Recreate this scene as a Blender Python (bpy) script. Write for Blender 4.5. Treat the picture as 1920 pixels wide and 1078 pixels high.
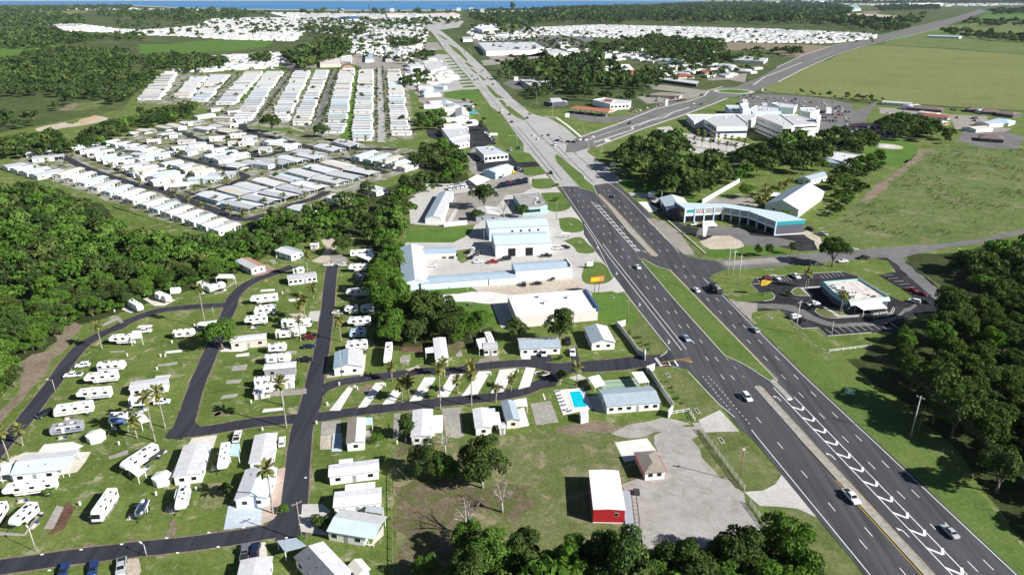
import bpy, bmesh, math, random
import numpy as np
from mathutils import Vector, Matrix, noise as mnoise
random.seed(7)
RNG = np.random.default_rng(7)
SC = bpy.context.scene
for o in list(bpy.data.objects): bpy.data.objects.remove(o)
COL = SC.collection
R = math.radians

# ------------------------------------------------------------------ camera
CAM_H = 116.0; FPX = 1330.0; CX = 960.0; CY = 539.0
PITCH = math.atan(547.0 / FPX); SP, CP = math.sin(PITCH), math.cos(PITCH)
cam_d = bpy.data.cameras.new('camera'); cam = bpy.data.objects.new('camera', cam_d)
COL.objects.link(cam); SC.camera = cam
cam.location = (0, 0, CAM_H); cam.rotation_euler = (math.pi / 2 - PITCH, 0, 0)
cam_d.sensor_width = 36; cam_d.lens = 36 * FPX / 1920; cam_d.clip_start = 1; cam_d.clip_end = 60000
SC.render.resolution_x = 1024; SC.render.resolution_y = 574

# ------------------------------------------------------------------ sky, sun, exposure
SUN_EL = R(32.5); SUN_AZ = R(114)          # azimuth from +Y towards +X
W = bpy.data.worlds.new('World'); SC.world = W; W.use_nodes = True
nt = W.node_tree; sky = nt.nodes.new('ShaderNodeTexSky'); sky.sky_type = 'NISHITA'
sky.sun_disc = False; sky.sun_elevation = SUN_EL; sky.sun_rotation = SUN_AZ
sky.altitude = 100; sky.air_density = 0.7; sky.dust_density = 0.25; sky.ozone_density = 1.0
nt.links.new(sky.outputs[0], nt.nodes['Background'].inputs[0]); nt.nodes['Background'].inputs[1].default_value = 0.05
sd = bpy.data.lights.new('sun', 'SUN'); so = bpy.data.objects.new('sun', sd); COL.objects.link(so)
sd.energy = 5.0; sd.angle = R(0.53); sd.color = (1, .975, .935)
so.rotation_euler = Vector((-math.sin(SUN_AZ) * math.cos(SUN_EL), -math.cos(SUN_AZ) * math.cos(SUN_EL), -math.sin(SUN_EL))).to_track_quat('-Z', 'Y').to_euler()
so.location = (200, -100, 300)
SC.view_settings.view_transform = 'Standard'; SC.view_settings.look = 'None'
SC.view_settings.exposure = 0.84; SC.view_settings.gamma = 1.0
SC.render.engine = 'CYCLES'
SC.cycles.max_bounces = 6; SC.cycles.diffuse_bounces = 3; SC.cycles.glossy_bounces = 3
SC.cycles.transparent_max_bounces = 6; SC.cycles.volume_bounces = 0

# ------------------------------------------------------------------ ground coordinates
def G(x, y, z=0.0):
    """point of the ground (or of the level z) seen at photo position x, y (1920 wide)"""
    u = (x - CX) / FPX; v = (y - CY) / FPX
    t = (CAM_H - z) / (SP + v * CP)
    return Vector((u * t, (CP - v * SP) * t))
def tall(base, ty):
    """height of an upright whose foot is at base and whose top is at row ty"""
    b = G(*base); v = (ty - CY) / FPX
    return CAM_H - b.y * (SP + v * CP) / (CP - v * SP)
def heading(a, b, z=0):
    d = G(*b, z) - G(*a, z); return math.atan2(d.y, d.x)

# ------------------------------------------------------------------ materials
MATS = {}
def ramp(nt, fac, stops):
    r = nt.nodes.new('ShaderNodeValToRGB'); e = r.color_ramp.elements
    while len(e) < len(stops): e.new(0.5)
    for i, (p, c) in enumerate(stops): e[i].position = p; e[i].color = (*c, 1)
    nt.links.new(fac, r.inputs[0]); return r.outputs[0]
def nz(nt, vec, scale, detail=3, rough=.6, dist=0):
    n = nt.nodes.new('ShaderNodeTexNoise'); n.inputs['Scale'].default_value = scale
    n.inputs['Detail'].default_value = detail; n.inputs['Roughness'].default_value = rough
    n.inputs['Distortion'].default_value = dist
    nt.links.new(vec, n.inputs['Vector']); return n.outputs['Fac']
def mixc(nt, fac, a, b, mode='MIX'):
    m = nt.nodes.new('ShaderNodeMix'); m.data_type = 'RGBA'; m.blend_type = mode
    for k, s in ((0, fac), (6, a), (7, b)):
        if isinstance(s, (int, float)): m.inputs[k].default_value = s
        elif isinstance(s, tuple): m.inputs[k].default_value = (*s, 1)
        else: nt.links.new(s, m.inputs[k])
    return m.outputs[2]
def new_mat(name):
    m = bpy.data.materials.new(name); m.use_nodes = True; MATS[name] = m
    return m, m.node_tree, m.node_tree.nodes['Principled BSDF']
def coords(nt, world=False):
    if world:
        g = nt.nodes.new('ShaderNodeNewGeometry'); return g.outputs['Position']
    t = nt.nodes.new('ShaderNodeTexCoord'); return t.outputs['Object']
def maprange(nt, v, a, b, c=0., d=1.):
    m = nt.nodes.new('ShaderNodeMapRange'); m.inputs[1].default_value = a; m.inputs[2].default_value = b
    m.inputs[3].default_value = c; m.inputs[4].default_value = d; nt.links.new(v, m.inputs[0]); return m.outputs[0]
def bump(nt, bsdf, h, strength, dist):
    b = nt.nodes.new('ShaderNodeBump'); b.inputs['Strength'].default_value = strength; b.inputs['Distance'].default_value = dist
    nt.links.new(h, b.inputs['Height']); nt.links.new(b.outputs[0], bsdf.inputs['Normal'])
def M(name, col, rough=.6, var=.12, scale=1.5, spec=.3, metal=0, rnd=0., seams=0, seam_axis=0, world=False):
    """painted / plain surface with soft wear; rnd: value spread between objects; seams: metres between panel seams"""
    if name in MATS: return MATS[name]
    m, nt, b = new_mat(name); v = coords(nt, world)
    lo = tuple(c * (1 - var) for c in col); hi = tuple(min(1, c * (1 + var * .6)) for c in col)
    c = ramp(nt, nz(nt, v, scale, 4, .65), [(.3, lo), (.62, hi)])
    c = mixc(nt, maprange(nt, nz(nt, v, scale * 4, 3), .58, .75, 0, var * 1.2), c, tuple(x * .5 for x in col))
    if rnd:
        oi = nt.nodes.new('ShaderNodeObjectInfo')
        c = mixc(nt, 1.0, c, ramp(nt, oi.outputs['Random'], [(0, (1 - rnd,) * 3), (1, (1, 1, 1))]), 'MULTIPLY')
    if seams:
        s = nt.nodes.new('ShaderNodeSeparateXYZ'); nt.links.new(v, s.inputs[0])
        mm = nt.nodes.new('ShaderNodeMath'); mm.operation = 'MODULO'; mm.inputs[1].default_value = seams
        ab = nt.nodes.new('ShaderNodeMath'); ab.operation = 'ADD'; ab.inputs[1].default_value = 500 * seams
        nt.links.new(s.outputs[seam_axis], ab.inputs[0]); nt.links.new(ab.outputs[0], mm.inputs[0])
        f = maprange(nt, mm.outputs[0], seams * .04, seams * .1, 1, 0)
        c = mixc(nt, maprange(nt, f, 0, 1, 0, .28), c, tuple(x * .45 for x in col))
        bump(nt, b, f, .6, .05)
    nt.links.new(c, b.inputs['Base Color']); b.inputs['Roughness'].default_value = rough
    b.inputs['Specular IOR Level'].default_value = spec; b.inputs['Metallic'].default_value = metal
    return m
def ground_mat(name, stops, s1=.03, s2=.35, s3=2.5, patch=None, patch_at=(.56, .7), bumpd=.12, rough=.95, mow=0, grain=(.62, 1.28)):
    """stops: three colours from dark to light; patch: bare/dry colour showing through in blotches"""
    if name in MATS: return MATS[name]
    m, nt, b = new_mat(name); v = coords(nt, True)
    a = nz(nt, v, s1, 4, .6); bb = nz(nt, v, s2, 4, .65); cc = nz(nt, v, s3, 3, .7)
    mm = nt.nodes.new('ShaderNodeMath'); mm.operation = 'MULTIPLY_ADD'; mm.inputs[1].default_value = .55
    nt.links.new(a, mm.inputs[0])
    m2 = nt.nodes.new('ShaderNodeMath'); m2.operation = 'MULTIPLY'; m2.inputs[1].default_value = .45
    nt.links.new(bb, m2.inputs[0]); nt.links.new(m2.outputs[0], mm.inputs[2])
    c = ramp(nt, mm.outputs[0], [(.36, stops[0]), (.5, stops[1]), (.64, stops[2])])
    if patch:
        p = nz(nt, v, s2 * .45, 5, .7, .6)
        c = mixc(nt, maprange(nt, p, patch_at[0], patch_at[1], 0, .85), c, patch)
    c = mixc(nt, maprange(nt, cc, .25, .75, .72, 1.0), tuple(x * .35 for x in stops[0]), c)
    dd = nz(nt, v, s3 * .42, 4, .75)
    c = mixc(nt, 1.0, c, ramp(nt, dd, [(.3, (grain[0],) * 3), (.7, (grain[1],) * 3)]), 'MULTIPLY')
    if mow:
        w = nt.nodes.new('ShaderNodeTexWave'); w.wave_type = 'BANDS'; w.bands_direction = 'Y'; w.inputs['Scale'].default_value = mow
        w.inputs['Distortion'].default_value = 4; w.inputs['Detail'].default_value = 3; w.inputs['Detail Scale'].default_value = .6
        nt.links.new(v, w.inputs['Vector'])
        c = mixc(nt, maprange(nt, w.outputs['Fac'], 0, 1, 0, .4), c, stops[2])
    nt.links.new(c, b.inputs['Base Color']); b.inputs['Roughness'].default_value = rough
    b.inputs['Specular IOR Level'].default_value = .1
    bump(nt, b, cc, 1.0, bumpd)
    return m
ground_mat('grass', [(0.079, 0.120, 0.026), (0.122, 0.172, 0.039), (0.178, 0.211, 0.063)], patch=(.4, .36, .25), patch_at=(.56, .68), s1=.05)
ground_mat('verge', [(0.086, 0.118, 0.034), (0.129, 0.159, 0.049), (0.178, 0.195, 0.081)], patch=(.27, .23, .14), patch_at=(.52, .7), s1=.08)
ground_mat('lush', [(0.065, 0.132, 0.023), (0.096, 0.182, 0.032), (0.129, 0.212, 0.044)], s1=.06)
ground_mat('median_grass', [(0.078, 0.129, 0.028), (0.108, 0.167, 0.039), (0.144, 0.192, 0.054)], s1=.06, patch=(.15, .14, .07), patch_at=(.6, .75))
ground_mat('field', [(0.095, 0.140, 0.039), (0.134, 0.178, 0.055), (0.184, 0.213, 0.085)], s1=.02, s2=.16, s3=.9, patch=(.3, .25, .17), patch_at=(.55, .7), bumpd=.6)
ground_mat('pasture', [(0.127, 0.157, 0.050), (0.166, 0.196, 0.062), (0.207, 0.222, 0.086)], s1=.008, s2=.06, s3=.4, patch=(.21, .19, .1), patch_at=(.58, .8), mow=.035)
ground_mat('dry_lot', [(0.095, 0.126, 0.039), (0.134, 0.160, 0.055), (0.179, 0.187, 0.085)], s1=.06, s2=.3, patch=(.33, .27, .18), patch_at=(.51, .66))
ground_mat('litter', [(.11, .09, .055), (.17, .135, .09), (.24, .19, .13)], s1=.08, s2=.5, patch=(.1, .125, .035), patch_at=(.47, .56), bumpd=.2)
ground_mat('brush', [(.17, .135, .09), (.25, .2, .145), (.32, .26, .19)], s1=.1, s2=.5, s3=2.2, bumpd=.4)
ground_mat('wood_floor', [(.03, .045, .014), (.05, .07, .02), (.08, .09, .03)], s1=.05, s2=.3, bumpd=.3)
ground_mat('sand', [(.42, .36, .28), (.52, .45, .36), (.6, .53, .44)], s1=.1, s2=.5, bumpd=.15)
ground_mat('orange_sand', [(.42, .28, .15), (.52, .37, .22), (.6, .46, .3)], s1=.1, s2=.5)
ground_mat('gravel', [(.3, .28, .255), (.37, .35, .325), (.43, .41, .385)], s1=.07, s2=.4, s3=3.5, patch=(.22, .205, .17), patch_at=(.52, .7), bumpd=.05, grain=(.86, 1.1))
ground_mat('concrete', [(.42, .4, .37), (.5, .48, .45), (.56, .545, .51)], s1=.05, s2=.4, s3=3, bumpd=.01, patch=(.34, .32, .29), patch_at=(.6, .75), grain=(.86, 1.1))
ground_mat('white_concrete', [(.6, .58, .54), (.7, .68, .64), (.76, .74, .7)], s1=.1, s2=.6, s3=3, bumpd=.01, grain=(.86, 1.1))
ground_mat('old_slab', [(.27, .25, .22), (.34, .32, .28), (.41, .39, .35)], s1=.2, s2=.8, s3=3, bumpd=.02, patch=(.2, .18, .14), patch_at=(.56, .7), grain=(.86, 1.1))
ground_mat('grey_road', [(.13, .125, .12), (.17, .165, .16), (.21, .205, .2)], s1=.05, s2=.3, s3=3, bumpd=.01, grain=(.86, 1.1))
ground_mat('pale_road', [(.34, .33, .315), (.4, .39, .375), (.46, .45, .435)], s1=.02, s2=.25, s3=2.5, bumpd=.01, grain=(.86, 1.1))
ground_mat('shell', [(.24, .215, .18), (.31, .285, .25), (.38, .355, .32)], s1=.08, s2=.4, s3=2.5, bumpd=.05)
ground_mat('lot_asphalt', [(.018, .019, .022), (.03, .031, .035), (.06, .061, .066)], s1=.07, s2=.35, s3=2, bumpd=.01, patch=(.18, .175, .17), patch_at=(.6, .78), grain=(.86, 1.1))
ground_mat('pavers', [(.4, .3, .24), (.5, .39, .32), (.58, .47, .4)], s1=.2, s2=1, s3=4, bumpd=.02, grain=(.86, 1.1))
ground_mat('red_pavers', [(.26, .17, .14), (.34, .24, .2), (.42, .31, .27)], s1=.2, s2=1, s3=4, bumpd=.02, grain=(.86, 1.1))
ground_mat('blue_slab', [(.4, .45, .5), (.5, .55, .6), (.6, .64, .68)], s1=.2, s2=1, s3=4, bumpd=.02, grain=(.86, 1.1))
ground_mat('home_yard', [(.1, .125, .035), (.15, .16, .06), (.3, .29, .24)], s1=.05, s2=.22, s3=1.6, patch=(.42, .41, .39), patch_at=(.48, .56), bumpd=.05)
ground_mat('mulch', [(.09, .05, .035), (.14, .08, .055), (.2, .12, .085)], s1=.3, s2=1, s3=4)
ground_mat('far_land', [(0.054, 0.081, 0.026), (0.078, 0.106, 0.034), (0.120, 0.138, 0.054)], s1=.004, s2=.03, s3=.2, bumpd=1)
def asphalt(name, col, streak_dir):
    m, nt, b = new_mat(name); v = coords(nt, True)
    mp = nt.nodes.new('ShaderNodeMapping'); mp.inputs['Rotation'].default_value = (0, 0, streak_dir)
    mp.inputs['Scale'].default_value = (1, .02, 1); nt.links.new(v, mp.inputs[0])
    st = nz(nt, mp.outputs[0], .55, 4, .6); fine = nz(nt, v, 6, 3, .7); big = nz(nt, v, .045, 4, .6)
    c = ramp(nt, st, [(.33, tuple(x * .66 for x in col)), (.67, tuple(x * 1.5 for x in col))])
    c = mixc(nt, maprange(nt, big, .45, .7, 0, .3), c, tuple(x * 1.75 for x in col))
    c = mixc(nt, maprange(nt, fine, .3, .7, 0, .3), c, tuple(x * .55 for x in col))
    nt.links.new(c, b.inputs['Base Color']); b.inputs['Roughness'].default_value = .85; b.inputs['Specular IOR Level'].default_value = .25
    bump(nt, b, fine, .5, .01); return m
HWY_A = R(-8.15)
asphalt('highway_asphalt', (.058, .058, .065), HWY_A)
asphalt('park_asphalt', (.029, .03, .038), R(-5))
asphalt('street_asphalt', (.06, .06, .064), R(80))
def water_mat(name, c1, c2, rough, sc):
    m, nt, b = new_mat(name); v = coords(nt, True)
    c = ramp(nt, nz(nt, v, sc, 3), [(.35, c1), (.65, c2)]); nt.links.new(c, b.inputs['Base Color'])
    b.inputs['Roughness'].default_value = rough; b.inputs['Specular IOR Level'].default_value = .25; return m
water_mat('sea_water', (.028, .15, .33), (.045, .2, .4), .55, .0006)
water_mat('pool_water', (.0, .42, .52), (.01, .5, .6), .12, .5)

def leaf_mat(name, dark, mid, light, trans=.22):
    m, nt, b = new_mat(name); nt.nodes.remove(b); out = nt.nodes['Material Output']
    v = coords(nt); oi = nt.nodes.new('ShaderNodeObjectInfo')
    at = nt.nodes.new('ShaderNodeAttribute'); at.attribute_name = 'tone'
    c = ramp(nt, at.outputs['Fac'], [(0, dark), (.5, mid), (1, light)])
    tint = ramp(nt, oi.outputs['Random'], [(0, (.78, .84, .76)), (.4, (1, 1, 1)), (.75, (1.08, 1.05, .84)), (1, (.86, .94, .96))])
    c = mixc(nt, 1.0, c, tint, 'MULTIPLY')
    d = nt.nodes.new('ShaderNodeBsdfDiffuse'); t = nt.nodes.new('ShaderNodeBsdfTranslucent'); mx = nt.nodes.new('ShaderNodeMixShader')
    nt.links.new(c, d.inputs[0]); nt.links.new(mixc(nt, 1.0, c, (1.1, 1.25, .5), 'MULTIPLY'), t.inputs[0]); mx.inputs[0].default_value = trans
    nt.links.new(d.outputs[0], mx.inputs[1]); nt.links.new(t.outputs[0], mx.inputs[2]); nt.links.new(mx.outputs[0], out.inputs[0]); return m
leaf_mat('oak_leaf', (.034, .06, .018), (.062, .1, .028), (.125, .165, .048))
leaf_mat('bright_leaf', (0.058, 0.116, 0.020), (0.094, 0.174, 0.029), (0.145, 0.225, 0.051))
leaf_mat('far_leaf', (.03, .056, .02), (.055, .09, .028), (.1, .14, .045), .12)
leaf_mat('palm_leaf', (0.101, 0.115, 0.038), (0.162, 0.169, 0.057), (0.257, 0.230, 0.095))
leaf_mat('dead_frond', (.16, .11, .06), (.22, .16, .09), (.3, .22, .13), .1)
M('bark', (.16, .13, .1), .9, .3, 3); M('palm_bark', (.3, .27, .23), .9, .25, 4); M('dead_wood', (.34, .31, .28), .9, .25, 4)

WH = (.8, .8, .79)
M('white_roof', (.66, .66, .675), .5, .14, .6, rnd=.3, seams=1.2); M('cream_roof', (.62, .57, .48), .6, .12, .6, rnd=.2, seams=1.2); M('white_wall', (.78, .77, .74), .6, .06, .8, rnd=.08)
M('plain_white', (.8, .8, .79), .5, .04, 1)
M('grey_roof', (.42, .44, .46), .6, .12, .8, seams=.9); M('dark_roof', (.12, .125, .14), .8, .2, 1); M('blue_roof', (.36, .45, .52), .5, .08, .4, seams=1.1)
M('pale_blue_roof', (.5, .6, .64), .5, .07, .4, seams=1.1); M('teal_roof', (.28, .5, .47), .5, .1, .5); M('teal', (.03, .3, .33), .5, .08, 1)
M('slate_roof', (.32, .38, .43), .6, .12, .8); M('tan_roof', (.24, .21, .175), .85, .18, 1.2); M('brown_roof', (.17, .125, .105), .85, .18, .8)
M('terracotta', (.42, .15, .075), .75, .12, .6, seams=1); M('red_brown_roof', (.26, .085, .055), .8, .15, .7); M('pink_roof', (.36, .2, .16), .8, .12, 1)
M('beige_wall', (.6, .54, .45), .7, .1, 1); M('pink_wall', (.68, .58, .54), .7, .06, 1); M('blue_wall', (.62, .72, .78), .6, .06, .6)
M('grey_wall', (.3, .3, .32), .7, .12, 1); M('slate_wall', (.1, .1, .125), .7, .15, 1); M('red_wall', (.42, .02, .025), .6, .12, 1.2)
M('cream_wall', (.7, .66, .56), .7, .08, 1); M('green_wall', (.3, .42, .38), .7, .1, 1); M('wood', (.25, .2, .16), .85, .25, 3)
M('old_flat_roof', (.3, .29, .275), .9, .35, .35); M('rusty_flat', (.55, .5, .46), .9, .4, .5)
M('metal', (.45, .46, .48), .4, .1, 2, .5, .6); M('dark_metal', (.05, .05, .055), .5, .2, 2); M('galv', (.5, .5, .49), .6, .12, 2)
M('chrome', (.62, .64, .67), .22, .05, 2, .5, 1.0); M('tyre', (.015, .015, .016), .85, .2, 6); M('trim_dark', (.025, .026, .03), .6, .1, 4)
M('opening_shade', (.012, .012, .015), .9, .1, 2); M('concrete_obj', (.5, .49, .46), .85, .15, 1.5); M('kerb', (.52, .5, .46), .85, .2, .8)
M('yellow_kerb', (.38, .31, .17), .85, .25, 1.2); M('separator', (.3, .285, .26), .9, .3, .7)
M('paint_white', (.74, .74, .72), .7, .15, 1.5, world=True); M('paint_yellow', (.6, .42, .08), .7, .2, 1.5, world=True); M('paint_orange', (.62, .33, .06), .7, .2, 1.5, world=True)
M('sign_orange', (.8, .2, .02), .5, .05, 2); M('sign_pink', (.75, .2, .2), .5, .05, 2); M('sign_yellow', (.72, .46, .01), .5, .05, 2); M('sign_green', (.02, .36, .24), .5, .05, 2)
M('awning_blue', (.1, .2, .42), .6, .1, 2); M('canvas_black', (.03, .03, .032), .8, .3, 3); M('fabric_blue', (.02, .05, .16), .8, .2, 3)
M('light_blue', (.42, .58, .72), .6, .1, 1.5); M('rv_cream', (.7, .67, .6), .45, .06, 1); M('rv_tan', (.45, .38, .3), .5, .1, 1); M('rv_grey', (.3, .31, .33), .45, .1, 1)
M('stripe_tan', (.3, .22, .15), .5, .1, 2); M('stripe_blue', (.06, .1, .22), .5, .1, 2); M('stripe_grey', (.2, .2, .21), .5, .1, 2); M('stripe_red', (.3, .05, .04), .5, .1, 2)
M('court_green', (.22, .33, .25), .8, .1, 1); M('fence_wall', (.46, .47, .47), .7, .1, 1); M('brick_red', (.3, .12, .08), .85, .2, 2)
M('tail_red', (.35, .01, .01), .3, .05, 3); M('lamp_glass', (.75, .76, .78), .15, .05, 3, .5); M('check_black', (.02, .022, .03), .5, .1, 2)
def glass_mat(name, col, rough=.08):
    m, nt, b = new_mat(name); b.inputs['Base Color'].default_value = (*col, 1); b.inputs['Roughness'].default_value = rough
    b.inputs['Specular IOR Level'].default_value = .5; return m
glass_mat('glass', (.012, .015, .02)); glass_mat('blue_glass', (.03, .06, .12), .1)
PAINT = {'white': (.78, .78, .77), 'silver': (.42, .44, .46), 'black': (.012, .012, .014), 'red': (.32, .015, .018), 'blue': (.02, .04, .14), 'grey': (.14, .145, .155),
         'dark blue': (.012, .018, .05), 'maroon': (.12, .01, .02), 'beige': (.5, .45, .36), 'yellow': (.65, .42, .02), 'light blue': (.3, .42, .52), 'orange': (.5, .16, .03), 'green': (.04, .1, .06)}
for k, c in PAINT.items():
    m = M('paint_' + k.replace(' ', '_') + '_car', c, .25, .03, 1, .5); m.node_tree.nodes['Principled BSDF'].inputs['Coat Weight'].default_value = .35
def mat(n): return MATS[n]
# ------------------------------------------------------------------ mesh and object helpers
class MB:
    """collects faces; build() makes one mesh"""
    def __init__(s): s.v = []; s.f = []; s.m = []; s.mats = []
    def mi(s, m):
        if m not in s.mats: s.mats.append(m)
        return s.mats.index(m)
    def add(s, vs, fs, m):
        o = len(s.v); s.v += [tuple(v) for v in vs]; k = s.mi(m)
        for f in fs: s.f.append(tuple(i + o for i in f)); s.m.append(k)
        return s
    def box(s, x0, x1, y0, y1, z0, z1, m):
        return s.add([(x0, y0, z0), (x1, y0, z0), (x1, y1, z0), (x0, y1, z0), (x0, y0, z1), (x1, y0, z1), (x1, y1, z1), (x0, y1, z1)],
                     [(0, 3, 2, 1), (4, 5, 6, 7), (0, 1, 5, 4), (1, 2, 6, 5), (2, 3, 7, 6), (3, 0, 4, 7)], m)
    def frustum(s, a, b, z0, z1, m):
        """a, b: (x0,x1,y0,y1) below and above"""
        vs = [(a[0], a[2], z0), (a[1], a[2], z0), (a[1], a[3], z0), (a[0], a[3], z0), (b[0], b[2], z1), (b[1], b[2], z1), (b[1], b[3], z1), (b[0], b[3], z1)]
        return s.add(vs, [(0, 3, 2, 1), (4, 5, 6, 7), (0, 1, 5, 4), (1, 2, 6, 5), (2, 3, 7, 6), (3, 0, 4, 7)], m)
    def prism_y(s, prof, y0, y1, m):
        """profile in x,z (counter-clockwise seen from -y) swept along y"""
        n = len(prof); vs = [(x, y0, z) for x, z in prof] + [(x, y1, z) for x, z in prof]
        return s.add(vs, [tuple(range(n)), tuple(range(2 * n - 1, n - 1, -1))] + [(i, i + n, (i + 1) % n + n, (i + 1) % n) for i in range(n)], m)
    def prism_x(s, prof, x0, x1, m):
        n = len(prof); vs = [(x0, y, z) for y, z in prof] + [(x1, y, z) for y, z in prof]
        return s.add(vs, [tuple(range(n - 1, -1, -1)), tuple(range(n, 2 * n))] + [(i, (i + 1) % n, (i + 1) % n + n, i + n) for i in range(n)], m)
    def prism_z(s, pts, z0, z1, m):
        n = len(pts)
        if sum(pts[i][0] * pts[(i + 1) % n][1] - pts[(i + 1) % n][0] * pts[i][1] for i in range(n)) < 0: pts = pts[::-1]
        vs = [(p[0], p[1], z0) for p in pts] + [(p[0], p[1], z1) for p in pts]
        return s.add(vs, [tuple(range(n - 1, -1, -1)), tuple(range(n, 2 * n))] + [(i, (i + 1) % n, (i + 1) % n + n, i + n) for i in range(n)], m)
    def tube(s, a, b, r0, r1, m, n=6, cap=True):
        a = Vector(a); b = Vector(b); d = (b - a).normalized(); u = d.orthogonal().normalized(); w = d.cross(u)
        vs = []
        for p, r in ((a, r0), (b, r1)):
            for i in range(n):
                t = 2 * math.pi * i / n; vs.append(p + u * (r * math.cos(t)) + w * (r * math.sin(t)))
        fs = [(i, (i + 1) % n, (i + 1) % n + n, i + n) for i in range(n)]
        if cap: fs += [tuple(range(n - 1, -1, -1)), tuple(range(n, 2 * n))]
        return s.add(vs, fs, m)
    def quad(s, a, b, c, d, m): return s.add([a, b, c, d], [(0, 1, 2, 3)], m)
    def build(s, name, smooth=False):
        me = bpy.data.meshes.new(name); me.from_pydata(s.v, [], s.f)
        for m in s.mats: me.materials.append(mat(m))
        if len(s.mats) > 1: me.polygons.foreach_set('material_index', s.m)
        if smooth: me.polygons.foreach_set('use_smooth', [True] * len(s.f))
        me.update(); return me
def bevelled(mb, name, w=.08, seg=2, limit=30):
    me = mb.build(name); bm = bmesh.new(); bm.from_mesh(me)
    ed = [e for e in bm.edges if len(e.link_faces) == 2 and e.calc_face_angle(0) > R(limit)]
    bmesh.ops.bevel(bm, geom=ed, offset=w, segments=seg, affect='EDGES', clamp_overlap=True)
    bm.to_mesh(me); bm.free()
    return me
def link(name, data, parent=None, loc=None, rz=None):
    o = bpy.data.objects.new(name, data); COL.objects.link(o)
    if parent is not None: o.parent = parent
    if loc is not None: o.location = loc
    if rz: o.rotation_euler = (0, 0, rz)
    return o
def tag(o, label=None, cat=None, group=None, kind=None):
    if label: o['label'] = label
    if cat: o['category'] = cat
    if group: o['group'] = group
    if kind: o['kind'] = kind
    return o
def thing(name, label, cat, loc=(0, 0, 0), rz=0, group=None):
    o = link(name, None, None, loc, rz); o.empty_display_size = .5
    return tag(o, label, cat, group)
def spawn(kit, parent):
    """kit: list of (name, mesh, loc, rz, [sub-kit]) -> children"""
    for k in kit:
        o = link(k[0], k[1], parent, k[2] if len(k) > 2 else None, k[3] if len(k) > 3 else None)
        if len(k) > 4: spawn(k[4], o)
def smooth_line(p, n=5):
    if len(p) < 3: return [Vector(q) for q in p]
    q = [Vector(x) for x in p]; q = [q[0] * 2 - q[1]] + q + [q[-1] * 2 - q[-2]]; out = []
    for i in range(1, len(q) - 2):
        a, b, c, d = q[i - 1:i + 3]
        for k in range(n):
            t = k / n
            out.append(.5 * (2 * b + (c - a) * t + (2 * a - 5 * b + 4 * c - d) * t * t + (3 * b - a - 3 * c + d) * t ** 3))
    out.append(q[-2]); return out
def rough_outline(P, step, amp):
    out = []
    for i, a in enumerate(P):
        b = P[(i + 1) % len(P)]; n = max(1, min(60, int((b - a).length / step))); nn = (b - a).normalized(); nn = Vector((-nn.y, nn.x))
        for k in range(n):
            p = a.lerp(b, k / n); out.append(p + nn * (amp * 1.6 * mnoise.noise((p.x / (step * 2.2), p.y / (step * 2.2), 1.3)) + amp * .6 * mnoise.noise((p.x / step * 2, p.y / step * 2, 5.1))))
    return out
def sheet(name, px, m, z, step=0, amp=0, smooth=False, kind='structure', parent=None, world=None):
    P = world if world else [G(*p) for p in px]
    if smooth: P = smooth_line(P + [P[0]], 4)[:-1]
    if step: P = rough_outline(P, step, amp)
    me = bpy.data.meshes.new(name)
    n = len(P)
    if sum(P[i].x * P[(i + 1) % n].y - P[(i + 1) % n].x * P[i].y for i in range(n)) < 0: P = P[::-1]
    me.from_pydata([(p.x, p.y, z) for p in P], [], [tuple(range(n))]); me.materials.append(mat(m)); me.update()
    o = link(name, me, parent)
    if parent is None: o['kind'] = kind
    return o
def slab(name, px, m, z0, z1, parent=None, kind='structure', world=None, step=0, amp=0):
    P = world if world else [G(*p) for p in px]
    if step: P = rough_outline(P, step, amp)
    o = link(name, MB().prism_z([(p.x, p.y) for p in P], z0, z1, m).build(name), parent)
    if parent is None: o['kind'] = kind
    return o
def offset_line(P, d):
    out = []
    for i, p in enumerate(P):
        a = P[max(0, i - 1)]; b = P[min(len(P) - 1, i + 1)]; t = (b - a).normalized(); out.append(p + Vector((-t.y, t.x)) * d)
    return out
def ribbon(name, px, w, m, z, parent=None, smooth=True, n=6, world=None, kind='structure', jag=0):
    P = world if world else [G(*p) for p in px]
    ws = w if isinstance(w, (list, tuple)) else [w] * len(P)
    if smooth and len(P) > 2:
        Q = smooth_line([Vector((p.x, p.y, k)) for p, k in zip(P, ws)], n); P = [Vector((q.x, q.y)) for q in Q]; ws = [q.z for q in Q]
    Lf = []; Rt = []
    for i, p in enumerate(P):
        a = P[max(0, i - 1)]; b = P[min(len(P) - 1, i + 1)]; t = (b - a).normalized(); nn = Vector((-t.y, t.x))
        j = jag * mnoise.noise((p.x * .3, p.y * .3, .7)); k = jag * mnoise.noise((p.x * .3, p.y * .3, 9.7))
        Lf.append(p + nn * (ws[i] / 2 + j)); Rt.append(p - nn * (ws[i] / 2 + k))
    N = len(P); me = bpy.data.meshes.new(name)
    me.from_pydata([(p.x, p.y, z) for p in Lf] + [(p.x, p.y, z) for p in Rt], [], [(i + 1, i, i + N, i + N + 1) for i in range(N - 1)])
    me.materials.append(mat(m)); me.update(); o = link(name, me, parent)
    if parent is None: o['kind'] = kind
    return o
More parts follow.
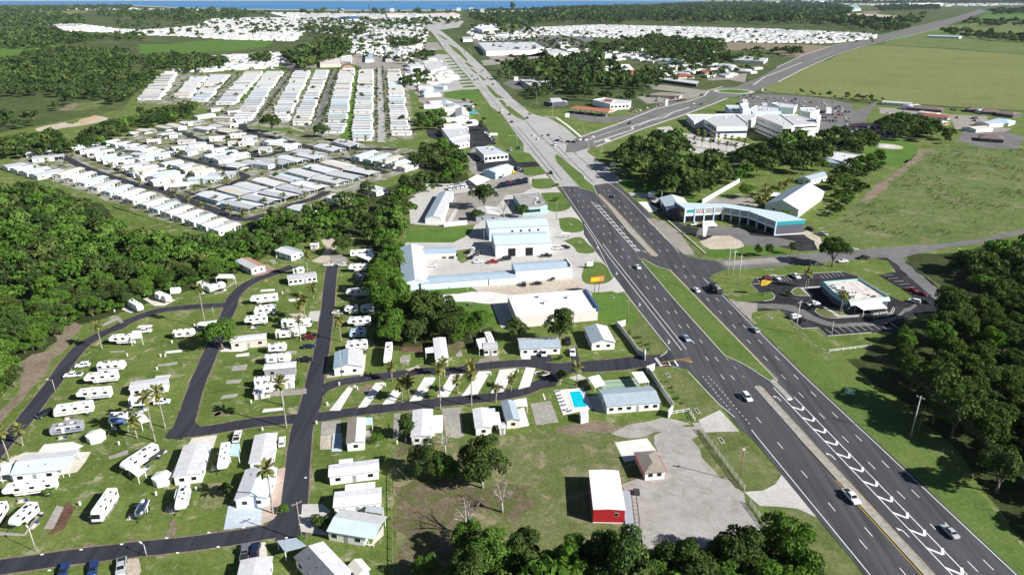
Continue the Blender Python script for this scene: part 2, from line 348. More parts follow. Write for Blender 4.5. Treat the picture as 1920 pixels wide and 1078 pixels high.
def kerb_line(px, parent, w=.22, h=.14, m='kerb', closed=False, smooth=True, name='kerb', world=None):
    P = world if world else [G(*p) for p in px]
    if smooth and len(P) > 2: P = smooth_line(P + ([P[0]] if closed else []), 4)
    A = offset_line(P, w / 2); B = offset_line(P, -w / 2); mb = MB(); n = len(P)
    vs = [(p.x, p.y, 0) for p in A] + [(p.x, p.y, 0) for p in B] + [(p.x, p.y, h) for p in A] + [(p.x, p.y, h) for p in B]
    fs = []
    for i in range(n - 1):
        fs += [(i, i + 1, 2 * n + i + 1, 2 * n + i), (n + i + 1, n + i, 3 * n + i, 3 * n + i + 1), (2 * n + i, 2 * n + i + 1, 3 * n + i + 1, 3 * n + i)]
    fs += [(n, 0, 2 * n, 3 * n), (n - 1, 2 * n - 1, 4 * n - 1, 3 * n - 1)]
    mb.add(vs, fs, m); return link(name, mb.build(name), parent)
ORDW = ['first', 'second', 'third', 'fourth', 'fifth', 'sixth', 'seventh', 'eighth', 'ninth', 'tenth', 'eleventh', 'twelfth', 'thirteenth', 'fourteenth', 'fifteenth', 'sixteenth', 'seventeenth', 'eighteenth', 'nineteenth', 'twentieth']
def ordn(i):
    if i < 20: return ORDW[i]
    tens = ['', '', 'twenty', 'thirty', 'forty', 'fifty'][(i + 1) // 10]; r = (i + 1) % 10
    return tens + '-' + ORDW[r - 1] if r else {'twenty': 'twentieth', 'thirty': 'thirtieth', 'forty': 'fortieth', 'fifty': 'fiftieth'}[tens]
# ------------------------------------------------------------------ the setting: ground, water, roads
def Zm(x0, y0, s): return lambda *p: [(x0 + u / s, y0 + v / s) for u, v in p]
Z1 = Zm(0, 808, 3.99); Z2 = Zm(240, 808, 3.99); Z3 = Zm(480, 808, 3.99); Z4 = Zm(0, 600, 4.49); Z5 = Zm(180, 600, 4.49); Z6 = Zm(400, 600, 4.49)
Z7 = Zm(600, 620, 4.9); Z8 = Zm(840, 600, 4.49); Z9 = Zm(1020, 600, 4.49); Z10 = Zm(400, 440, 5.39); Z11 = Zm(560, 440, 4.49); Z12 = Zm(740, 400, 4.15)
Z13 = Zm(940, 400, 4.15); Z14 = Zm(1200, 620, 5.99); Z15 = Zm(1100, 480, 5.99); Z16 = Zm(1040, 340, 5.99); Z17 = Zm(920, 200, 5.99); Z18 = Zm(760, 40, 5.99)
Z19 = Zm(1520, 900, 4.8); Z20 = Zm(1200, 340, 5.333); Z21 = Zm(1400, 460, 5.39); Z22 = Zm(1080, 120, 5.99); Z23 = Zm(1280, 170, 5.99); Z24 = Zm(1600, 170, 5.99)
Z25 = Zm(1360, 20, 3.43); Z26 = Zm(240, 100, 5.39); Z27 = Zm(540, 100, 5.39); Z28 = Zm(0, 230, 5.39); Z29 = Zm(200, 260, 5.99); Z30 = Zm(380, 180, 3.85)
Z31 = Zm(760, 180, 4.145); Z32 = Zm(1440, 120, 3.17); Z33 = Zm(1380, 420, 3.37); Z34 = Zm(1050, 700, 2.852); Z35 = Zm(1400, 700, 2.852); Z36 = Zm(0, 180, 3.85)
Z37 = Zm(1080, 120, 3.17); Z38 = Zm(1050, 340, 3.59); Z39 = Zm(1320, 808, 3.99); Z40 = Zm(600, 0, 3.0); Z41 = Zm(1200, 0, 2.667); Z42 = Zm(0, 0, 3.0); Z43 = Zm(380, 420, 3.17); Z44 = Zm(780, 0, 9.6); Z45 = Zm(1080, 808, 3.99); Z46=Zm(720,808,3.99)
V = Vector
def world_poly(*p): return [Vector(q) for q in p]
sheet('ground', None, 'far_land', 0, world=world_poly((-14000, -300), (14000, -300), (14000, 17500), (-14000, 17500)))
sheet('grass_ground', [(-1500, 1500), (-900, 300), (-60, 262), (0, 250), (230, 205), (290, 132), (460, 105), (800, 100), (860, 160), (1000, 205), (1200, 205), (1300, 180), (1920, 210), (2800, 260), (2800, 1500)], 'grass', .01)
sheet('sea', [(-400, 8), (0, 9), (150, 9), (250, 11), (330, 15), (480, 18.5), (700, 20.5), (860, 19.5), (960, 17), (1050, 13), (1150, 9.5), (1240, 6.5), (1320, 3.5), (1330, 2.0), (-700, 1.9)], 'sea_water', .4)
slab('beach', [(250, 11.6), (330, 15.6), (480, 19.2), (700, 21.2), (860, 20.2), (860, 19), (700, 20), (480, 18), (330, 14.6), (250, 10.6)], 'sand', .1, .6)

# woodland floors, fields and bare ground
S = sheet
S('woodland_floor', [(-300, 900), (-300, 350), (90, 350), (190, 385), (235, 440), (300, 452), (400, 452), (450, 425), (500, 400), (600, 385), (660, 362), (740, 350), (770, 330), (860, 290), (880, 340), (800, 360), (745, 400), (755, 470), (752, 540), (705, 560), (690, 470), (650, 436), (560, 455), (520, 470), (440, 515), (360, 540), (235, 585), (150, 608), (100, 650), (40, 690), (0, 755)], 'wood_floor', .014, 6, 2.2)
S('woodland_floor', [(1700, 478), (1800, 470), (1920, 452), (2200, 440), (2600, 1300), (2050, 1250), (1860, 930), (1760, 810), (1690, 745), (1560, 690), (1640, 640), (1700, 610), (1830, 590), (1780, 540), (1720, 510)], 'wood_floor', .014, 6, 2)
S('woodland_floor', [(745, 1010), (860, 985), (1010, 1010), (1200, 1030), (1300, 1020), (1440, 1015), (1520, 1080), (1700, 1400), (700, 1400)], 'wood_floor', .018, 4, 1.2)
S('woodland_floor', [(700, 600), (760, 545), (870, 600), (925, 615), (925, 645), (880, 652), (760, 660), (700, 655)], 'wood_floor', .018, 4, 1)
S('dry_grass_lot', [(735, 838), (900, 825), (1100, 796), (1230, 790), (1320, 800), (1400, 930), (1440, 1010), (1200, 1040), (1000, 1060), (740, 1100)], 'dry_lot', .022, 4, 1.2)
S('leaf_litter', Z46((60, 420), (240, 400), (430, 380), (640, 420), (900, 380), (1100, 400), (1080, 560), (980, 720), (800, 620), (600, 640), (420, 640), (250, 700), (100, 760), (70, 560)), 'litter', .026, 2, 2.6)
S('leaf_litter', [(742, 985), (800, 960), (860, 985), (900, 1030), (860, 1100), (745, 1120)], 'litter', .027, 2, 2.4)
S('leaf_litter', [(742, 832), (800, 815), (830, 830), (800, 850), (750, 856)], 'litter', .026, 2, 1.6)
S('brush_strip', Z4((-60, 960), (0, 890), (100, 760), (250, 590), (400, 440), (500, 280), (610, 170), (700, 55), (600, 10), (480, 80), (460, 180), (400, 270), (280, 290), (130, 370), (190, 500), (130, 640), (40, 730), (-90, 820)), 'brush', .03, 4, 1.5)
S('gravel_lot', Z34((500, 330), (620, 290), (740, 285), (730, 320), (800, 440), (900, 560), (980, 640), (1000, 700), (1100, 860), (900, 930), (700, 930), (400, 930), (385, 800), (375, 650), (330, 600), (430, 565), (560, 520), (525, 430)), 'gravel', .03, 3, .8)
S('gravel_lot', Z34((270, 320), (420, 260), (540, 240), (700, 270), (520, 320), (380, 345)), 'gravel', .029, 2, .9)
S('weedy_ground', [(1040, 800), (1120, 790), (1180, 800), (1260, 790), (1240, 806), (1130, 812), (1050, 812)], 'brush', .028, 2.5, 1)
S('weedy_ground', Z34((700, 350), (760, 330), (900, 540), (870, 560), (760, 450)), 'dry_lot', .034, 2.5, .8)
S('verge_grass', [(1228, 690), (1290, 698), (1349, 766), (1309, 788), (1292, 782), (1240, 715)], 'verge', .03, 3, .3)
S('verge_grass', [(1322, 812), (1386, 809), (1464, 890), (1452, 908), (1429, 920), (1396, 922), (1366, 890)], 'verge', .03, 3, .3)
S('verge_grass', [(1432, 951), (1460, 950), (1495, 954), (1530, 969), (1640, 1110), (1560, 1110), (1470, 1030)], 'verge', .031, 3, .3)
S('verge_grass', [(1160, 548), (1172, 545), (1250, 655), (1215, 668), (1160, 600)], 'verge', .03, 3, .3)
S('roadside_grass', [(1405, 590), (1440, 584), (1560, 650), (1620, 700), (1720, 800), (1850, 940), (1990, 1110), (1925, 1100), (1505, 702)], 'median_grass', .03, 4, .8)
S('scrub_field', Z32((340, 965), (560, 800), (720, 650), (880, 520), (1150, 480), (1500, 500), (2000, 520), (2000, 960), (1500, 985), (1200, 1060), (900, 1075), (500, 1060)), 'field', .03, 8, 2)
S('bare_track', Z32((540, 830), (640, 720), (790, 620), (900, 510), (1000, 500), (900, 560), (800, 650), (690, 740), (600, 820)), 'brush', .045, 6, 2.2)
S('pasture', Z25((240, 490), (255, 515), (330, 530), (500, 545), (900, 572), (1250, 602), (1400, 612), (1920, 645), (2300, 660), (2300, 320), (1920, 285), (1450, 250), (980, 222), (860, 240), (720, 292), (480, 392)), 'pasture', .05, 30, 3)
S('far_pasture', Z25((1000, 218), (1100, 170), (1330, 112), (1700, 70), (2300, 70), (2300, 330), (1920, 280), (1450, 245)), 'field', .06, 40, 8)
S('far_pasture', Z25((1600, 70), (1700, 0), (2300, -10), (2300, 40)), 'lush', .06, 60, 10)
S('bare_field', Z41((440, 210), (900, 228), (1000, 236), (820, 288), (720, 285), (640, 250), (440, 254)), 'brush', .06, 30, 8)
S('bare_field', Z41((980, 75), (1100, 68), (1350, 85), (1330, 105), (1100, 95), (980, 92)), 'sand', .06, 30, 8)
S('bare_field', Z41((1110, 60), (1200, 55), (1190, 75), (1120, 72)), 'brush', .065, 30, 8)
S('bare_field', Z36((250, 240), (400, 205), (480, 190), (520, 205), (690, 140), (790, 165), (720, 190), (500, 225), (300, 255)), 'sand', .06, 8, 4)
S('bare_field', Z36((560, 180), (640, 155), (690, 140), (730, 155), (640, 190), (590, 200)), 'orange_sand', .09, 8, 3)
S('clearing', Z36((430, 100), (520, 60), (640, 45), (760, 30), (790, 60), (700, 90), (560, 110)), 'field', .06, 10, 3)
S('clearing', Z36((420, 105), (480, 70), (560, 50), (540, 90), (470, 115)), 'brush', .08, 8, 3)
S('meadow', Z42((-60, 300), (0, 260), (250, 240), (420, 262), (380, 300), (250, 290), (160, 340), (0, 350)), 'lush', .06, 30, 8)
S('meadow', Z42((780, 250), (960, 250), (1100, 232), (1300, 228), (1520, 225), (1500, 265), (1300, 290), (1050, 300), (960, 330), (800, 320)), 'lush', .06, 30, 8)
S('meadow', Z42((120, 60), (360, 40), (520, 60), (420, 85), (200, 78)), 'pasture', .06, 60, 10)
S('meadow', Z42((590, 470), (720, 470), (900, 470), (860, 520), (720, 540), (600, 520)), 'field', .06, 12, 4)
S('lawn', [(205, 385), (300, 415), (390, 442), (370, 452), (250, 440), (215, 410)], 'grass', .03, 4, 1.5)
S('lawn', Z12((90, 140), (560, 110), (610, 230), (480, 245), (200, 250), (80, 250)), 'lush', .034, 3, .4)
S('helipad_lawn', Z24((130, 690), (230, 560), (540, 545), (730, 640), (700, 730), (580, 830), (400, 870), (250, 800)), 'lush', .045, 5, 1)
S('park_lawn', Z37((200, 650), (330, 630), (450, 700), (560, 790), (740, 830), (700, 790), (420, 770), (280, 740)), 'lush', .04, 5, 1)
S('bright_lawn', Z37((600, 530), (760, 540), (860, 560), (760, 590), (620, 570)), 'lush', .04, 5, 1)

# ---- park roads and lanes
def road(name, px, w, m, z, **k):
    if name == 'park_lane': ribbon('lane_edge', px, [x + .9 for x in w] if isinstance(w, list) else w + .9, 'brush', z - .008 - .02, n=14, jag=.5)
    return ribbon(name, px, w, m, z, **k)
road('park_lane', [(-60, 905), (-20, 862)] + Z4((60, 1010), (200, 850), (330, 680), (450, 530), (560, 370), (690, 220), (850, 120), (1000, 60)) + [(233, 606), (284, 586), (331, 578), (400, 573), (433, 572)], 4.9, 'park_asphalt', .040, jag=.12)
road('park_lane', Z5((650, 1000), (715, 930), (760, 850), (800, 700), (860, 520), (920, 380), (970, 260)) + Z10((120, 850), (170, 740), (200, 640), (290, 540), (420, 460), (560, 410), (700, 360), (800, 320)), 5.0, 'park_asphalt', .044, jag=.12)
road('park_lane', Z5((600, 955), (760, 945)) + Z6((0, 920), (300, 868), (600, 838)) + Z7((0, 790), (200, 760), (500, 720), (800, 690), (1176, 650)) + Z8((200, 665), (420, 640), (620, 600), (760, 545), (860, 490), (960, 430)), 5.0, 'park_asphalt', .048, jag=.1)
road('park_lane', Z7((20, 530), (100, 500), (180, 475), (400, 440), (700, 400), (1000, 365)) + Z8((0, 435), (250, 395), (500, 370), (700, 365), (900, 400)) + Z9((300, 395), (600, 375), (800, 350), (960, 340), (1040, 340)), [4.8, 4.8, 4.6, 4.6, 4.6, 4.6, 4.8, 5, 5, 5.2, 6, 7.5, 8, 8, 8.5, 9], 'park_asphalt', .052, jag=.1)
road('park_lane', [(543, 1012), (547, 985), (552, 946), (559, 864), (567, 802), (578, 772), (587, 735), (593, 702), (602, 663), (609, 618), (615, 574), (619, 529), (624, 497)], [6.4, 6.4, 6.4, 6.3, 6.2, 6.2, 5.8, 5.6, 5.2, 5.1, 5.1, 5.1, 5.1], 'park_asphalt', .056, jag=.1)
road('park_lane', [(-120, 1079), (0, 1063), (120, 1046), (240, 1031), (365, 1018), (480, 1001), (530, 988), (551, 962)], 4.9, 'park_asphalt', .060, jag=.1)
sheet('lane_corner', [(500, 985), (524, 961), (548, 935), (574, 930), (575, 1000), (540, 1006), (480, 1012)], 'park_asphalt', .064)
for P in (Z7((0, 610), (20, 560), (60, 500), (190, 490), (60, 560), (25, 610), (12, 690), (0, 720), (-60, 760), (-70, 600)), Z8((860, 440), (1080, 390), (1150, 420), (960, 470), (900, 560), (780, 580), (830, 480)),
          Z5((600, 1005), (660, 880), (700, 770), (830, 780), (835, 860), (880, 900), (1000, 920), (780, 985))):
    sheet('lane_corner', P, 'park_asphalt', .066)
sheet('turning_circle', Z11((170, 20), (310, 30), (390, 10), (460, 30), (430, 80), (330, 90), (270, 160), (265, 210), (250, 240), (180, 240), (110, 225), (190, 180), (230, 110)), 'sand', .045, 2, .5)
sheet('turning_circle', Z11((265, 170), (370, 165), (420, 215), (400, 255), (330, 265), (270, 230)), 'shell', .05, 2, .4)
# front-of-park gate apron
sheet('gate_apron', Z14((215, 330), (300, 250), (330, 200), (380, 330), (470, 430), (380, 400), (290, 380), (230, 390)), 'park_asphalt', .067)
slab('stop_slab', Z14((160, 310), (185, 300), (255, 390), (235, 410)), 'concrete', .05, .075)

# mobile home park streets
S('home_park_ground', [(20, 300), (110, 283), (200, 262), (330, 232), (400, 225), (470, 240), (600, 258), (800, 285), (800, 312), (700, 345), (590, 398), (470, 412), (440, 420), (395, 440), (250, 395), (100, 340)], 'home_yard', .03, 6, 2)
S('home_park_ground', [(300, 140), (760, 132), (780, 262), (640, 272), (540, 240), (430, 235), (395, 205), (255, 192)], 'home_yard', .03, 6, 2)
st = 'grey_road'; a = 'park_asphalt'
road('home_park_street', Z28((480, 330), (640, 350), (800, 430), (1000, 510), (1250, 590)) + Z29((330, 520), (600, 580), (900, 690), (1200, 800), (1400, 880), (1570, 910), (1800, 850)), 6.5, a, .05)
road('home_park_street', Z29((150, 30), (400, 90), (700, 180), (1000, 255), (1250, 320), (1450, 385), (1560, 420), (1500, 470), (1250, 560), (900, 640)), 6.5, a, .055)
road('home_park_street', Z26((480, 770), (700, 870), (900, 940), (1250, 1010)) + Z30((400, 440), (600, 400), (700, 370)), 6.5, a, .06)
road('home_park_street', Z30((500, 540), (700, 470), (850, 480), (1000, 450), (1150, 490), (1330, 560)), 6.5, a, .065)
road('home_park_street', Z26((1140, 720), (1190, 780), (1420, 850)) + Z30((500, 300), (720, 360), (900, 390), (1100, 385), (1300, 385), (1400, 390)), 9, a, .07)
road('home_park_street', Z30((560, 900), (620, 800), (800, 740), (900, 690)), 6, a, .05)
STREETS = []
for k, P in enumerate((Z27((925, 150), (935, 500), (950, 900)), Z27((480, 170), (380, 450), (280, 760)), Z26((1640, 200), (1450, 450), (1230, 720)), Z26((1210, 190), (1000, 380), (820, 540)), Z26((1020, 250), (820, 440)), Z26((720, 220), (520, 400), (380, 480)))):
    STREETS.append(P); road('home_park_street', P, 5 if k else 7, 'pale_road' if k == 0 else st, .075 + .005 * k)
for k, P in enumerate((Z27((690, 190), (640, 550), (600, 900)), Z27((230, 190), (120, 420)), Z26((1360, 230), (1100, 520)), Z27((590, 560), (570, 900)))):
    ribbon('garden_strip', P, 7, 'lush', .105 + .004 * k, smooth=False)

# ---- commercial ground on the left of the highway
S('commercial_apron', [(762, 345), (860, 345), (905, 325), (960, 295), (1000, 300), (1040, 346), (1092, 416), (1150, 517), (1172, 546), (1105, 562), (960, 560), (950, 600), (935, 590), (918, 562), (880, 535), (840, 560), (800, 550), (760, 520), (760, 455), (850, 455), (880, 440), (905, 400), (850, 420), (800, 420), (770, 420)], 'concrete', .036)
S('storage_lawn', Z12((480, 290), (560, 280), (570, 370), (520, 390), (485, 360)), 'grass', .045, 2, .3)
S('shell_yard', Z31((360, 760), (600, 740), (780, 720), (980, 720), (900, 760), (780, 770), (700, 880), (560, 1000), (300, 1010)), 'shell', .045, 3, .6)
S('shell_yard', Z12((600, 570), (980, 545), (1250, 500), (1500, 520), (1400, 600), (1100, 620), (880, 640), (720, 620)), 'sand', .044, 3, .6)
for P in (Z31((810, 445), (980, 445), (1020, 500), (900, 525), (850, 520)), Z31((900, 555), (1040, 550), (1090, 600), (1000, 620), (920, 610)), Z31((985, 645), (1130, 645), (1170, 695), (1100, 722), (990, 712)),
          Z31((1055, 755), (1230, 755), (1300, 830), (1250, 888), (1110, 888)), Z31((1190, 955), (1300, 945), (1370, 980), (1385, 1040), (1320, 1062), (1220, 1050)),
          Z38((20, 400), (130, 375), (190, 420), (232, 478), (130, 482), (90, 440)), Z38((170, 550), (270, 545), (340, 600), (360, 650), (280, 692), (150, 672))):
    S('grass_island', P, 'median_grass', .05, 2.5, .3, smooth=True)
S('storage_front_lawn', Z12((240, 592), (600, 572), (595, 610), (300, 642)), 'lush', .05, 2, .2)
S('storage_front_lawn', Z12((370, 690), (560, 682), (700, 705), (790, 790), (800, 870), (600, 930), (400, 830)), 'lush', .05, 2, .3)
S('store_drive', Z12((270, 655), (480, 630), (600, 610), (740, 610), (900, 640), (890, 700), (740, 705), (600, 690), (400, 685), (290, 680)), 'white_concrete', .052, 2, .3)
S('store_side_lot', Z12((750, 700), (890, 690), (930, 880), (830, 890)), 'concrete', .055)
S('store_lawn', Z13((700, 620), (860, 605), (960, 640), (1060, 800), (1040, 870), (900, 850), (820, 860), (755, 800)), 'lush', .05, 2.5, .3)
S('car_lot', Z31((480, 470), (560, 360), (820, 470), (900, 540), (1050, 545), (1080, 600), (960, 640), (980, 720), (720, 730), (640, 690), (500, 580)), 'shell', .046)
S('car_lot', Z31((540, 470), (800, 440), (870, 520), (1010, 510), (1050, 548), (900, 560), (720, 590), (560, 590)), 'lot_asphalt', .054)
S('car_lot', Z31((160, 270), (300, 250), (440, 200), (600, 200), (700, 350), (600, 400), (450, 410), (180, 320)), 'lot_asphalt', .05)
S('roadside_grass', Z31((600, 70), (630, 70), (915, 370), (890, 400), (780, 400), (740, 350), (600, 160)), 'median_grass', .05, 6, 1)
S('roadside_lots', Z18((0, 440), (300, 300), (480, 380), (700, 640), (850, 760), (640, 780), (420, 800), (0, 760)), 'pale_road', .05)
for k in range(10):
    t = k / 9; x0 = 440 + 260 * t; x1 = 510 + 260 * t; y0 = 420 + 310 * t
    S('grass_island', Z18((x0 - 60 * t, y0), (x1 + 10, y0 - 10), (x1 + 20, y0 + 4 + 8 * t), (x0 - 50 * t, y0 + 8 + 10 * t)), 'median_grass', .07)
S('roadside_grass', Z18((430, 800), (640, 770), (800, 770), (870, 860), (600, 880), (440, 860)), 'lush', .07, 6, 1)
S('roadside_grass', Z18((300, 330), (430, 320), (490, 380), (330, 370)), 'median_grass', .07)
S('roadside_grass', Z18((200, 180), (330, 180), (350, 240), (220, 240)), 'median_grass', .07)

for P, m_ in (([(640, 40), (800, 36), (870, 40), (860, 52), (800, 60), (740, 62), (650, 56)], 'pale_road'), ([(690, 62), (800, 62), (835, 95), (850, 130), (760, 132), (690, 132), (660, 120), (540, 132), (530, 116), (640, 108), (690, 98), (640, 84)], 'shell'), ([(880, 68), (1000, 66), (1110, 70), (1120, 84), (1040, 92), (1060, 104), (960, 108), (900, 96)], 'grey_road'), ([(905, 100), (1060, 98), (1000, 122), (930, 116)], 'shell'), ([(1120, 84), (1220, 82), (1240, 92), (1110, 96)], 'grey_road'), ([(770, 165), (860, 160), (900, 215), (800, 205)], 'shell'), (Z18((1090, 700), (1280, 640), (1680, 620), (1700, 740), (1400, 770), (1200, 760)), 'grey_road'), (Z18((840, 440), (1050, 430), (1100, 480), (900, 500)), 'shell')): S('far_lots', P, m_, .045, 12, 4)
# ---- highway
def HL(*p): return list(p)
dark = [(1046.7, 350), (1065, 378), (1090, 412), (1094, 425), (1095, 440), (1118.5, 473.6), (1153.5, 519.5), (1250, 652), (1262, 668), (1268, 690), (1290, 692), (1352, 760), (1384, 800), (1410, 822), (1465, 888), (1525, 962), (1600, 1052), (1660, 1130), (1990, 1130), (1910, 1077), (1710, 889), (1505, 699), (1420, 615), (1358, 553), (1338, 528), (1322, 518), (1330, 495), (1290, 484), (1278.7, 473.6), (1240, 433.5), (1215, 398), (1182, 368), (1155, 343), (1138, 344), (1112, 348), (1088, 350)]
hw = sheet('highway', dark, 'highway_asphalt', .07)
pale_l = [(1046.7, 350.4), (1088, 350.4), (1112, 348.4), (1138, 344.4), (1155, 343.4), (1167, 340), (1135, 310), (1100, 285), (1113, 270), (1105, 262), (1085, 262), (1060, 240), (1030, 222)] + Z18((1480, 1060), (1400, 1030), (1200, 860), (1060, 720), (900, 540), (740, 390), (600, 270), (480, 170), (400, 110), (330, 75), (250, 60), (150, 45), (60, 30), (60, 50), (170, 80), (280, 110), (340, 180), (420, 290), (500, 390), (640, 560), (760, 690), (850, 800), (960, 960)) + Z17((130, 90), (280, 300), (370, 420), (370, 510), (440, 530), (560, 670), (640, 760), (740, 880))
hwp = sheet('highway_far_section', pale_l, 'pale_road', .062)
road('shoreline_road', Z44((-200, 560), (40, 470), (250, 440)), 40, 'pale_road', .09); road('shoreline_road', [(700, 40), (760, 48), (800, 52)], 45, 'pale_road', .1)
# medians: grass between kerbs
med1 = Z15((590, 35), (650, 40), (720, 85), (800, 125), (930, 160)) + [(1402, 657), (1457, 714), (1449, 717)] + Z14((1400, 530), (1250, 430), (1100, 345), (960, 290)) + [(1352, 659.5), (1267, 565), (1203, 490)]
slab('median_grass', med1, 'median_grass', 0, .16); kerb_line(med1, hw, .3, .2, closed=True, smooth=False)
slab('median_nose', Z14((1455, 570), (1500, 545), (1712, 760), (1690, 785), (1650, 770)), 'separator', .0, .19)
sheet('nose_paint', Z14((1645, 770), (1690, 760), (1718, 772), (1690, 788), (1660, 785)), 'paint_white', .2, parent=hw)
isl = Z14((1285, 640), (1310, 625), (1345, 625), (1375, 645)) + Z19((390, 75), (1120, 860), (1300, 1060), (1170, 1060), (1024, 858), (295, 60), (-116, -390))
slab('traffic_separator', isl, 'separator', .0, .2); kerb_line(isl, hw, .28, .24, 'yellow_kerb', closed=True, smooth=False)
med2 = [(1077, 340), (1088, 353.4), (1107, 358), (1120, 366), (1112, 348), (1096, 336)] + Z17((1050, 780), (760, 545), (730, 540), (718, 560), (740, 620))
slab('median_grass', med2, 'median_grass', 0, .16); kerb_line(med2, hw, .35, .22, closed=True, smooth=False)
sep2 = Z16((480, 155), (505, 150), (690, 330), (860, 520), (1060, 740), (1155, 835), (1130, 848), (1095, 840), (820, 560), (640, 330))
slab('traffic_separator', sep2, 'separator', 0, .2); kerb_line(sep2, hw, .3, .24, 'yellow_kerb', closed=True, smooth=False)
for P in (Z17((150, 0), (210, 0), (330, 90), (400, 150), (380, 155), (290, 120), (210, 60)), Z18((910, 720), (940, 730), (1030, 820), (1110, 870), (1020, 860), (950, 790)), Z18((1050, 885), (1090, 890), (1140, 940), (1110, 960)),
          Z18((820, 605), (850, 615), (905, 665), (880, 670)), Z18((725, 535), (760, 545), (815, 590), (790, 590)), Z18((660, 465), (700, 470), (775, 520), (720, 515)), Z18((480, 255), (520, 275), (600, 320), (700, 440), (690, 455), (620, 390), (540, 330)), Z18((350, 140), (400, 160), (480, 215), (440, 210))):
    slab('median_grass', P, 'median_grass', 0, .2)
slab('signal_median', Z17((390, 165), (420, 175), (600, 380), (570, 370)), 'separator', 0, .2)

# painted lines: children of the highway
def stripe(parent, px, w, m='paint_white', z=.086, name='lane_line', smooth=False): return ribbon(name, px, w, m, z, parent=parent, smooth=smooth)
LW = .2
for P in (Z16((70, 60), (330, 440)) + [(1125, 458.5), (1140, 480), (1278, 657)], [(1096, 421), (1118, 455), (1148.5, 519.5), (1257, 657)], [(1130, 457), (1147.6, 480), (1287, 655)],
          Z14((540, 460), (880, 820), (1065, 972)), [(1409, 806), (1421, 821), (1631, 1077), (1660, 1115)], [(1140, 342.5), (1167, 362), (1230, 427), (1273.7, 473.6)],
          Z15((1310, 250), (1390, 325)), [(1354, 553.5), (1414, 613.6), (1501.7, 700), (1905, 1077), (1945, 1115)]):
    stripe(hw, P, LW)
for P in ([(1194.5, 480), (1269, 565.5), (1353.5, 660)], [(1256, 505), (1404, 656), (1459, 711)], Z19((225, 0), (1000, 858), (1150, 1030)), Z19((330, 0), (1125, 858)), Z16((465, 160), (640, 350), (1090, 850)), Z16((510, 140), (690, 320), (1165, 835))):
    stripe(hw, P, .14, 'paint_yellow', name='edge_line')
dash_me = MB().box(-1.55, 1.55, -.09, .09, .084, .09, 'paint_white').build('lane_dash')
dot_me = MB().box(-.45, .45, -.08, .08, .084, .09, 'paint_white').build('dotted_line_mark')
def dashes(a, b, per, off=0, me=None, parent=hw, name='lane_dash'):
    A = G(*a); B = G(*b); d = (B - A); L = d.length; d.normalize(); ang = math.atan2(d.y, d.x); s = off
    while s < L:
        p = A + d * s; link(name, me or dash_me, parent, (p.x, p.y, 0), ang); s += per
P12 = 12.95
dashes((1166, 482.5), (1673, 1085), P12, 0); dashes((1179, 482), (1320, 647), P12, 0); dashes(*Z14((860, 320), (1440, 985)), P12, 0); dashes(*Z19((520, 465), (900, 905)), P12, 0)
dashes((1068, 357.5), (1160, 474), P12); dashes((1078, 356.7), (1172, 473), P12)
dashes((1267, 500), (1500, 739), P12); dashes((1501.7, 740.3), (1850, 1088), 12.2); dashes((1282, 500), (1525, 738.6), P12); dashes((1525, 738.6), (1880, 1085), 12.2)
dashes((1132, 358), (1248, 482), P12); dashes((1142, 357.5), (1262, 481), P12)
dashes(*Z14((710, 520), (1030, 915)), 2.0, 0, dot_me); dashes(*Z14((775, 515), (1250, 1070)), 2.0, 0, dot_me)
ydash_me = MB().box(-1.0, 1.0, -.09, .09, .084, .09, 'paint_yellow').build('yellow_dash')
dashes(*Z14((980, 320), (1225, 585)), 6.2, 0, ydash_me, hw, 'yellow_dash')
# chevron strips
def hatch(La, Lb, Ra, Rb, per, tip, w=.55, off=1.2, mk=None):
    stripe(hw, [La, Lb], .24, name='chevron_edge'); stripe(hw, [Ra, Rb], .24, name='chevron_edge')
    A = G(*La); B = G(*Lb); C = G(*Ra); d = (B - A); L = d.length; d.normalize(); n = V((-d.y, d.x)); cr = (C - A)
    wdt = cr.dot(n); me = MB()
    if tip:   # V pointing along the strip
        def arm(p, q):
            t = (q - p).normalized(); nn = V((-t.y, t.x)) * (w / 2); me.add([(*(p + nn), .087), (*(p - nn), .087), (*(q - nn), .087), (*(q + nn), .087)], [(0, 1, 2, 3)], 'paint_white')
        arm(V((0, 0)), V((tip, wdt * .62))); arm(V((tip, wdt * .62)), V((tip * .2, wdt)))
    else:
        t = V((2.2, wdt)); me.add([(0, 0, .087), (w, 0, .087), (w + 1.6, wdt, .087), (1.6, wdt, .087)], [(0, 1, 2, 3)], 'paint_white')
    me = me.build('chevron_bar'); ang = math.atan2(d.y, d.x); s = off
    while s < L - 1: p = A + d * s; link('chevron_bar', me, hw, (p.x, p.y, 0), ang); s += per
hatch(*Z14((1500, 640)), *Z19((1400, 985)), *Z14((1730, 745)), *Z19((1540, 985)), 6.05, 2.4, .62, 11.5)
hatch(*Z16((410, 230), (925, 800)), *Z16((500, 275), (950, 792)), 6.6, 0, .95, 9)
stripe(hw, Z16((410, 230), (440, 240), (520, 285)), .25, name='chevron_edge')
arrow = MB()
arrow.prism_z([(-1.9, -.1), (0, -.08), (.9, .3), (1.0, .55), (-.1, .16), (-1.9, .1)], .084, .088, 'paint_white'); arrow.prism_z([(.55, .15), (1.5, .95), (.45, 1.0)], .089, .092, 'paint_white')
arrow_me = arrow.build('turn_arrow')
arrow2 = MB(); arrow2.prism_z([(-1.9, .1), (0, .08), (.9, -.3), (1.0, -.55), (-.1, -.16), (-1.9, -.1)][::-1], .084, .088, 'paint_white'); arrow2.prism_z([(.55, -.15), (.45, -1.0), (1.5, -.95)], .089, .092, 'paint_white'); arrow2_me = arrow2.build('turn_arrow')
up = heading((1631, 1077), (1421, 821)); dn = up + math.pi
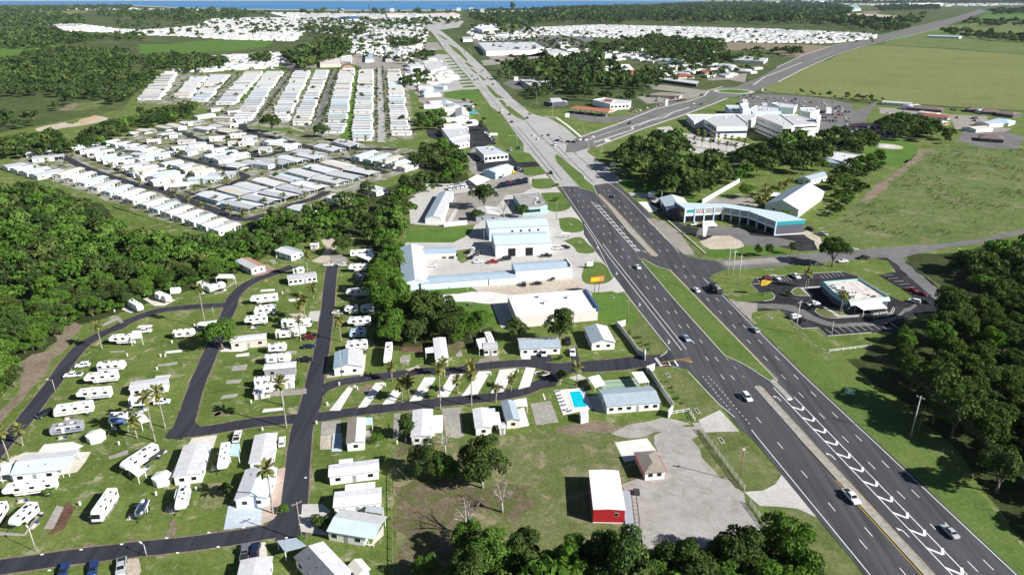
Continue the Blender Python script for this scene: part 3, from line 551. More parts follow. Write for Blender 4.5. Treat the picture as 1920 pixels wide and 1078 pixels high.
for p in Z14((1550, 755)) + Z35((455, 440), (840, 845)): g = G(*p); link('turn_arrow', arrow_me, hw, (*g, 0), up)
for p in Z16((548, 283), (755, 518), (1005, 790)): g = G(*p); link('turn_arrow', arrow_me, hw, (*g, 0), dn)
for p in Z16((490, 747), (705, 1037)) + Z15((605, 547), (933, 965)): g = G(*p); link('turn_arrow', arrow2_me, hw, (*g, 0), dn)
# side-street markings at the park gate
for P in (Z14((240, 358), (440, 325), (590, 360)), Z14((440, 325), (545, 308), (590, 360)), Z14((500, 325), (540, 335), (575, 352))): stripe(hw, P, .25, 'paint_orange', .09, 'gore_line')
stripe(hw, Z14((385, 335), (430, 400)), .5, 'paint_white', .09, 'stop_line'); stripe(hw, Z14((320, 350), (345, 395)), .3, 'paint_white', .09, 'stop_line')
kerb_line(Z14((215, 395), (300, 385), (380, 405), (470, 438)), hw); kerb_line(Z14((225, 290), (285, 255), (305, 220)), hw)
# pale section lines, worn lanes
for P in (Z17((250, 230), (420, 430), (740, 830)), Z17((300, 230), (480, 430), (800, 830)), Z17((640, 330), (860, 560), (1150, 850)), Z17((560, 330), (800, 560), (1080, 850)), Z17((760, 330), (960, 540), (1330, 850))): stripe(hwp, P, .9, 'grey_road', .068, 'worn_wheel_track')
for P in (Z18((820, 690), (1060, 980)), Z18((1050, 700), (1330, 1000)), Z18((580, 410), (760, 640))): stripe(hwp, P, .6, 'grey_road', .07, 'worn_wheel_track')

# ---- side street to the right and the restaurant lots
S('side_street', [(1322, 518), (1339, 514.5), (1359, 505.5), (1462, 500), (1540, 493), (1640, 484), (1690, 483), (1766, 466), (1855, 454), (1920, 438), (2100, 395), (2100, 385), (1920, 429), (1855, 445.5), (1766, 457), (1688, 462), (1590, 469), (1534, 474), (1481, 477.5), (1406, 484), (1346, 489), (1300, 482), (1290, 484), (1330, 495)], 'grey_road', .064)
S('street_mouth', Z20((430, 742), (560, 770), (780, 802), (870, 880), (740, 925), (700, 960), (690, 1000), (560, 900)), 'highway_asphalt', .073)
S('street_gravel', Z20((820, 800), (1100, 780), (1520, 760), (1500, 800), (1200, 830), (860, 840)), 'shell', .068, 2, .5)
rl = Z21((90, 330), (560, 290), (970, 265), (1120, 312), (1240, 392), (1430, 505), (1560, 560), (1725, 560), (1725, 720), (1600, 760), (1570, 870), (1250, 882), (820, 915), (720, 830), (560, 838), (440, 750), (330, 650), (60, 672), (-30, 650), (-30, 570), (170, 560), (115, 470), (40, 395))
lot = S('restaurant_lot', rl, 'lot_asphalt', .052)
S('restaurant_entrance', Z15((1560, 480), (1680, 510), (1916, 530), (1916, 620), (1860, 640), (1850, 710), (1700, 620)), 'shell', .06, 1.5, .3)
S('worn_asphalt', Z21((0, 590), (300, 590), (520, 620), (700, 730), (900, 790), (1200, 780), (1450, 740), (1600, 640), (1725, 580), (1725, 620), (1600, 700), (1450, 780), (1200, 820), (850, 830), (640, 760), (480, 680), (280, 640), (0, 640)), 'grey_road', .058, 2, .7)
S('grass_island', Z21((30, 500), (120, 480), (240, 470), (280, 510), (260, 550), (175, 562), (0, 575), (-40, 540)), 'median_grass', .07)
kerb_line(Z21((250, 475), (283, 510), (262, 548), (175, 565)), lot); kerb_line(Z21((115, 470), (40, 395), (140, 387)), lot, smooth=False); kerb_line(Z21((140, 380), (95, 332), (560, 292), (970, 267), (1120, 312), (1240, 392), (1430, 505)), lot, smooth=False)
kerb_line(Z21((440, 752), (560, 840), (720, 832), (820, 915), (1260, 882)), lot, smooth=False)
isl2 = Z21((450, 470), (480, 440), (540, 430), (660, 500), (600, 510), (490, 505)); S('grass_island', isl2, 'verge', .07); kerb_line(isl2, lot, closed=True)
isl3 = Z21((690, 670), (720, 640), (900, 640), (1150, 690), (1420, 700), (1480, 630), (1490, 660), (1420, 715), (1170, 720), (930, 735), (780, 725)); S('planting_bed', isl3, 'dry_lot', .07); kerb_line(isl3, lot, closed=True)
S('restaurant_walk', Z21((530, 425), (740, 412), (740, 430), (600, 440), (670, 520), (640, 520)), 'concrete', .08); S('restaurant_walk', Z21((770, 620), (800, 615), (940, 710), (1160, 695), (1160, 715), (920, 725)), 'concrete', .082)
S('east_car_park', Z33((900, 325), (1010, 302), (960, 232), (870, 217), (1040, 195), (1100, 260), (1250, 370), (1330, 460), (1520, 550), (1050, 570), (1060, 485), (1140, 478), (1060, 420)), 'lot_asphalt', .056)
S('worn_asphalt', Z33((930, 200), (1040, 190), (1080, 250), (1250, 390), (1330, 470), (1420, 530), (1300, 500), (1150, 390), (1030, 270)), 'grey_road', .062, 2, .8)
S('swale', Z33((330, 600), (560, 810), (640, 850), (560, 850), (420, 720), (350, 640)), 'field', .05, 3, .6)
S('roadside_grass', Z33((100, 590), (270, 540), (380, 660), (600, 820), (840, 780), (780, 850), (500, 860), (430, 760)), 'grass', .04, 3, .8)
bay = MB().box(-2.6, 2.6, -.06, .06, .075, .082, 'paint_white').build('bay_line')
def bays(a, b, n, toward, parent=lot):
    A = G(*a); B = G(*b); T = G(*toward[1]) - G(*toward[0]); ang = math.atan2(T.y, T.x)
    for i in range(n): p = A.lerp(B, i / (n - 1)); link('bay_line', bay, parent, (p.x, p.y, 0), ang)
bays(*Z21((760, 315), (960, 290)), 6, Z21((740, 290), (790, 335))); bays(*Z21((330, 345), (430, 335)), 4, Z21((330, 320), (390, 370)))
bays(*Z21((830, 870), (1300, 820)), 8, Z21((800, 840), (880, 900))); bays(*Z21((1390, 830), (1490, 810)), 2, Z21((1350, 800), (1430, 860)))
bays(*Z33((960, 325), (1100, 400)), 5, Z33((940, 330), (1040, 320)))
# strip-mall lot
S('mall_lot', Z20((230, 330), (440, 440), (620, 480), (1060, 470), (1330, 540), (1730, 535), (1780, 690), (1600, 700), (1300, 630), (1000, 640), (900, 540), (620, 590), (420, 500)), 'lot_asphalt', .05)
S('mall_lot', Z20((600, 440), (1040, 470), (1100, 540), (1330, 560), (1560, 600), (1500, 640), (1200, 660), (1050, 640), (900, 560), (700, 540), (560, 560)), 'grey_road', .058, 2, .5)
S('mall_sand', Z20((600, 600), (720, 550), (900, 545), (1010, 600), (1050, 650), (960, 680), (700, 680), (640, 650)), 'sand', .066, 2, .5)
S('mall_sand', Z20((1620, 520), (1660, 480), (1800, 560), (1850, 650), (1780, 680), (1740, 600)), 'sand', .066, 2, .5)
S('mall_grass', Z20((660, 700), (960, 680), (1100, 650), (1460, 665), (1480, 730), (1000, 745), (760, 770), (690, 750)), 'lush', .06, 2, .4)
S('mall_verge', Z20((60, 370), (200, 380), (420, 520), (520, 660), (550, 740), (440, 730), (240, 560), (100, 420)), 'shell', .075, 2, .5)
S('mall_verge_grass', Z20((400, 520), (480, 560), (640, 730), (600, 770), (500, 660)), 'verge', .08, 2, .4)
S('mall_verge_grass', Z20((90, 320), (170, 330), (230, 390), (190, 400)), 'verge', .08, 2, .3)
S('mall_walk', Z20((-20, 205), (60, 205), (190, 275), (150, 305), (90, 310)), 'white_concrete', .08)
S('mall_rear_lot', Z20((600, 215), (700, 170), (1100, 160), (1250, 270), (1200, 260), (900, 225), (700, 230)), 'shell', .05)
S('drive_through_lot', Z20((60, 150), (210, 150), (340, 280), (330, 300), (200, 310), (100, 230)), 'lot_asphalt', .052)
S('drive_walk', Z37((310, 765), (430, 770), (500, 800), (470, 830), (430, 800), (330, 785)), 'concrete', .06)
S('hospital_lot', Z23((0, 480), (340, 520), (700, 590), (960, 640), (960, 710), (880, 700), (600, 690), (400, 740), (130, 700), (0, 640)), 'concrete', .05)
S('hospital_lot', Z22((900, 720), (1060, 700), (1160, 800), (1400, 860), (1840, 930), (1840, 990), (1500, 970), (1100, 850)), 'concrete', .052)
S('hospital_lot', Z23((640, 60), (900, 40), (1300, 60), (1600, 90), (1900, 150), (1940, 400), (1600, 440), (1540, 380), (1500, 260), (1000, 200), (640, 150)), 'grey_road', .05)
S('hospital_lot', Z32((320, 270), (540, 270), (660, 220), (600, 300), (560, 370), (480, 380), (330, 420), (300, 380)), 'grey_road', .055)
S('hospital_lot', Z32((460, 360), (560, 350), (760, 350), (800, 440), (620, 430), (420, 400)), 'lot_asphalt', .058)
S('office_lot', Z24((290, 190), (760, 220), (1100, 270), (1500, 290), (1540, 420), (1150, 440), (1100, 330), (640, 270), (300, 260)), 'shell', .05)
S('office_lot', Z24((1160, 560), (1250, 450), (1750, 470), (1920, 520), (1850, 660), (1500, 650)), 'grey_road', .052)
S('office_lot', Z24((1230, 430), (1480, 390), (1780, 430), (1700, 470), (1260, 470)), 'shell', .056)
S('station_lot', Z22((-30, 520), (400, 600), (700, 560), (1000, 430), (1250, 390), (1200, 430), (700, 600), (350, 665), (120, 650), (-60, 600)), 'grey_road', .05)
S('station_lot', Z22((680, 370), (960, 350), (1280, 330), (1400, 330), (1380, 370), (1160, 420), (800, 450)), 'shell', .05)
S('office_lot', Z22((800, 230), (1000, 240), (1380, 290), (1500, 300), (1450, 340), (1230, 330), (760, 270)), 'shell', .052)
S('office_lot', Z22((1450, 150), (1700, 120), (1920, 110), (1900, 210), (1700, 180), (1500, 190)), 'shell', .05)
sheet('path', Z37((200, 640), (330, 610), (420, 600), (420, 612), (330, 626), (230, 655)), 'shell', .06); ribbon('path', Z17((740, 125), (870, 220), (1020, 345)), 2.4, 'white_concrete', .07, smooth=False); ribbon('path', Z17((600, 110), (740, 125)), 2, 'white_concrete', .072, smooth=False)

# crossroad and boulevard
bv = S('boulevard', Z22((0, 835), (500, 672), (900, 512), (1250, 432), (1440, 372), (1500, 300), (1650, 262), (1800, 258), (1900, 212)) + Z25((200, 440), (330, 372), (500, 292), (700, 228), (860, 195), (1000, 165), (1200, 115), (1400, 65), (1550, 22), (1640, -8), (1680, 8), (1560, 50), (1420, 100), (1220, 150), (1010, 195), (870, 230), (700, 285), (500, 372), (340, 455), (240, 500)) + Z22((1900, 362), (1700, 382), (1550, 442), (1200, 572), (700, 742), (230, 925), (100, 960), (0, 990), (-120, 1000), (-100, 900)), 'grey_road', .064)
for P in (Z22((40, 825), (500, 665), (900, 505), (1250, 425), (1440, 362), (1490, 300), (1650, 255)), Z22((230, 930), (700, 748), (1200, 578), (1550, 448), (1700, 388)), Z25((330, 368), (500, 288), (700, 224), (860, 190), (1000, 160), (1200, 112), (1400, 62)), Z25((340, 460), (500, 377), (700, 290), (870, 235), (1010, 200), (1220, 155), (1420, 104)),
          Z22((200, 885), (640, 740), (630, 705), (820, 640), (1000, 600), (1080, 550), (1270, 490)), Z25((180, 480), (250, 430), (380, 380), (490, 335)), Z25((240, 500), (240, 520), (300, 530))):
    ribbon('kerb_walk', P, 2.6, 'concrete', .085, parent=bv, smooth=False)
for P in (Z22((230, 820), (480, 735), (620, 695)), Z22((700, 700), (900, 610), (1030, 555)), Z22((720, 680), (840, 630)), Z25((560, 320), (700, 265))): ribbon('lane_line', P, .5, 'paint_white', .09, parent=bv, smooth=False)
S('grass_island', Z22((1340, 470), (1500, 400), (1590, 350), (1560, 390), (1400, 460)), 'lush', .09); rb = G(*Z22((1770, 310))[0])
cir = [V((rb.x + 26 * math.cos(t * .26), rb.y + 26 * math.sin(t * .26))) for t in range(24)]
slab('roundabout_apron', None, 'concrete', 0, .12, world=cir); slab('roundabout_grass', None, 'lush', 0, .2, world=[rb + (p - rb) * .78 for p in cir])
hp = G(1664, 275); hc = [V((hp.x + 11.6 * math.cos(t * math.pi / 20), hp.y + 11.6 * math.sin(t * math.pi / 20))) for t in range(40)]
pad = slab('helipad', None, 'concrete', 0, .16, world=hc)
mb = MB()
for x0, x1, y0, y1 in ((-3.2, -1.8, -4, 4), (1.8, 3.2, -4, 4), (-1.8, 1.8, -.7, .7)): mb.box(x0, x1, y0, y1, .165, .17, 'paint_white')
link('landing_mark', mb.build('landing_mark'), pad, (hp.x, hp.y, 0), R(35))
mb = MB()
for k in range(40):
    a0 = k * math.pi / 20; a1 = a0 + math.pi / 20
    mb.quad((11.5 * math.cos(a0), 11.5 * math.sin(a0), .166), (11.5 * math.cos(a1), 11.5 * math.sin(a1), .166), (10.7 * math.cos(a1), 10.7 * math.sin(a1), .166), (10.7 * math.cos(a0), 10.7 * math.sin(a0), .166), 'paint_yellow')
link('edge_ring', mb.build('edge_ring'), pad, (hp.x, hp.y, 0))
# highway crossing details
for P in (Z17((380, 410), (600, 385), (760, 385)), Z17((820, 565), (1050, 555))): stripe(hwp, P, .7, 'paint_white', .08, 'stop_line', False)
S('driveway', Z34((740, 250), (855, 195), (960, 310), (780, 315)), 'concrete', .06); S('driveway', Z39((300, 455), (440, 445), (530, 400), (582, 328), (842, 645), (700, 580), (560, 565), (420, 560), (370, 520)), 'concrete', .06)
S('driveway', Z34((705, 265), (745, 262), (790, 320), (740, 300)), 'gravel', .055)

# ---- pads, slabs, driveways of the camp
pads = [(Z7((85, 735), (185, 735), (300, 540), (330, 512), (260, 512)), 'white_concrete'), (Z7((345, 710), (430, 700), (600, 490), (585, 472), (510, 478)), 'white_concrete'), (Z7((570, 680), (680, 668), (745, 570), (735, 545), (670, 545)), 'white_concrete'),
        (Z7((820, 650), (930, 640), (1065, 440), (1050, 425), (960, 428)), 'white_concrete'), ([(819, 744.5), (840, 744)] + Z8((130, 452), (20, 458)), 'white_concrete'), (Z8((115, 640), (250, 625), (360, 430), (260, 432)), 'white_concrete'),
        (Z8((360, 618), (465, 605), (580, 405), (435, 420)), 'white_concrete'), (Z8((590, 585), (690, 560), (738, 405), (655, 398)), 'white_concrete'),
        (Z5((580, 265), (590, 283), (720, 272), (742, 246)), 'white_concrete'), (Z5((520, 375), (520, 392), (680, 378), (690, 350)), 'old_slab'), (Z5((495, 495), (505, 470), (632, 460), (620, 490)), 'white_concrete'), (Z5((340, 68), (365, 45), (482, 40), (465, 65)), 'white_concrete'), (Z5((110, 265), (120, 275), (235, 270), (245, 258)), 'old_slab'),
        (Z6((185, 312), (195, 290), (305, 275), (300, 303)), 'white_concrete'), (Z6((148, 432), (170, 385), (290, 372), (275, 420)), 'old_slab'), (Z6((105, 540), (115, 508), (243, 498), (225, 530)), 'old_slab'), (Z6((55, 668), (80, 635), (215, 617), (190, 650)), 'old_slab'), (Z6((408, 780), (425, 748), (590, 735), (590, 760)), 'white_concrete'),
        (Z6((440, 620), (560, 590), (785, 575), (785, 620), (580, 640), (450, 645)), 'shell'), (Z6((600, 290), (620, 262), (705, 258), (695, 285)), 'old_slab'), (Z6((60, 268), (75, 215), (170, 235), (300, 245), (240, 265)), 'white_concrete'),
        (Z7((15, 838), (195, 820), (185, 955), (5, 960)), 'old_slab'), (Z7((5, 965), (105, 958), (100, 1090), (0, 1090)), 'sand'), (Z7((120, 945), (205, 940), (200, 1110), (105, 1110)), 'blue_slab'), (Z7((680, 762), (742, 757), (740, 985), (668, 988)), 'old_slab'), (Z7((395, 920), (468, 915), (465, 1000), (395, 1010)), 'old_slab'),
        (Z7((980, 800), (1060, 795), (1060, 970), (985, 975)), 'cream_slab'), ([(828, 766), (864, 763), (869, 815), (874, 816), (857, 822), (836, 818)], 'old_slab'), (Z8((695, 702), (865, 682), (932, 860), (740, 882)), 'old_slab'), (Z8((555, 760), (640, 735), (685, 890), (595, 905)), 'white_concrete'), (Z8((795, 620), (805, 617), (825, 670), (812, 675)), 'white_concrete'),
        (Z8((265, 330), (410, 290), (440, 335), (250, 365)), 'shell'), (Z7((730, 255), (760, 228), (832, 222), (828, 290), (740, 300)), 'old_slab'), (Z8((60, 250), (100, 230), (125, 305), (72, 310)), 'old_slab'), (Z8((0, 180), (130, 180), (140, 215), (60, 300), (0, 320)), 'litter'),
        (Z7((370, 415), (395, 215), (425, 220), (400, 415)), 'cream_slab'), (Z7((60, 440), (70, 380), (150, 385), (200, 410), (120, 430)), 'sand'),
        (Z9((205, 485), (300, 455), (360, 492), (270, 512)), 'concrete'), (Z9((215, 270), (270, 225), (310, 370), (250, 375)), 'park_asphalt'), (Z8((600, 260), (690, 265), (740, 330), (620, 330)), 'white_concrete'), (Z8((690, 270), (830, 240), (890, 350), (700, 350)), 'park_asphalt'),
        (Z1((330, 100), (540, 80), (628, 110), (540, 165), (285, 160)), 'white_concrete'), (Z1((-40, 370), (0, 240), (60, 212), (190, 160), (682, 155), (640, 230), (575, 308), (430, 332), (0, 378)), 'cream_slab'), (Z1((425, 555), (480, 570), (400, 730), (325, 735)), 'old_slab'), (Z1((480, 570), (500, 530), (565, 570), (480, 730), (400, 770), (340, 780), (400, 730)), 'mulch'),
        (Z1((810, 190), (958, 140), (958, 175), (815, 215)), 'old_slab'), (Z1((615, 680), (700, 670), (790, 640), (880, 480), (890, 520), (790, 670), (680, 695)), 'old_slab'), (Z1((-20, 745), (10, 755), (180, 770), (290, 600), (310, 615), (190, 785), (0, 780)), 'old_slab'),
        (Z2((460, 85), (480, 52), (668, 30), (575, 330), (350, 355), (310, 330)), 'cream_slab'), (Z2((560, 580), (555, 560), (600, 440), (690, 440), (635, 575)), 'old_slab'), (Z2((750, 560), (1010, 545), (1010, 700), (715, 740)), 'blue_slab'), (Z2((520, 590), (560, 400), (790, 370), (760, 470), (720, 560), (560, 600)), 'dry_lot'),
        (Z2((-20, 1090), (-10, 960), (80, 950), (100, 1040), (80, 1090)), 'sand'), (Z2((268, 615), (290, 570), (350, 600), (345, 618)), 'pavers'), (Z2((830, 880), (845, 850), (1030, 830), (1060, 1090), (960, 1090)), 'cream_slab'),
        (Z3((130, 290), (222, 272), (178, 600), (130, 660), (40, 700), (50, 560)), 'pavers'), (Z3((345, 548), (500, 545), (560, 598), (460, 720), (572, 790), (480, 775), (330, 750)), 'concrete'), (Z3((555, 790), (860, 848), (955, 700), (955, 780), (870, 860), (560, 810)), 'cream_slab'),
        (Z10((380, 370), (540, 300), (645, 355), (500, 410), (420, 420)), 'red_pavers'), (Z10((240, 340), (260, 325), (380, 380), (370, 390)), 'sand'), (Z10((0, 590), (60, 580), (190, 490), (230, 475), (200, 510), (30, 605)), 'old_slab'), (Z10((960, 830), (975, 775), (1080, 770), (1060, 880), (985, 870)), 'concrete'), (Z10((760, 800), (900, 795), (960, 830), (820, 840)), 'sand'),
        (Z10((475, 580), (480, 555), (620, 548), (625, 570)), 'white_concrete'), (Z10((755, 655), (880, 640), (885, 665), (775, 680)), 'white_concrete'), (Z10((560, 260), (610, 250), (650, 290), (610, 305)), 'old_slab'), (Z43((105, 735), (140, 725), (180, 740), (175, 755), (110, 760)), 'white_concrete'), (Z43((0, 585), (85, 570), (75, 600), (0, 615)), 'white_concrete'),
        (Z36((0, 0), (1, 0), (1, 1)), 'old_slab')]
pads += [([(168, 622)] + [(207, 600), (222, 593), (228, 597), (212, 604), (186, 616)], 'shell'), ([(216, 596), (224, 594), (232, 605), (226, 606)], 'shell'), ([(228, 580), (240, 572), (262, 583), (245, 587)], 'white_concrete'), ([(268, 560), (300, 552), (330, 563), (310, 573), (290, 574)], 'cream_slab')]
ground_mat('cream_slab', [(.52, .48, .4), (.62, .58, .5), (.7, .66, .58)], s1=.1, s2=.6, s3=3, bumpd=.01, grain=(.86, 1.1))
for i, (P, m) in enumerate(pads[:-5] + pads[-4:]): sheet('driveway' if m in ('park_asphalt', 'concrete') else 'pad', P, m, .068 + .0005 * (i % 12))
S('dirt_patch', Z7((740, 150), (960, 140), (900, 220), (850, 180), (760, 200)), 'mulch', .06, 1.5, .5); S('dirt_patch', Z7((780, 355), (900, 315), (920, 340), (820, 370)), 'sand', .06, 1.5, .5)
for P in (Z2((270, 800), (300, 700), (340, 650), (375, 720), (330, 790)), Z1((650, 860), (620, 890), (640, 840), (720, 850)), Z2((0, 830), (10, 790), (60, 790), (50, 820)), Z7((330, 540), (440, 490), (520, 490), (480, 560), (400, 570)), Z5((960, 800), (1000, 770), (1060, 780), (1000, 810)), Z6((0, 800), (60, 770), (140, 800), (60, 810))):
    S('bare_patch', P, 'brush', .05, .9, .8)
# swimming pool, sunk into its deck
deck_px = Z9((85, 592), (330, 570), (412, 745), (160, 800)); pool_px = Z9((205, 603), (312, 596), (368, 733), (248, 742))
dk = slab('pool_deck', deck_px, 'white_concrete', 0, .1)
rim = kerb_line(pool_px + pool_px[:1], dk, .5, .17, 'plain_white', smooth=False, name='pool_rim'); S('pool_water', pool_px, 'pool_water', .13)
S('pool_walk', Z9((360, 650), (470, 620), (530, 700), (520, 790), (430, 760)), 'concrete', .07)
# ------------------------------------------------------------------ trees
def crown_arrays(seed, cards, size, lobes, rx=5.0, rz=3.4, zc=6.2, flat=.75, lobe_r=(1.5, 2.6), low=-.55):
    """leaf sprays spread over the lobes of a crown; returns quad corners (n,4,3) and a tone per quad"""
    g = np.random.default_rng(seed); L = []
    for i in range(lobes):
        t = g.uniform(0, 2 * math.pi); u = g.uniform(low, 1); rr = math.sqrt(max(0, 1 - u * u)) * g.uniform(.5, 1.12); r = g.uniform(*lobe_r)
        L.append((math.cos(t) * rr * (rx - r * .6), math.sin(t) * rr * (rx - r * .6), zc + u * g.uniform(.5, 1) * (rz - r * .35), r))
    L.append((0, 0, zc, lobe_r[1])); L = np.array(L)
    w = L[:, 3] ** 2; k = g.choice(len(L), cards * 2, p=w / w.sum())
    d = g.normal(size=(cards * 2, 3)); d /= np.linalg.norm(d, axis=1)[:, None]; d[:, 2] = np.where(d[:, 2] < -.35, -d[:, 2], d[:, 2])
    rad = L[k, 3] * g.uniform(.72, 1.12, cards * 2)
    p = L[k, :3] + d * rad[:, None] * np.array([1, 1, flat])
    dist = np.linalg.norm((p[:, None, :] - L[None, :, :3]) / np.array([1, 1, flat]), axis=2) / L[None, :, 3]
    keep = np.where(dist.min(axis=1) > .66)[0][:cards]; p = p[keep]; d = d[keep]; k = k[keep]; n = len(p)
    nn = d * .75 + g.normal(size=(n, 3)) * .55 + np.array([0, 0, .25]); nn /= np.linalg.norm(nn, axis=1)[:, None]
    a = np.cross(nn, g.normal(size=(n, 3))); a /= np.linalg.norm(a, axis=1)[:, None]; b = np.cross(nn, a)
    s = size * g.uniform(.55, 1.35, n)[:, None]; e = g.uniform(.4, .75, n)[:, None]
    q = np.stack([p - a * s * .6, p - b * s * e * .6 + a * s * g.uniform(-.2, .2, n)[:, None], p + a * s * .6 + nn * s * g.uniform(-.2, .25, n)[:, None], p + b * s * e * .6], 1)
    lt = g.uniform(-.16, .16, len(L)); tone = np.clip(g.normal(.45, .22, n) + lt[k], 0, 1)
    return q.astype(np.float32), tone.astype(np.float32)
def quads_mesh(name, q, tone, m):
    n = len(q); me = bpy.data.meshes.new(name); me.vertices.add(n * 4); me.vertices.foreach_set('co', q.reshape(-1))
    me.loops.add(n * 4); me.loops.foreach_set('vertex_index', np.arange(n * 4, dtype=np.int32))
    me.polygons.add(n); me.polygons.foreach_set('loop_start', np.arange(0, n * 4, 4, dtype=np.int32)); me.polygons.foreach_set('loop_total', np.full(n, 4, np.int32))
    at = me.attributes.new('tone', 'FLOAT', 'FACE'); at.data.foreach_set('value', tone); me.materials.append(mat(m)); me.update(calc_edges=True); return me
def trunk_mesh(seed, h=6, r=.32, m='bark', limbs=5, spread=2.8, top=None, sub=False):
    g = random.Random(seed); mb = MB(); lean = V((g.uniform(-.4, .4), g.uniform(-.4, .4), 0)); k = h * .42
    mb.tube((0, 0, -.3), V((0, 0, k)) + lean * .5, r * 1.25, r * .8, m, 7); f = V((0, 0, k)) + lean * .5
    for i in range(limbs):
        t = 2 * math.pi * (i + g.random() * .7) / limbs; e = f + V((math.cos(t) * spread * g.uniform(.6, 1.1), math.sin(t) * spread * g.uniform(.6, 1.1), h * g.uniform(.3, .62)))
        mid = f.lerp(e, .5) + V((0, 0, h * .06)); mb.tube(f - V((0, 0, .2)), mid, r * .6, r * .38, m, 5, False); mb.tube(mid, e, r * .38, r * .12, m, 5)
        if sub:
            for j in range(5):
                s = mid.lerp(e, g.random()); v = V((g.gauss(0, 1), g.gauss(0, 1), g.uniform(.1, 1.2))).normalized() * g.uniform(.9, 2.2); mb.tube(s, s + v, r * .17, r * .04, m, 4)
                for q in range(2): s2 = s + v * g.uniform(.4, .9); mb.tube(s2, s2 + V((g.gauss(0, .6), g.gauss(0, .6), g.uniform(.2, .9))), r * .08, r * .03, m, 3)
    return mb.build('trunk', True)
LOD = {}
def lod(kind, n, cards, size, lobes, **k): LOD[kind] = [crown_arrays(100 + i * 7 + len(LOD) * 31, cards, size, lobes, **k) for i in range(n)]
lod('hi', 5, 6000, .42, 34, lobe_r=(.7, 1.75), zc=4.9, rz=4.6, low=-.95); lod('mid', 7, 2600, .62, 24, lobe_r=(.9, 2.1), rz=3.8, low=-.7); lod('low', 5, 270, 1.65, 16, lobe_r=(1.1, 2.5)); lod('tiny', 5, 48, 3.5, 9); lod('shrub', 3, 500, .3, 9, rx=1.3, rz=.9, zc=.9, lobe_r=(.4, .75)); lod('cone', 2, 1300, .38, 18, rx=1.15, rz=4.2, zc=4.1, lobe_r=(.7, 1.05), flat=1.2)
CROWN = {}
for kd in ('hi', 'mid', 'shrub', 'cone'):
    for lf in ('oak_leaf', 'bright_leaf'): CROWN[kd, lf] = [quads_mesh('crown', q, t, lf) for q, t in LOD[kd]]
TRUNK = [trunk_mesh(40 + i) for i in range(4)]
def a_tree(xy, s, kind='mid', leaf='oak_leaf', label='', group=None, name='tree', hs=1.0, cat='tree'):
    v = random.randrange(len(CROWN[kind, leaf])); t = thing(name, label, cat, (xy.x, xy.y, 0), random.uniform(0, 6.28), group); t.scale = (s, s, s * hs)
    link('trunk', random.choice(TRUNK), t); link('crown', CROWN[kind, leaf][v], t); return t
def inside(p, P):
    c = False; j = len(P) - 1
    for i in range(len(P)):
        if (P[i].y > p.y) != (P[j].y > p.y) and p.x < (P[j].x - P[i].x) * (p.y - P[i].y) / (P[j].y - P[i].y + 1e-9) + P[i].x: c = not c
        j = i
    return c
def scatter(px, sp, jit=.42, seed=1):
    P = [G(*p) for p in px]; g = random.Random(seed); out = []; x0 = min(p.x for p in P); x1 = max(p.x for p in P); y0 = min(p.y for p in P); y1 = max(p.y for p in P)
    r = 0; y = y0
    while y < y1:
        x = x0 + (r % 2) * sp / 2
        while x < x1:
            p = V((x + g.uniform(-jit, jit) * sp, y + g.uniform(-jit, jit) * sp))
            if inside(p, P): out.append(p)
            x += sp
        y += sp * .87; r += 1
    return out
def to_px(p, z=0):
    dep = p.y * CP + (CAM_H - z) * SP; return CX + FPX * p.x / dep, CY + FPX * ((CAM_H - z) * CP - p.y * SP) / dep
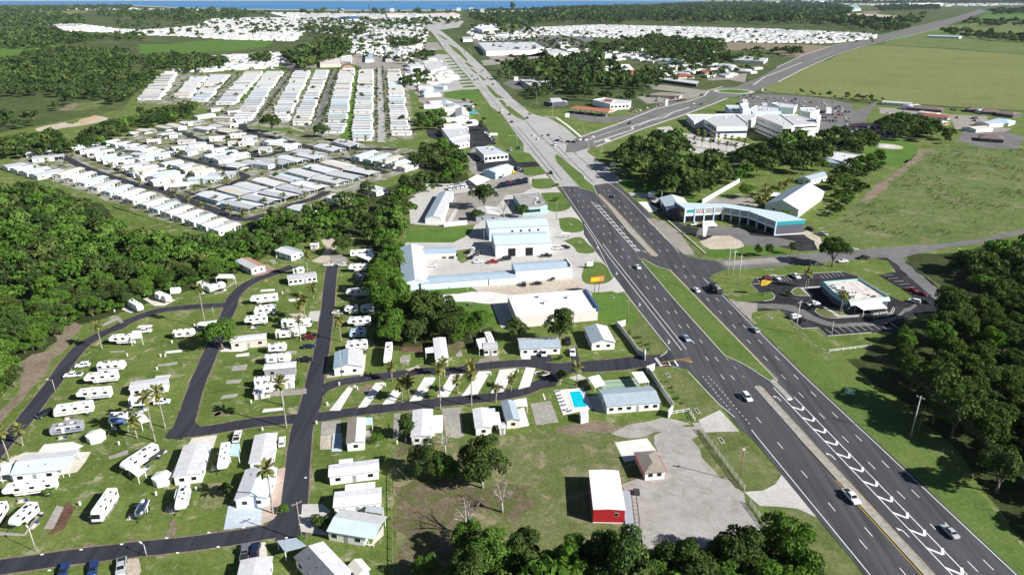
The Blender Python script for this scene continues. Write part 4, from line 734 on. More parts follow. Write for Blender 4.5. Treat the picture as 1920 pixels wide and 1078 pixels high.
WOODS = [  # outline, spacing, scale range, leaf mix, where
    ([(-50, 650), (40, 612), (125, 598), (108, 630), (95, 655), (60, 664), (26, 684), (38, 715), (22, 745), (-5, 765), (-60, 800)], 3.9, (.36, .6), .92, 'in the bright scrub beside the brown brush strip'),
    ([(-60, 372), (70, 362), (150, 395), (200, 425), (235, 455), (320, 462), (410, 462), (470, 440), (540, 415), (620, 405), (670, 382), (700, 395), (690, 420), (648, 440), (560, 458), (515, 470), (470, 492), (430, 512), (360, 536), (300, 548), (240, 576), (190, 592), (140, 596), (105, 615), (88, 655), (50, 668), (30, 690), (30, 735), (-5, 752), (-70, 800)], 7.6, (.62, 1.05), .55, 'in the dense wood left of the caravan park'),
    ([(1790, 512), (1850, 490), (1930, 472), (2060, 455), (2080, 700), (2060, 980), (2000, 1030), (1920, 975), (1838, 898), (1768, 828), (1715, 765), (1668, 712), (1655, 672), (1710, 622), (1790, 615), (1840, 580), (1820, 545)], 7.6, (.85, 1.12), .1, 'in the dark oak wood right of the highway'),
    ([(960, 1072), (1100, 1078), (1260, 1090), (1340, 1078), (1400, 1066), (1470, 1080), (1530, 1130), (1500, 1240), (1000, 1240), (880, 1200), (860, 1090)], 5.0, (.95, 1.28), .4, 'in the thicket along the bottom edge'),
    ([(700, 480), (745, 440), (752, 470), (742, 520), (752, 560), (760, 600), (790, 640), (720, 652), (702, 610), (700, 540)], 6.4, (.7, 1.0), .6, 'in the tree belt beside the blue storage sheds'),
    ([(730, 392), (775, 352), (842, 330), (868, 300), (880, 330), (855, 348), (800, 365), (765, 420), (748, 450), (700, 470), (672, 452), (700, 420)], 7.8, (.68, 1.05), .35, 'in the tree belt between the home park and the sheds'),
    ([(830, 600), (915, 612), (918, 640), (850, 646), (835, 620)], 4.2, (.5, .68), .85, 'in the hedge behind the cabins'),
    ([(745, 590), (800, 585), (845, 605), (850, 640), (760, 648)], 6.2, (.8, 1.1), .15, 'in the dark oak clump behind the cabins'),
    ([(770, 305), (800, 285), (850, 285), (870, 310), (850, 325), (790, 325)], 9, (.85, 1.15), .3, 'in the clump left of the car dealers'),
    ([(785, 225), (830, 215), (830, 245), (790, 250)], 9, (.8, 1.1), .4, 'in the clump behind the roadside motel'),
    ([(1160, 318), (1165, 290), (1200, 282), (1260, 275), (1285, 290), (1275, 310), (1300, 325), (1345, 315), (1370, 335), (1400, 345), (1340, 368), (1290, 385), (1240, 372), (1225, 345), (1195, 345)], 11.5, (1.25, 1.75), .08, 'in the oak grove in front of the hospital'),
    ([(1385, 305), (1420, 285), (1445, 300), (1450, 330), (1420, 345), (1390, 335)], 11, (1.2, 1.6), .1, 'in the oak grove in front of the hospital'),
    ([(1445, 290), (1500, 270), (1520, 282), (1560, 300), (1540, 325), (1500, 330), (1460, 320)], 11, (1.1, 1.5), .08, 'among the oaks behind the hospital'),
    ([(1530, 285), (1560, 262), (1625, 268), (1640, 285), (1610, 295)], 11, (1.1, 1.5), .08, 'among the oaks behind the hospital'),
    ([(1575, 320), (1640, 300), (1665, 315), (1620, 340), (1590, 345)], 8, (.6, .9), .2, 'in the shrubby clump below the helipad'),
    ([(1545, 345), (1590, 335), (1595, 358), (1560, 365)], 8, (.8, 1.05), .1, 'in the clump beside the church'),
    ([(1640, 235), (1720, 228), (1790, 262), (1780, 275), (1730, 268), (1660, 262)], 11, (.9, 1.25), .1, 'among the oaks above the helipad'),
    ([(1560, 375), (1605, 345), (1620, 365), (1580, 395), (1560, 415), (1548, 400)], 6, (.45, .65), .3, 'in the scrub behind the strip mall'),
    ([(-30, 280), (100, 262), (150, 282), (120, 298), (-30, 300)], 9.5, (.75, 1.1), .15, 'in the belt along the home park back fence'),
    ([(150, 265), (230, 238), (270, 232), (250, 255), (200, 275), (165, 290)], 9.5, (.8, 1.15), .15, 'in the belt along the home park back fence'),
    ([(262, 220), (370, 205), (372, 220), (330, 235), (270, 245)], 9.5, (.8, 1.1), .15, 'in the belt along the home park back fence')]
FAR = [  # far woods: outline, spacing, scale range
    ([(-150, 340), (-150, 130), (0, 118), (120, 96), (240, 100), (262, 125), (240, 150), (215, 160), (195, 195), (150, 185), (105, 215), (60, 240), (0, 250)], 13, (.8, 1.35)),
    ([(215, 160), (290, 130), (300, 150), (250, 190), (210, 200)], 12, (.8, 1.2)), ([(-100, 75), (60, 60), (180, 75), (180, 85), (80, 92), (-100, 96)], 22, (1.2, 2)), ([(-100, 40), (60, 28), (150, 34), (160, 50), (-100, 60)], 34, (1.3, 2.2)), ([(180, 24), (420, 22), (470, 28), (460, 36), (330, 44), (190, 34)], 40, (1.3, 2.4)),
    ([(180, 72), (270, 68), (275, 78), (190, 84)], 22, (1, 1.7)), ([(265, 112), (340, 108), (420, 112), (425, 128), (340, 140), (285, 140)], 13, (.8, 1.2)), ([(530, 108), (600, 92), (650, 84), (660, 104), (600, 126), (560, 135)], 17, (1.4, 2.2)), ([(470, 110), (510, 108), (505, 122), (475, 122)], 14, (.9, 1.3)), ([(560, 60), (640, 55), (640, 66), (570, 66)], 26, (1.1, 1.8)),
    ([(755, 160), (800, 135), (805, 152), (790, 170), (762, 175)], 11, (.8, 1.2)), ([(730, 75), (790, 80), (790, 92), (740, 92)], 18, (.9, 1.4)), ([(775, 105), (815, 100), (815, 112), (780, 114)], 13, (.7, 1.1)), ([(620, 64), (690, 58), (690, 70), (640, 76)], 24, (1, 1.6)),
    ([(935, 150), (960, 122), (1010, 120), (1110, 105), (1120, 115), (1190, 140), (1250, 145), (1240, 165), (1160, 178), (1080, 178), (1010, 172), (1000, 150)], 19, (.8, 1.7)), ([(1060, 172), (1150, 150), (1235, 160), (1180, 195), (1060, 190)], 17, (.8, 1.5)), ([(985, 175), (1035, 165), (1040, 185), (1000, 192)], 11, (.7, 1)),
    ([(1100, 88), (1150, 78), (1230, 75), (1360, 80), (1350, 100), (1310, 118), (1250, 118), (1200, 105), (1110, 105)], 17, (.9, 1.5)), ([(880, 30), (1000, 28), (1010, 44), (990, 62), (940, 66), (930, 50), (890, 44)], 28, (1.3, 2.1)), ([(1000, 26), (1180, 18), (1250, 12), (1300, 9), (1560, 10), (1600, 22), (1590, 30), (1560, 36), (1640, 42), (1700, 40), (1740, 34), (1700, 50), (1660, 60), (1640, 62), (1560, 52), (1420, 48), (1260, 46), (1130, 47), (1010, 46)], 34, (1.6, 2.8)), ([(1300, 8), (1560, 8), (1900, 5), (2100, 4), (2100, 7), (1700, 10), (1500, 9)], 90, (3, 5)), ([(1640, 14), (1760, 12), (1760, 20), (1650, 24)], 40, (1.6, 2.6)),
    ([(1640, 62), (1700, 46), (1730, 40), (1700, 58), (1660, 68)], 24, (1, 1.7)), ([(1790, 46), (1830, 42), (1940, 44), (2050, 46), (2050, 50), (1850, 52)], 30, (1.2, 2)), ([(1760, 62), (1800, 60), (1900, 72), (2000, 78), (2000, 84), (1880, 80), (1780, 70)], 22, (1.1, 1.8)), ([(1850, 22), (1960, 18), (2050, 18), (2050, 28), (1860, 30)], 42, (1.6, 2.6)), ([(1440, 100), (1500, 98), (1500, 106), (1450, 108)], 14, (.9, 1.4)), ([(1270, 120), (1340, 108), (1390, 112), (1380, 122), (1300, 126)], 15, (.8, 1.2)), ([(1500, 172), (1620, 182), (1660, 190), (1640, 196), (1560, 186), (1500, 178)], 12, (.4, .6)),
    ([(-100, 20), (60, 16), (200, 13), (250, 13), (240, 20), (60, 26), (-100, 28)], 45, (1.4, 2.4)), ([(300, 22), (700, 26), (860, 25), (860, 30), (700, 32), (320, 30)], 110, (1.6, 3.2)), ([(400, 50), (680, 46), (690, 58), (480, 66)], 60, (.9, 1.5)), ([(1020, 60), (1640, 60), (1640, 82), (1020, 84)], 70, (.7, 1.1)), ([(640, 40), (860, 36), (860, 50), (660, 54)], 50, (1, 1.8)), ([(880, 21), (980, 19), (1080, 14), (1200, 12), (1200, 16), (1000, 24), (890, 25)], 40, (1.2, 2.2))]
FAR += [([(270, 132), (760, 128), (770, 250), (480, 235), (300, 195)], 34, (.28, .5)), ([(120, 290), (440, 400), (700, 330), (780, 300), (640, 262), (440, 240), (230, 262)], 19, (.2, .42)), ([(560, 40), (800, 40), (800, 130), (600, 100)], 32, (.6, 1.2)), ([(880, 48), (1000, 50), (1110, 90), (960, 118), (920, 90)], 30, (.6, 1.1)), ([(1200, 105), (1440, 95), (1420, 130), (1340, 150), (1220, 160)], 26, (.6, 1.1)), ([(860, 180), (890, 190), (940, 300), (900, 330), (880, 280)], 22, (.4, .7)), ([(200, 40), (690, 36), (690, 72), (260, 70)], 55, (.8, 1.4))]
cand = []
for i, (px, sp, sr, br, where) in enumerate(WOODS):
    for p in scatter(px, sp, seed=20 + i): cand.append((p, random.uniform(*sr) * random.choice((.68, .85, 1, 1, 1.2)), 'bright_leaf' if random.random() < br else 'oak_leaf', where))
cand.sort(key=lambda c: c[0].length); n_ind = 0; rest = []
tufts = [(p, random.uniform(.04, .13)) for p in scatter(Z32((400, 940), (600, 800), (900, 560), (1150, 500), (2000, 530), (2000, 940), (1500, 970), (1200, 1040), (900, 1050)), 3.3, .9, 9) if mnoise.noise((p.x * .035, p.y * .035, 2)) + .6 * mnoise.noise((p.x * .15, p.y * .15, 4)) > .12]
LEAFW = {'oak_leaf': 'dark green', 'bright_leaf': 'bright green'}
for p, s, lf, where in cand:
    x, y = to_px(p, 5)
    if -25 < x < 1945 and y < 1120 and n_ind < 292:
        n_ind += 1; kd = 'hi' if p.length < 190 else 'mid'
        a_tree(p, s, kd, lf, f'{LEAFW[lf]} broadleaf tree {where}', f'{LEAFW[lf]} trees {where}', 'broadleaf_tree', random.uniform(.8, 1.3))
    else: rest.append((p, s, 'low', lf))
for i, (px, sp, sr) in enumerate(FAR):
    for p in scatter(px, sp, seed=60 + i):
        if mnoise.noise((p.x * .006, p.y * .006, 3)) + .5 * mnoise.noise((p.x * .02, p.y * .02, 8)) < -.3: continue
        if p.y > 2200 and random.random() < .55: continue
        rest.append((p, random.uniform(*sr) * random.choice((.7, 1, 1, 1.25)) * (1.2 if p.y > 2200 else 1), 'tiny' if p.y > 1000 else 'low', 'far_leaf'))
for p in scatter([(100, 645), (150, 602), (235, 580), (300, 553), (360, 540), (430, 518), (470, 497), (515, 475), (560, 463), (648, 445), (640, 432), (540, 448), (480, 472), (420, 497), (340, 522), (260, 547), (180, 577), (110, 612)], 3.3, .5, 77): rest.append((p, random.uniform(.18, .4), 'low', 'bright_leaf'))
for P in STREETS:
    for a, b in zip(P, P[1:]):
        a, b = G(*a), G(*b); d = b - a; n = V((-d.y, d.x)).normalized()
        for k in range(int(d.length / 7)):
            for sd_ in (-1, 1):
                if random.random() < .75: rest.append((a + d * ((k + random.random()) * 7 / d.length) + n * sd_ * random.uniform(3.6, 6), random.uniform(.16, .36), 'tiny', 'far_leaf'))
groups = {}
for p, s, kd, lf in rest: groups.setdefault((lf, kd), []).append((p, s))
def merge(name, items, arrs, m, label):
    Q = []; T = []
    for i, (p, s) in enumerate(items):
        q, t = arrs[i % len(arrs)]; a = RNG.uniform(0, 6.28); c, sn = math.cos(a) * s, math.sin(a) * s; o = np.empty_like(q)
        o[..., 0] = q[..., 0] * c - q[..., 1] * sn + p.x; o[..., 1] = q[..., 0] * sn + q[..., 1] * c + p.y; o[..., 2] = q[..., 2] * s * RNG.uniform(.85, 1.1)
        Q.append(o); T.append(np.clip(t + RNG.normal(0, .24), 0, 1))
    if Q: tag(link(name, quads_mesh(name, np.concatenate(Q), np.concatenate(T), m)), label, 'vegetation', kind='stuff')
WL = {('oak_leaf', 'low'): 'dark green woodland canopy beyond the nearest trees', ('bright_leaf', 'low'): 'bright green woodland canopy beyond the nearest trees', ('far_leaf', 'low'): 'tree clumps around the home park and roadside shops', ('far_leaf', 'tiny'): 'distant woods stretching back to the shore'}
for (lf, kd), it in groups.items(): merge('woodland', it, LOD[kd], lf, WL[lf, kd])

merge('field_scrub', tufts, LOD['tiny'], 'palm_leaf', 'low weedy tufts over the rough field right of the highway')
# single trees: foot in the photo, crown radius in metres
def solo(px, r, label, leaf='oak_leaf', kind='mid', hs=1.0, **k): return a_tree(G(*px), r / 5.2, kind, leaf, label, None, 'broadleaf_tree', hs, **k)
for px, r, lb, lf, kd, hs in [((906, 905), 7.0, 'large dense tree in the dry lot behind the white booth', 'oak_leaf', 'hi', 1.15), ((800, 893), 4.6, 'sparse tree left of the large tree in the dry lot', 'oak_leaf', 'hi', 1.25), ((835, 900), 4.0, 'low bushy tree tucked beside the large tree in the dry lot', 'bright_leaf', 'hi', 1.0),
    ((880, 1040), 4.4, 'bright tree under the bare branches at the bottom of the dry lot', 'bright_leaf', 'hi', 1.2), ((915, 1085), 4.2, 'tree beside the bare branches near the bottom edge', 'oak_leaf', 'hi', 1.2), ((985, 1065), 5.0, 'rounded tree at the left end of the bottom thicket', 'oak_leaf', 'hi', 1.2), ((800, 1088), 3.2, 'small bright tree on the leaf litter at the bottom edge', 'bright_leaf', 'hi', 1.2), ((850, 1105), 3.6, 'low bright tree between the shadows at the bottom edge', 'bright_leaf', 'hi', 1),
    ((1050, 648), 6.0, 'open-crowned tree shading the flat-roofed white store', 'oak_leaf', 'mid', 1.25), ((968, 640), 4.6, 'rounded tree at the corner of the flat-roofed white store', 'oak_leaf', 'mid', 1.0), ((418, 655), 6.2, 'round bushy tree leaning over the park lane', 'bright_leaf', 'mid', .95), ((908, 392), 8.0, 'broad round oak between the sheds and the old flat-roofed shop', 'oak_leaf', 'mid', .95),
    ((1560, 500), 7.2, 'broad oak at the corner of the side street', 'oak_leaf', 'mid', 1.0), ((1400, 372), 5.6, 'rounded tree in the walled yard behind the strip mall', 'bright_leaf', 'mid', .85), ((895, 415), 4.0, 'small tree in front of the old white house', 'oak_leaf', 'mid', .9), ((978, 408), 4.2, 'bushy tree beside the grey bare tree', 'oak_leaf', 'mid', .9), ((645, 478), 5.2, 'tree over the sandy turning circle', 'oak_leaf', 'mid', 1.0), ((510, 248), 9.5, 'large dark oak among the white mobile homes', 'oak_leaf', 'mid', .9), ((604, 258), 8.0, 'round dark oak at the foot of the home rows', 'oak_leaf', 'mid', .75),
    ((1467, 420), 4.5, 'small tree against the white gabled church', 'bright_leaf', 'mid', .9), ((800, 625), 8.8, 'big grey-green oak behind the small white cabins', 'oak_leaf', 'mid', 1.0), ((745, 585), 7.0, 'bright tall tree at the end of the blue storage sheds', 'bright_leaf', 'mid', 1.1), ((690, 372), 5, 'pale tree at the edge of the home park', 'oak_leaf', 'mid', 1.1)]:
    solo(px, r, lb, lf, kd, hs)
for i, px in enumerate([(1420, 482), (1440, 481), (1483, 477)]): solo(px, 2.1, f'{ordn(i)} small clipped street tree from the highway on the side street', 'oak_leaf', 'mid', 1.55)
t = thing('cypress_tree', 'dark column-shaped conifer between the park cabins', 'tree', (*G(764, 822), 0)); t.scale = (1.6, 1.6, 1.05); link('trunk', TRUNK[0], t); link('crown', CROWN['cone', 'oak_leaf'][0], t)
t = thing('pine_tree', 'tall lone pine against the sea on the skyline', 'tree', (*G(961, 20), 0)); t.scale = (16, 16, 8.5); link('trunk', TRUNK[1], t); link('crown', CROWN['cone', 'oak_leaf'][1], t)
def bare(px, h, label, seed, m='dead_wood'):
    t = thing('bare_tree', label, 'tree', (*G(*px), 0)); link('trunk', trunk_mesh(seed, h, h * .035, m, 7, h * .42, sub=True), t); return t
bare((942, 960), 7.5, 'small bleached leafless tree on the leaf litter', 3); bare((875, 1005), 8.5, 'pale leafless branches over the bright tree', 5); bare((905, 915), 8, 'grey leafless limbs in front of the large tree', 8); bare((835, 850), 7, 'grey thin leafless tree behind the sparse tree', 11); bare((1228, 1040), 5, 'grey leafless bush behind the bottom thicket', 15)
bg = bare((945, 408), 9, 'pale grey leafless tree between the old house and the shops', 21)
fl = MB(); g_ = random.Random(4)
for i in range(7): a_ = V((g_.uniform(-3, 3), g_.uniform(-2, 2), .15)); fl.tube(a_, a_ + V((g_.uniform(1.5, 4), g_.uniform(-2.4, 1), g_.uniform(.1, 1.2))), .12, .04, 'bark', 5)
tag(link('fallen_branches', fl.build('fallen_branches'), None, (*G(835, 908), .03)), 'fallen broken branches on the brown leaf litter', 'branch')

# palms
def frond_mesh(name, m, L=2.0, droop=.75, w=.5):
    mb = MB(); n = 5; pts = []
    for i in range(n + 1): s = i / n; pts.append(V((L * s * (1 - .18 * s * droop), 0, L * (.32 * s - droop * .62 * s * s))))
    ws = [.05, .16, w * .8, w, w * .72, .08]
    for i in range(n):
        a, b = pts[i], pts[i + 1]
        for sg in (-1, 1):
            mb.quad(a, b, b + V((.1, sg * ws[i + 1], -.22 * ws[i + 1])), a + V((.02, sg * ws[i], -.22 * ws[i])), m)
    me = mb.build(name); at = me.attributes.new('tone', 'FLOAT', 'FACE'); at.data.foreach_set('value', [random.uniform(.15, .95) for _ in me.polygons]); return me
FROND = [frond_mesh('frond', 'palm_leaf', 2.1, .55, .42), frond_mesh('frond', 'palm_leaf', 1.9, 1.0, .48), frond_mesh('frond', 'dead_frond', 1.6, 1.5, .3)]
PTRUNK = []
for i in range(3):
    mb = MB(); g_ = random.Random(i); pr = V((0, 0, -.03)); 
    for k in range(6):
        nx = V((.25 * math.sin(k * .6 + i) * .5, .12 * k / 6 * i, (k + 1) / 6)); mb.tube(pr, nx, .22 - .015 * k, .205 - .015 * k, 'palm_bark', 8, k == 5); pr = nx
    PTRUNK.append((mb.build('trunk', True), pr))
def fronds(n=26, spread=1.0, seed=0):
    g = random.Random(seed); out = []
    for i in range(n):
        u = i / n; el = R(68 - 128 * u + g.uniform(-9, 9)); k = 2 if u > .84 else (1 if u > .45 else 0); out.append((k, i * 2.4 + g.uniform(-.3, .3), el, spread * g.uniform(.8, 1.15)))
    return out
def palm(base, top_y, label, crown=1.0, kind='sabal', group=None, each=True):
    crown *= 1.22; h = tall(base, top_y); b = G(*base); tr, tp = random.choice(PTRUNK); t = thing('palm_tree', label, 'palm tree', (b.x, b.y, 0), random.uniform(0, 6.28), group)
    o = link('trunk', tr, t); o.scale = (1, 1, h); top = V((tp.x, tp.y, h))
    fr = fronds(24 if kind == 'sabal' else 15, crown, seed=hash(label) % 1000 if False else len(label) + int(base[0]))
    if each:
        for k, az, el, s in fr:
            f = link('frond', FROND[k], t, top); f.rotation_euler = (0, -el, az); f.scale = (s, s, s)
    else:
        o = link('crown', random.choice(PCROWN), t, top); o.scale = (crown,) * 3
    return t
PCROWN = []
for sd in range(3):
    mb = MB(); tones = []
    for k, az, el, s in fronds(18, 1, sd):
        Mx = Matrix.Rotation(az, 3, 'Z') @ Matrix.Rotation(-el, 3, 'Y') * s; src = FROND[k]
        mb.add([Mx @ v.co for v in src.vertices], [tuple(p.vertices) for p in src.polygons], 'palm_leaf' if k < 2 else 'dead_frond')
    me = mb.build('crown'); at = me.attributes.new('tone', 'FLOAT', 'FACE'); at.data.foreach_set('value', [random.uniform(.1, .9) for _ in me.polygons]); PCROWN.append(me)
for base, top, lb, cr in [((537, 802), 718, 'very tall slim palm at the lane junction by the white cottage', 1.1), ((512, 962), 880, 'tall palm on the pink paver patio', 1.15), ((291, 827), 745, 'tall palm beside the blue-awning caravan, nearest of the pair', 1.2), ((310, 802), 735, 'tall palm beside the blue-awning caravan, farther of the pair', 1.2), ((257, 822), 790, 'short palm in front of the caravan with the blue awning', 1.15), ((192, 655), 612, 'palm on the inside of the lane bend', 1.1), ((386, 615), 541, 'tall palm at the left side of the lane junction near the woods', 1.0), ((43, 835), 805, 'short palm by the lane at the left edge', 1.0), ((18, 866), 812, 'taller palm by the lane at the left edge', 1.0),
        ((826, 768), 690, 'tallest palm on the lower side of the pad island', 1.15), ((884, 762), 700, 'tall brown-skirted palm on the lower side of the pad island', 1.15), ((766, 752), 716, 'bushy palm on the left half of the pad island', 1.2), ((754, 755), 722, 'slender palm next to the bushy palm on the pad island', 1.0), ((735, 715), 688, 'small palm on the upper lane left of the island', 1.0), ((833, 706), 680, 'palm behind the tallest palm on the pad island', 1.0), ((882, 700), 684, 'palm behind the brown-skirted palm on the pad island', 1.0), ((858, 737), 712, 'short drooping palm between the island pads', .9), ((958, 732), 712, 'short yellow palm near the right end of the pad island', .9), ((930, 755), 728, 'low palm behind the grey-roofed cabin', .7), ((1081, 722), 690, 'palm beside the swimming pool deck', 1.05),
        ((578, 520), 478, 'farthest palm of the cluster beside the long lane', 1.2), ((588, 560), 540, 'middle palm of the cluster beside the long lane', 1.2), ((572, 600), 560, 'shaggy palm over the striped caravans', 1.35), ((566, 612), 572, 'shaggy low palm over the striped caravans', 1.3), ((640, 640), 600, 'palm on the grass beside the parked caravans', 1.15), ((532, 760), 712, 'palm in front of the white caravan with blue chairs', .6), ((564, 640), 600, 'thin palm at the nose of the striped caravan', .8)]:
    palm(base, top, lb, cr)
for i, (b, tp) in enumerate(zip(Z21((590, 430), (612, 425), (940, 690), (965, 670), (985, 640)), (511, 515, 552, 558, 562))): palm(b, tp, f'{ordn(i)} palm from the left beside the teal-trimmed restaurant', .9)
for i in range(11):
    x, y = Z23((30 + 92 * i, 545 + 15 * i))[0]; palm((x, y + 10), y - 4, f'{ordn(i)} palm from the left in the front row of the hospital car park', 1.1, each=False, group='hospital car park palms')
for i in range(8):
    x, y = Z23((170 + 75 * i, 500 + 14 * i))[0]; palm((x, y + 6), y - 6, f'{ordn(i)} palm from the left in the row under the hospital wing', 1.2, each=False, group='palms under the hospital wing')
for i, (x, y) in enumerate(Z20((1180, 230), (1215, 240), (1245, 200), (1270, 150), (1300, 130), (1390, 90), (1450, 60), (1490, 50), (1240, 110))): palm((x, y + 5), y - 8, f'{ordn(i)} palm in the cluster between the walled yard and the church', 1.5, each=False, group='palms beside the church')
k = 0
for P in (Z29((70, 330), (170, 370), (290, 390), (400, 440), (380, 510)), Z29((750, 530), (990, 590), (780, 650), (920, 700), (1070, 520), (1165, 530), (1320, 430), (1370, 490), (1075, 790), (1240, 700), (1500, 740), (1390, 840), (1780, 740), (1545, 855)), Z30((540, 500), (685, 465), (800, 440), (930, 390), (1310, 500), (1380, 515), (1180, 325), (1040, 350), (840, 660), (970, 630), (720, 690), (450, 780), (590, 750), (740, 730), (1240, 510)), Z36((345, 490), (265, 545), (480, 495), (130, 415), (420, 380), (470, 400), (540, 420))):
    for x, y in P: palm((x, y + 4), y - 6, f'small garden palm beside the white mobile homes', 1.1, each=False, group='garden palms among the mobile homes'); k += 1
# shrubs
for i, (x, y, s, lf, lb) in enumerate([(98, 926, 1.3, 'bright_leaf', 'yellow-green shrub beside the striped caravan'), (708, 828, 1.4, 'bright_leaf', 'light green shrub below the brown-roofed cabin'), (533, 958, 1.2, 'bright_leaf', 'shrub by the edge of the paver patio'), (556, 722, 1.3, 'bright_leaf', 'shrub at the corner of the junction cottage'), (420, 926, 1.5, 'oak_leaf', 'dark shrub shading the empty pad by the blue-roofed home'), (1055, 712, 1.7, 'oak_leaf', 'dark shrub at the corner of the pool'), (1053, 675, .9, 'oak_leaf', 'small shrub on the lawn in front of the gabled home'), (567, 1016, 1.1, 'bright_leaf', 'low shrub at the foot of the leaning utility pole'), (594, 985, 1.4, 'oak_leaf', 'hedge bush beside the concrete driveway, nearest the lane'), (607, 985, 1.3, 'oak_leaf', 'hedge bush beside the concrete driveway, farther from the lane'), (1037, 527, 1.0, 'oak_leaf', 'shrub between the two dark cars by the blue shed'), (1045, 350, 1.2, 'oak_leaf', 'shrub on the verge by the old shop'), (1042, 378, 1.5, 'bright_leaf', 'palm-like shrub beside the old flat-roofed shop'), (532, 613, 1.5, 'oak_leaf', 'dark shrub between the caravan rows'), (1478, 555, 1.2, 'oak_leaf', 'dark shrubs at the restaurant entrance')]):
    v = random.randrange(3); t = thing('shrub', lb, 'shrub', (*G(x, y), 0), i); t.scale = (s,) * 3; link('crown', CROWN['shrub', lf][v], t)
for i in range(16):
    x, y = (1178 + i * 5.6, 622 + i * 5.0) if i < 8 else (1240 + (i - 8) * 7.5, 712 + (i - 8) * 9); x += random.uniform(-3, 5); y += random.uniform(-5, 5); t = thing('shrub', 'small flowering shrub along the long white boundary wall', 'shrub', (*G(x, y), 0), i, 'shrubs along the boundary wall'); t.scale = (random.uniform(.25, .6),) * 3; link('crown', CROWN['shrub', 'bright_leaf'][i % 3], t)
# ------------------------------------------------------------------ cars
KIT = {}
def wheel_me(r=.33, w=.24):
    mb = MB(); mb.tube((0, -w / 2, 0), (0, w / 2, 0), r, r, 'tyre', 12); return mb.build('wheel')
def rim_me(r=.2, w=.26):
    return MB().tube((0, -w / 2, 0), (0, w / 2, 0), r, r, 'metal', 8).build('rim')
WHEEL, RIM = wheel_me(), rim_me(); WHEEL_L, RIM_L = wheel_me(.42, .28), rim_me(.25, .3)
CARS = {  # side profile of the body, cabin base, cabin top, half width, wheel x
    'sedan': dict(prof=[(-2.3, .32), (-2.3, .85), (-2.2, .98), (-1.5, 1.0), (1.0, .96), (2.1, .78), (2.3, .6), (2.3, .32)], cab=(-1.65, 1.15, .8), top=(-.95, .3, .58), h=(.97, 1.45), w=.9, wx=(-1.4, 1.45), wr=0),
    'suv': dict(prof=[(-2.3, .4), (-2.32, 1.0), (-2.2, 1.08), (1.05, 1.08), (2.15, .98), (2.3, .75), (2.3, .4)], cab=(-2.25, 1.2, .86), top=(-2.0, .45, .7), h=(1.07, 1.75), w=.95, wx=(-1.4, 1.45), wr=1),
    'van': dict(prof=[(-2.5, .4), (-2.55, 1.1), (1.5, 1.12), (2.35, .95), (2.5, .7), (2.5, .4)], cab=(-2.5, 1.9, .92), top=(-2.4, 1.0, .8), h=(1.1, 2.05), w=.98, wx=(-1.6, 1.6), wr=1),
    'pickup': dict(prof=[(-2.8, .5), (-2.8, 1.08), (-.75, 1.08), (-.72, 1.1), (1.3, 1.1), (2.6, 1.02), (2.75, .8), (2.75, .5)], cab=(-.75, 1.4, .88), top=(-.6, .75, .7), h=(1.09, 1.82), w=.98, wx=(-1.75, 1.75), wr=1)}
